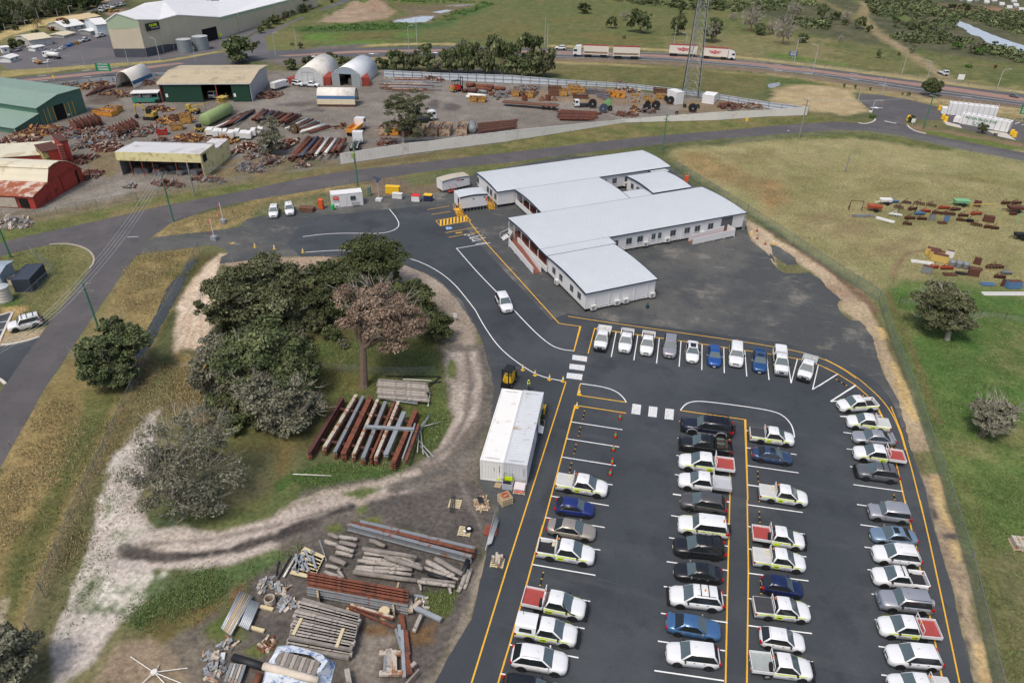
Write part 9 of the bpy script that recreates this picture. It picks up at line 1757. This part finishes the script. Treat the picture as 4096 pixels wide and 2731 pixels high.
for t,x,y,x2,y2,m_,arms,lb in[('A5',1595,1118,1500,672,GPOLE,2,'green power pole at the street corner with two crossarms'),('A5',1788,880,1757,570,WPOLE,0,'bare grey wooden pole in front of the yellow shed'),('A6',990,838,960,432,GPOLE,2,'green power pole with a transformer by the end of the white wall'),('D',1522,345,1530,262,GPOLE,2,'green power pole behind the office roof'),('A4',285,1268,360,915,WPOLE,2,'weathered power pole at the tip of the white wall'),('A4',1425,1185,1478,868,GPOLE,1,'grey-green pole beside the truck stop'),('B1',1035,938,890,430,GPOLE,2,'green power pole standing beside the side street'),('D',25,592,-4,500,GPOLE,0,'green power pole at the left edge of the photo'),('A8',710,205,745,35,WPOLE,0,'lone grey post with a box in the tan paddock')]:
 f=g(t,x,y);h=tall(t,x,y,x2,y2);r_=thing('power_pole',lb,'pole',f);MB().tube([(0,0,-.2),(0,0,h)],.17,8,True,.12).build('pole',m_,r_)
 for k in range(arms):
  z=h-.3-1.1*k;q=V((cos(.5),sin(.5),0))if t=='B1' else V((.55,-.8,0));m=MB();m.tube([tuple(q*-1.1+V((0,0,z))),tuple(q*1.1+V((0,0,z)))],.06,4);[m.tube([tuple(q*s+V((0,0,z))),tuple(q*s+V((0,0,z+.3)))],.05,5)for s in(-1.05,-.5,.5,1.05)];m.build('crossarm',WPOLE,r_)
 if 'transformer' in lb:MB().disc((0,-.5,h*.72),(0,0,1),.4,1.0,10).build('transformer',MATS['tank_green'],r_)
 TOPS.append((f,h))
def wire(a,ha,b,hb,n_,label,sag=.8,sp=.55):
 r_=thing('power_line',label,'wires')
 for k in range(n_):
  d=(b-a).normalized();o_=V((-d.y,d.x,0))*(k-(n_-1)/2)*sp;MB().tube([tuple(a.lerp(b,i/8)+o_+V((0,0,ha+(hb-ha)*i/8-sag*4*(i/8)*(1-i/8))))for i in range(9)],.018,3).build('wire',LPOLE,r_)
T=TOPS;wire(T[0][0],T[0][1],T[2][0],T[2][1],3,'power lines along the street left of the white wall');wire(T[2][0],T[2][1],T[3][0],T[3][1],3,'power lines along the street in front of the white wall');wire(T[3][0],T[3][1],T[4][0],T[4][1],3,'power lines from the office to the wall tip');wire(T[4][0],T[4][1],T[5][0],T[5][1],3,'power lines to the truck stop');wire(T[0][0],T[0][1],T[6][0],T[6][1],4,'power lines across the side street');wire(T[6][0],T[6][1],g('B1',160,1700),7,4,'power lines running down over the side street');wire(T[7][0],T[7][1],T[0][0],T[0][1],2,'power lines along the verge at left')
for t,x,y,x2,y2,arm in[('A4',404,695,443,412,-1),('A4',1433,820,1478,556,-1),('A4',1046,868,1072,714,0),('A4',235,590,268,342,1),('A4',1222,706,1268,480,0),('A4',2094,842,2140,630,1),('A4',830,918,842,820,0),('A4',950,1045,975,918,1),('A2',1408,495,1403,232,1),('A2',1481,415,1472,160,0),('A2',180,512,163,295,1),('A2',375,460,352,240,0),('A3',300,430,308,160,0),('A3',324,450,330,212,0),('A3',1488,410,1510,228,0),('A3',1598,420,1600,305,-1),('A1',1186,612,1160,448,0),('A1',1470,555,1440,350,-1),('A1',785,620,770,510,0),('A1',1800,570,1785,430,0),('C6',930,1340,900,1150,0),('C6',1345,360,1318,110,1),('C6',120,635,80,440,0),('C6',1125,420,1075,160,0),('C6',765,470,712,140,0),('C6',495,520,482,380,1),('C6',1605,1250,1580,1080,0)]:
 f=g(t,x,y);h=tall(t,x,y,x2,y2);r_=thing('street_lamp','tall grey street lamp or service pole by the highway','street lamp',f,0,'street lamps and poles along the highway');P=[(0,0,0),(0,0,h)]
 if arm:P=[(0,0,0),(0,0,h*.9),(.3*arm,0,h*.97),(1.4*arm,0,h)]
 MB().tube(P,.10,6,True,.06).build('lamp_pole',LPOLE,r_)
 if arm:MB().box((1.6*arm,0,h),(.7,.25,.12)).build('lamp_head',LPOLE,r_)
f=g('A3',1625,905);b0=(g('A3',1705,890)-g('A3',1548,890)).length/2;r_=thing('lattice_mast','tall grey lattice steel mast behind the scrap yard','mast',f+f.normalized()*b0*.5,.35);ht=tall('A3',1625,905,1695,0);wf=lambda z:b0*(1-.42*z/ht)
m=MB();cs=[(-1,-.58),(1,-.58),(0,1.15)];nz_=22;H_=ht*1.5
for k in range(3):m.tube([(cs[k][0]*wf(z)*.98,cs[k][1]*wf(z)*.98,z)for z in(0,H_)],.11,5)
m.build('mast_leg',GALV,r_);m=MB();zs=[H_*(1-(1-i/nz_)**1.25)for i in range(nz_+1)]
for z0,z1 in zip(zs[:-1],zs[1:]):
 for k in range(3):
  a,b=cs[k],cs[(k+1)%3];p=lambda c,z:(c[0]*wf(z)*.98,c[1]*wf(z)*.98,z);md=tuple((u+v)/2 for u,v in zip(p(a,z1),p(b,z1)));m.tube([p(a,z0),md],.045,3);m.tube([p(b,z0),md],.045,3);m.tube([p(a,z1),p(b,z1)],.045,3)
m.build('mast_bracing',GALV,r_);[MB().tube([(c*wf(0),-.5*wf(0),0),(c*wf(H_),-.5*wf(H_),H_)],.15,4).build('feeder_cable',TRIM,r_)for c in(-1.05,.9)]
def cone(t,x,y,c0,c1,label,group,lying=0):
 r_=thing('traffic_cone',label,'cone',g(t,x,y),1.2,group);r_.rotation_euler.y=1.45*lying;MB().box((0,0,.03),(.42,.42,.06)).build('base',c0[0],r_);MB().tube([(0,0,.06),(0,0,.85)],.17,10,True,.04).build('cone',c0[1],r_);MB().tube([(0,0,.36),(0,0,.6)],.138,10,False,.09).build('collar',c1,r_)
CR=mat('cone_red',(222,48,40),.5);CGn=mat('cone_green',(60,190,90),.5)
for x,y in Z('1515,198 1467,390 1447,528 1433,664 1412,782'):cone('B5',x,y,(TRIM,CR),CGn,'red cone with a green collar beside the empty bays','red and green cones by the empty bays')
for q in[('B2',628,175),('B2',780,188),('B2',1004,216),('D',1201,850),('D',1229,862),('D',1262,872),('D',1293,876),('D',1331,906),('D',1325,936)]:cone(*q,(YB,YB),WHT,'yellow cone with a white collar along the lane','yellow cones along the lane')
cone('B2',440,152,(YB,YB),WHT,'yellow cone lying on its side near the gate',None,1)
for x,y in[(2197,780),(2200,845),(2268,892)]:cone('A7',x,y,(TRIM,CR),CGn,'red and green cone on the sand past the office end','cones past the office end')
for x,y in[(2150,805),(2336,890)]:cone('A7',x,y,(YB,YB),WHT,'yellow cone on the sand past the office end','yellow cones past the office end')
for t,x0,y0,x1,y1 in[('B5',1145,112,1125,205),('B5',1102,282,1080,380),('B5',1056,462,1035,565),('B5',1008,655,985,762),('B6',408,442,375,572),('C2',920,608,927,700),('C2',934,952,940,1050),('C2',928,780,934,872),('B7',305,690,310,808),('C2',2085,808,2102,895),('C1',103,935,195,992)]:
 o=bar(t,(x0,y0),(x1,y1),.06,.13,.11,TRIM,'wheel_stop','black and yellow wheel stop in an empty or short bay','wheel stop','wheel stops');L_=(g(t,x0,y0)-g(t,x1,y1)).length;m=MB();[m.box((L_*f,0,.003),(.11,.135,.114))for f in(-.46,0,.46)];q=m.build('yellow_end',YST,o)
def plant_box(t,x,y,d,m_,label,cat,name,top=None,rz=.12,s=.9):
 r_=thing(name,label,cat,g(t,x,y),rz,None,s);MB().box((0,0,d[2]/2+.1),d,0,0,.96).build('body',m_,r_);MB().box((0,0,.05),(d[0]*.95,d[1]*.9,.1)).build('base',TRIM,r_);MB().box((0,0,d[2]+.13),(d[0]*1.03,d[1]*1.03,.08)).build('lid',top or m_,r_);return r_
plant_box('A6',1527,975,(1.7,1.3,1.2),WHP,'white waste bin with a red lid','bin','waste_bin',CR);plant_box('A6',1638,970,(1.7,1.3,1.2),mat('navy_bin',(40,48,84),.5),'navy waste bin with a yellow lid','bin','waste_bin',YB);plant_box('A6',1315,905,(3.0,1.2,1.5),YB,'yellow generator with a blue end','generator','generator');plant_box('A6',1357,950,(2.1,1.1,1.0),ACW,'white fuel tank in front of the yellow generator','fuel tank','fuel_tank');plant_box('A6',658,1045,(.9,1.0,1.8),mat('pump_orange',(216,92,40),.6),'orange machine beside the rusty steel cage','machine','light_plant');plant_box('A6',528,1065,(2.9,1.6,.7),SKO,'rusty low steel cage beside the patrol cars','cage','steel_cage');plant_box('A6',1100,925,(.7,.6,1.8),mat('cubicle_green',(104,128,112),.6),'green electrical cubicle beside the white container office','cubicle','electrical_cubicle')
t_=thing('solar_lamp','solar light tower on a white base block','light tower',g('A6',1187,972));h=tall('A6',1187,972,1168,765);MB().box((0,0,.25),(1.1,1.0,.5)).build('base',ACW,t_);MB().tube([(0,0,.5),(0,0,h)],.07,6).build('mast',LPOLE,t_);MB().box((0,0,h),(1.5,.9,.06),.3,.35).build('solar_panel',MATS['solar_panel'],t_);MB().box((0,0,h-.6),(.4,.3,.4)).build('lamp_box',mat('lamp_blue',(50,110,190),.5),t_)
for t,x,y,x2,y2,lb in[('A5',2055,1130,2018,945,'white gate mast with red bunting, right of the gate'),('A5',1972,1285,1938,1095,'white gate mast with red bunting, left of the gate')]:
 h=tall(t,x,y,x2,y2);t_=thing('gate_mast',lb,'mast',g(t,x,y));MB().tube([(0,0,0),(0,0,h)],.07,6).build('mast',PVC,t_);MB().box((0,0,.35),(1.0,.8,.7)).build('base_block',GALV,t_)
 for k in range(6):MB().box((-.3-.16*k,.1*k,h-.25-k*.6),(.22,.03,.2),k).build('flag',mat('bunting_red',(240,80,80),.7),t_)
def sign(t,x,y,x2,y2,w_,m_,label,txt=None,cat='sign',rz=0.0):
 h=tall(t,x,y,x2,y2);t_=thing('sign',label,cat,g(t,x,y),rz);hb=min(h*.6,w_*1.3);MB().tube([(0,.05,0),(0,.05,h-.1)],.06,5).build('sign_post',LPOLE,t_);b=MB().box((0,0,h-hb/2),(w_,.06,hb)).build('sign_board',m_,t_)
 if txt:m=MB();[m.box((0,-.04,h-hb*f),(w_*.7,.02,hb*.07))for f in(.12,.4,.62,.82)];m.build('sign_lines',WHT,b)
HG_=mat('highway_green',(20,128,84),.5);sign('A1',970,705,965,580,4.6,HG_,'big green highway direction sign behind the scrap yard',1,rz=.2);sign('A4',2330,1110,2335,950,2.2,HG_,'green and blue price totem at the right edge',1);sign('A4',1325,1150,1330,1090,.9,WHP,'small white sign beside the dark truck-stop shrub');sign('A4',938,1045,940,1015,.8,WHP,'small white sign at the truck-stop corner');sign('A4',222,545,222,472,2.6,mat('sign_blue',(60,84,120),.5),'blue sign beyond the highway by the lamp post',1);sign('A4',1758,765,1760,682,1.8,WHP,'white and black estate sign in the far paddock',1);sign('C6',480,740,478,630,3.5,GREYS,'grey backed road sign at the far left');sign('B2',2197,752,2197,690,.5,WHP,'small white speed sign beside the sandy track');sign('A1',500,740,498,692,.7,YB,'yellow warning sign on the highway verge',cat='warning sign');sign('A3',2150,1140,2152,1085,.6,YB,'yellow warning sign in front of the white wall',cat='warning sign')
for t,x,y,lb in[('A4',1575,1012,'yellow truck-stop barrier nearest the tank end'),('A4',1288,1105,'yellow barrier beside the dark shrub'),('A4',1605,1095,'yellow barrier behind the concrete apron'),('A4',1630,1115,'yellow barrier on the concrete apron corner'),('A4',2237,1238,'yellow barrier right of the lettered tank, left one'),('A4',2262,1258,'yellow barrier right of the lettered tank, right one')]:
 o=MB().tube([(0,0,0),(0,0,.9),(0,0,1.2)],.5,10,True,.4).build('barrier',YB);o.location=g(t,x,y);tag(o,lb,'barrier')
def person(t,x,y,label,m_,rz=0):
 o=thing('person',label,'person',g(t,x,y),rz,None,.95);me=MB();me.smooth=True
 for s in(-1,1):me.tube([(0,s*.09,.0),(0,s*.10,.45),(0,s*.09,.9)],[.06,.07,.10],7);me.tube([(0,s*.2,1.42),(.03,s*.25,1.12),(.12,s*.24,.88)],[.065,.05,.04],6)
 me.tube([(0,0,.85),(0,0,1.1),(0,0,1.42),(0,0,1.52),(0,0,1.55),(0,0,1.66),(0,0,1.76)],[.15,.15,.19,.07,.07,.105,.05],9);b=me.build('body',mat('navy_trousers',(48,54,70),.9),o);v=MB();v.smooth=True;v.tube([(0,0,.9),(0,0,1.15),(0,0,1.45)],[.175,.175,.21],9);v.build('hi_vis_shirt',m_,o);v=MB();v.smooth=True;v.tube([(0,0,1.66),(0,0,1.74),(0,0,1.8)],[.14,.12,.04],9);v.build('hard_hat',m_,o)
person('B3',2120,345,'person in a yellow hi-vis shirt and hat behind the grey container',mat('hivis_yellow',(214,226,60),.8));person('A1',1292,978,'person in orange workwear by the teal trailer',mat('hivis_orange',(214,92,60),.8))
IR={'b':mat('old_rust',(92,58,46),.9,var=.3,scale=3),'o':mat('orange_rust',(158,74,46),.85),'u':mat('implement_blue',(84,120,160),.7),'w':WHP,'n':mat('implement_green',(120,176,130),.7),'g':GREYS,'y':mat('frame_yellow',(200,172,96),.7),'k':TRIM}
def implement(t,x,y,w_,c,k,label):
 L_=(g(t,x+w_/2,y)-g(t,x-w_/2,y)).length;r_=thing('farm_implement',label,'farm implement',g(t,x,y),ru(-.5,.3));m_=IR[c];m=MB()
 if k=='d':m.tube([(-L_*.5,-L_*.2,.5),(L_*.5,.1,.5)],.12,4);m.tube([(-L_*.4,.3,.45),(L_*.45,L_*.3,.4)],.1,4);m.tube([(0,0,.5),(0,.2,1.1),(-L_*.3,.2,.6)],.07,4);m.build('frame',m_,r_);[MB().disc((-L_*.45+L_*.9*i/5,-.1+.08*i,.28),(1,.4,0),.28,.06,10).build('disc_blade',m_,r_)for i in range(6)]
 elif k=='t':m.box((0,0,.9),(L_*.8,L_*.4,.5),0,0,1.1);m.tube([(-L_*.4,0,.6),(-L_*.75,0,.4)],.08,4);m.build('hopper',m_,r_);[MB().disc((L_*.1,s*L_*.26,.38),(0,1,0),.38,.2,12).build('wheel',TYRE,r_)for s in(-1,1)]
 elif k=='p':[m.box((0,-.3+.22*i,.12+.1*(i%2)),(L_,.16,.1))for i in range(4)];m.build('lengths',m_,r_)
 elif k=='f':m.tube([(-L_*.5,0,0),(-L_*.5,0,1.9),(L_*.5,.3,1.9),(L_*.5,.3,0)],.09,4);m.tube([(-L_*.5,.8,0),(-L_*.5,0,1.9)],.06,4);m.build('frame',m_,r_)
 elif k=='x':m.box((0,0,.6),(L_,L_*.45,1.1),0,0,.95);m.build('bin',m_,r_);MB().box((0,0,1.16),(L_*.9,L_*.38,.06)).build('inside',IR['b'],r_)
 elif k=='s':[m.tube([((i-1)*L_*.32,0,0),((i-1)*L_*.32,0,.9),((i-1)*L_*.32,0,1.1)],[L_*.14,L_*.17,L_*.12],10)for i in range(3)];m.build('tanks',m_,r_)
for l in '''1070,500,120,w,t,white seed hopper trailer|970,560,140,o,t,orange-red tipped trailer|800,560,110,b,f,rusty triangular frame|875,612,200,g,p,long grey trough|1075,650,160,w,p,white-topped stack of panels|1160,490,70,u,d,blue disc plough beside the white hopper|1165,612,110,w,d,cream and red implement|1270,495,70,b,d,dark plough, third in the back line|1385,505,90,b,d,dark wide plough in the back line|1495,520,80,b,d,dark plough behind the blue-armed one|1615,545,100,o,d,orange implement with blue arms|1765,510,150,n,t,pale green seeder with long bars|1720,560,90,b,d,low dark implement below the green seeder|1195,540,80,b,d,brown disc under the white hopper|1325,555,80,b,d,brown disc plough left of centre|1445,575,80,o,d,orange-brown disc plough|1270,580,130,k,f,black bench frame|1390,600,90,u,d,blue and black tine cultivator|1550,590,80,b,d,brown plough right of the cultivator|1655,600,110,b,d,long brown harrow|1790,615,80,b,d,low brown roller|1300,640,90,b,d,brown plough in the third line|1410,645,80,b,d,brown plough beside the third-line one|1500,645,50,g,x,grey open box|1600,675,80,b,p,brown rusty roller bar|1635,655,40,u,x,small bright blue box|1765,655,70,b,d,brown plough under the roller|1950,590,230,y,f,cream yellow gantry frame|1910,600,100,o,d,orange machine under the gantry|1915,520,60,b,x,rusty drum by the gantry|1850,665,60,k,d,small black harrow|1910,700,90,b,d,brown wheeled rake|2020,660,90,b,x,rusty tub beside the gantry|2015,720,60,b,d,first small rusty frame in the front line|2080,730,60,b,d,second small rusty frame in the front line|1275,690,70,b,d,narrow brown bar at the front|2180,500,80,b,d,brown rake at the right|2280,500,90,b,d,rusty wheeled rake at the far right|2260,570,150,b,t,brown trailer plough at the right|2250,600,60,b,d,small brown frame under the trailer plough|2330,690,90,n,f,pale green frame at the right edge|2310,820,130,k,t,black old tractor at the right edge|1510,965,130,y,x,yellow steel bin at the back|1540,990,130,y,x,yellow steel bin in the middle of three|1570,1020,140,y,x,yellow steel bin at the front of three|1745,1080,170,g,s,three grey hopper tanks in a frame|1660,985,70,w,x,white box behind the hopper tanks|1415,1040,190,w,p,white lengths by the yellow bins|1450,1130,90,g,x,grey fibre tank block|1520,1090,80,o,d,orange arm implement|1640,1100,110,o,d,orange mower deck|1670,1150,120,b,p,stack of brown lengths|1770,1140,90,k,p,dark lengths by the rusty tub|1895,1095,130,b,p,rusty and yellow bars|1915,1050,60,b,x,rusty tub at the back right|1880,1155,90,b,x,open rusty bucket|2080,1090,160,b,d,large brown wheeled plough|2185,1145,90,g,d,grey-green ring roller|2125,1180,90,b,d,small brown cultivator|2015,1240,130,u,p,pale blue lengths|2245,1265,130,u,x,blue crate trailer with black load|2150,1250,30,b,x,tiny rusty box|2180,1330,420,w,p,long white pipes on the grass'''.split('|'):
 x,y,w_,c,k,lb=l.split(',',5);implement('A8',int(x),int(y),int(w_),c,k,lb+' in the tan paddock')
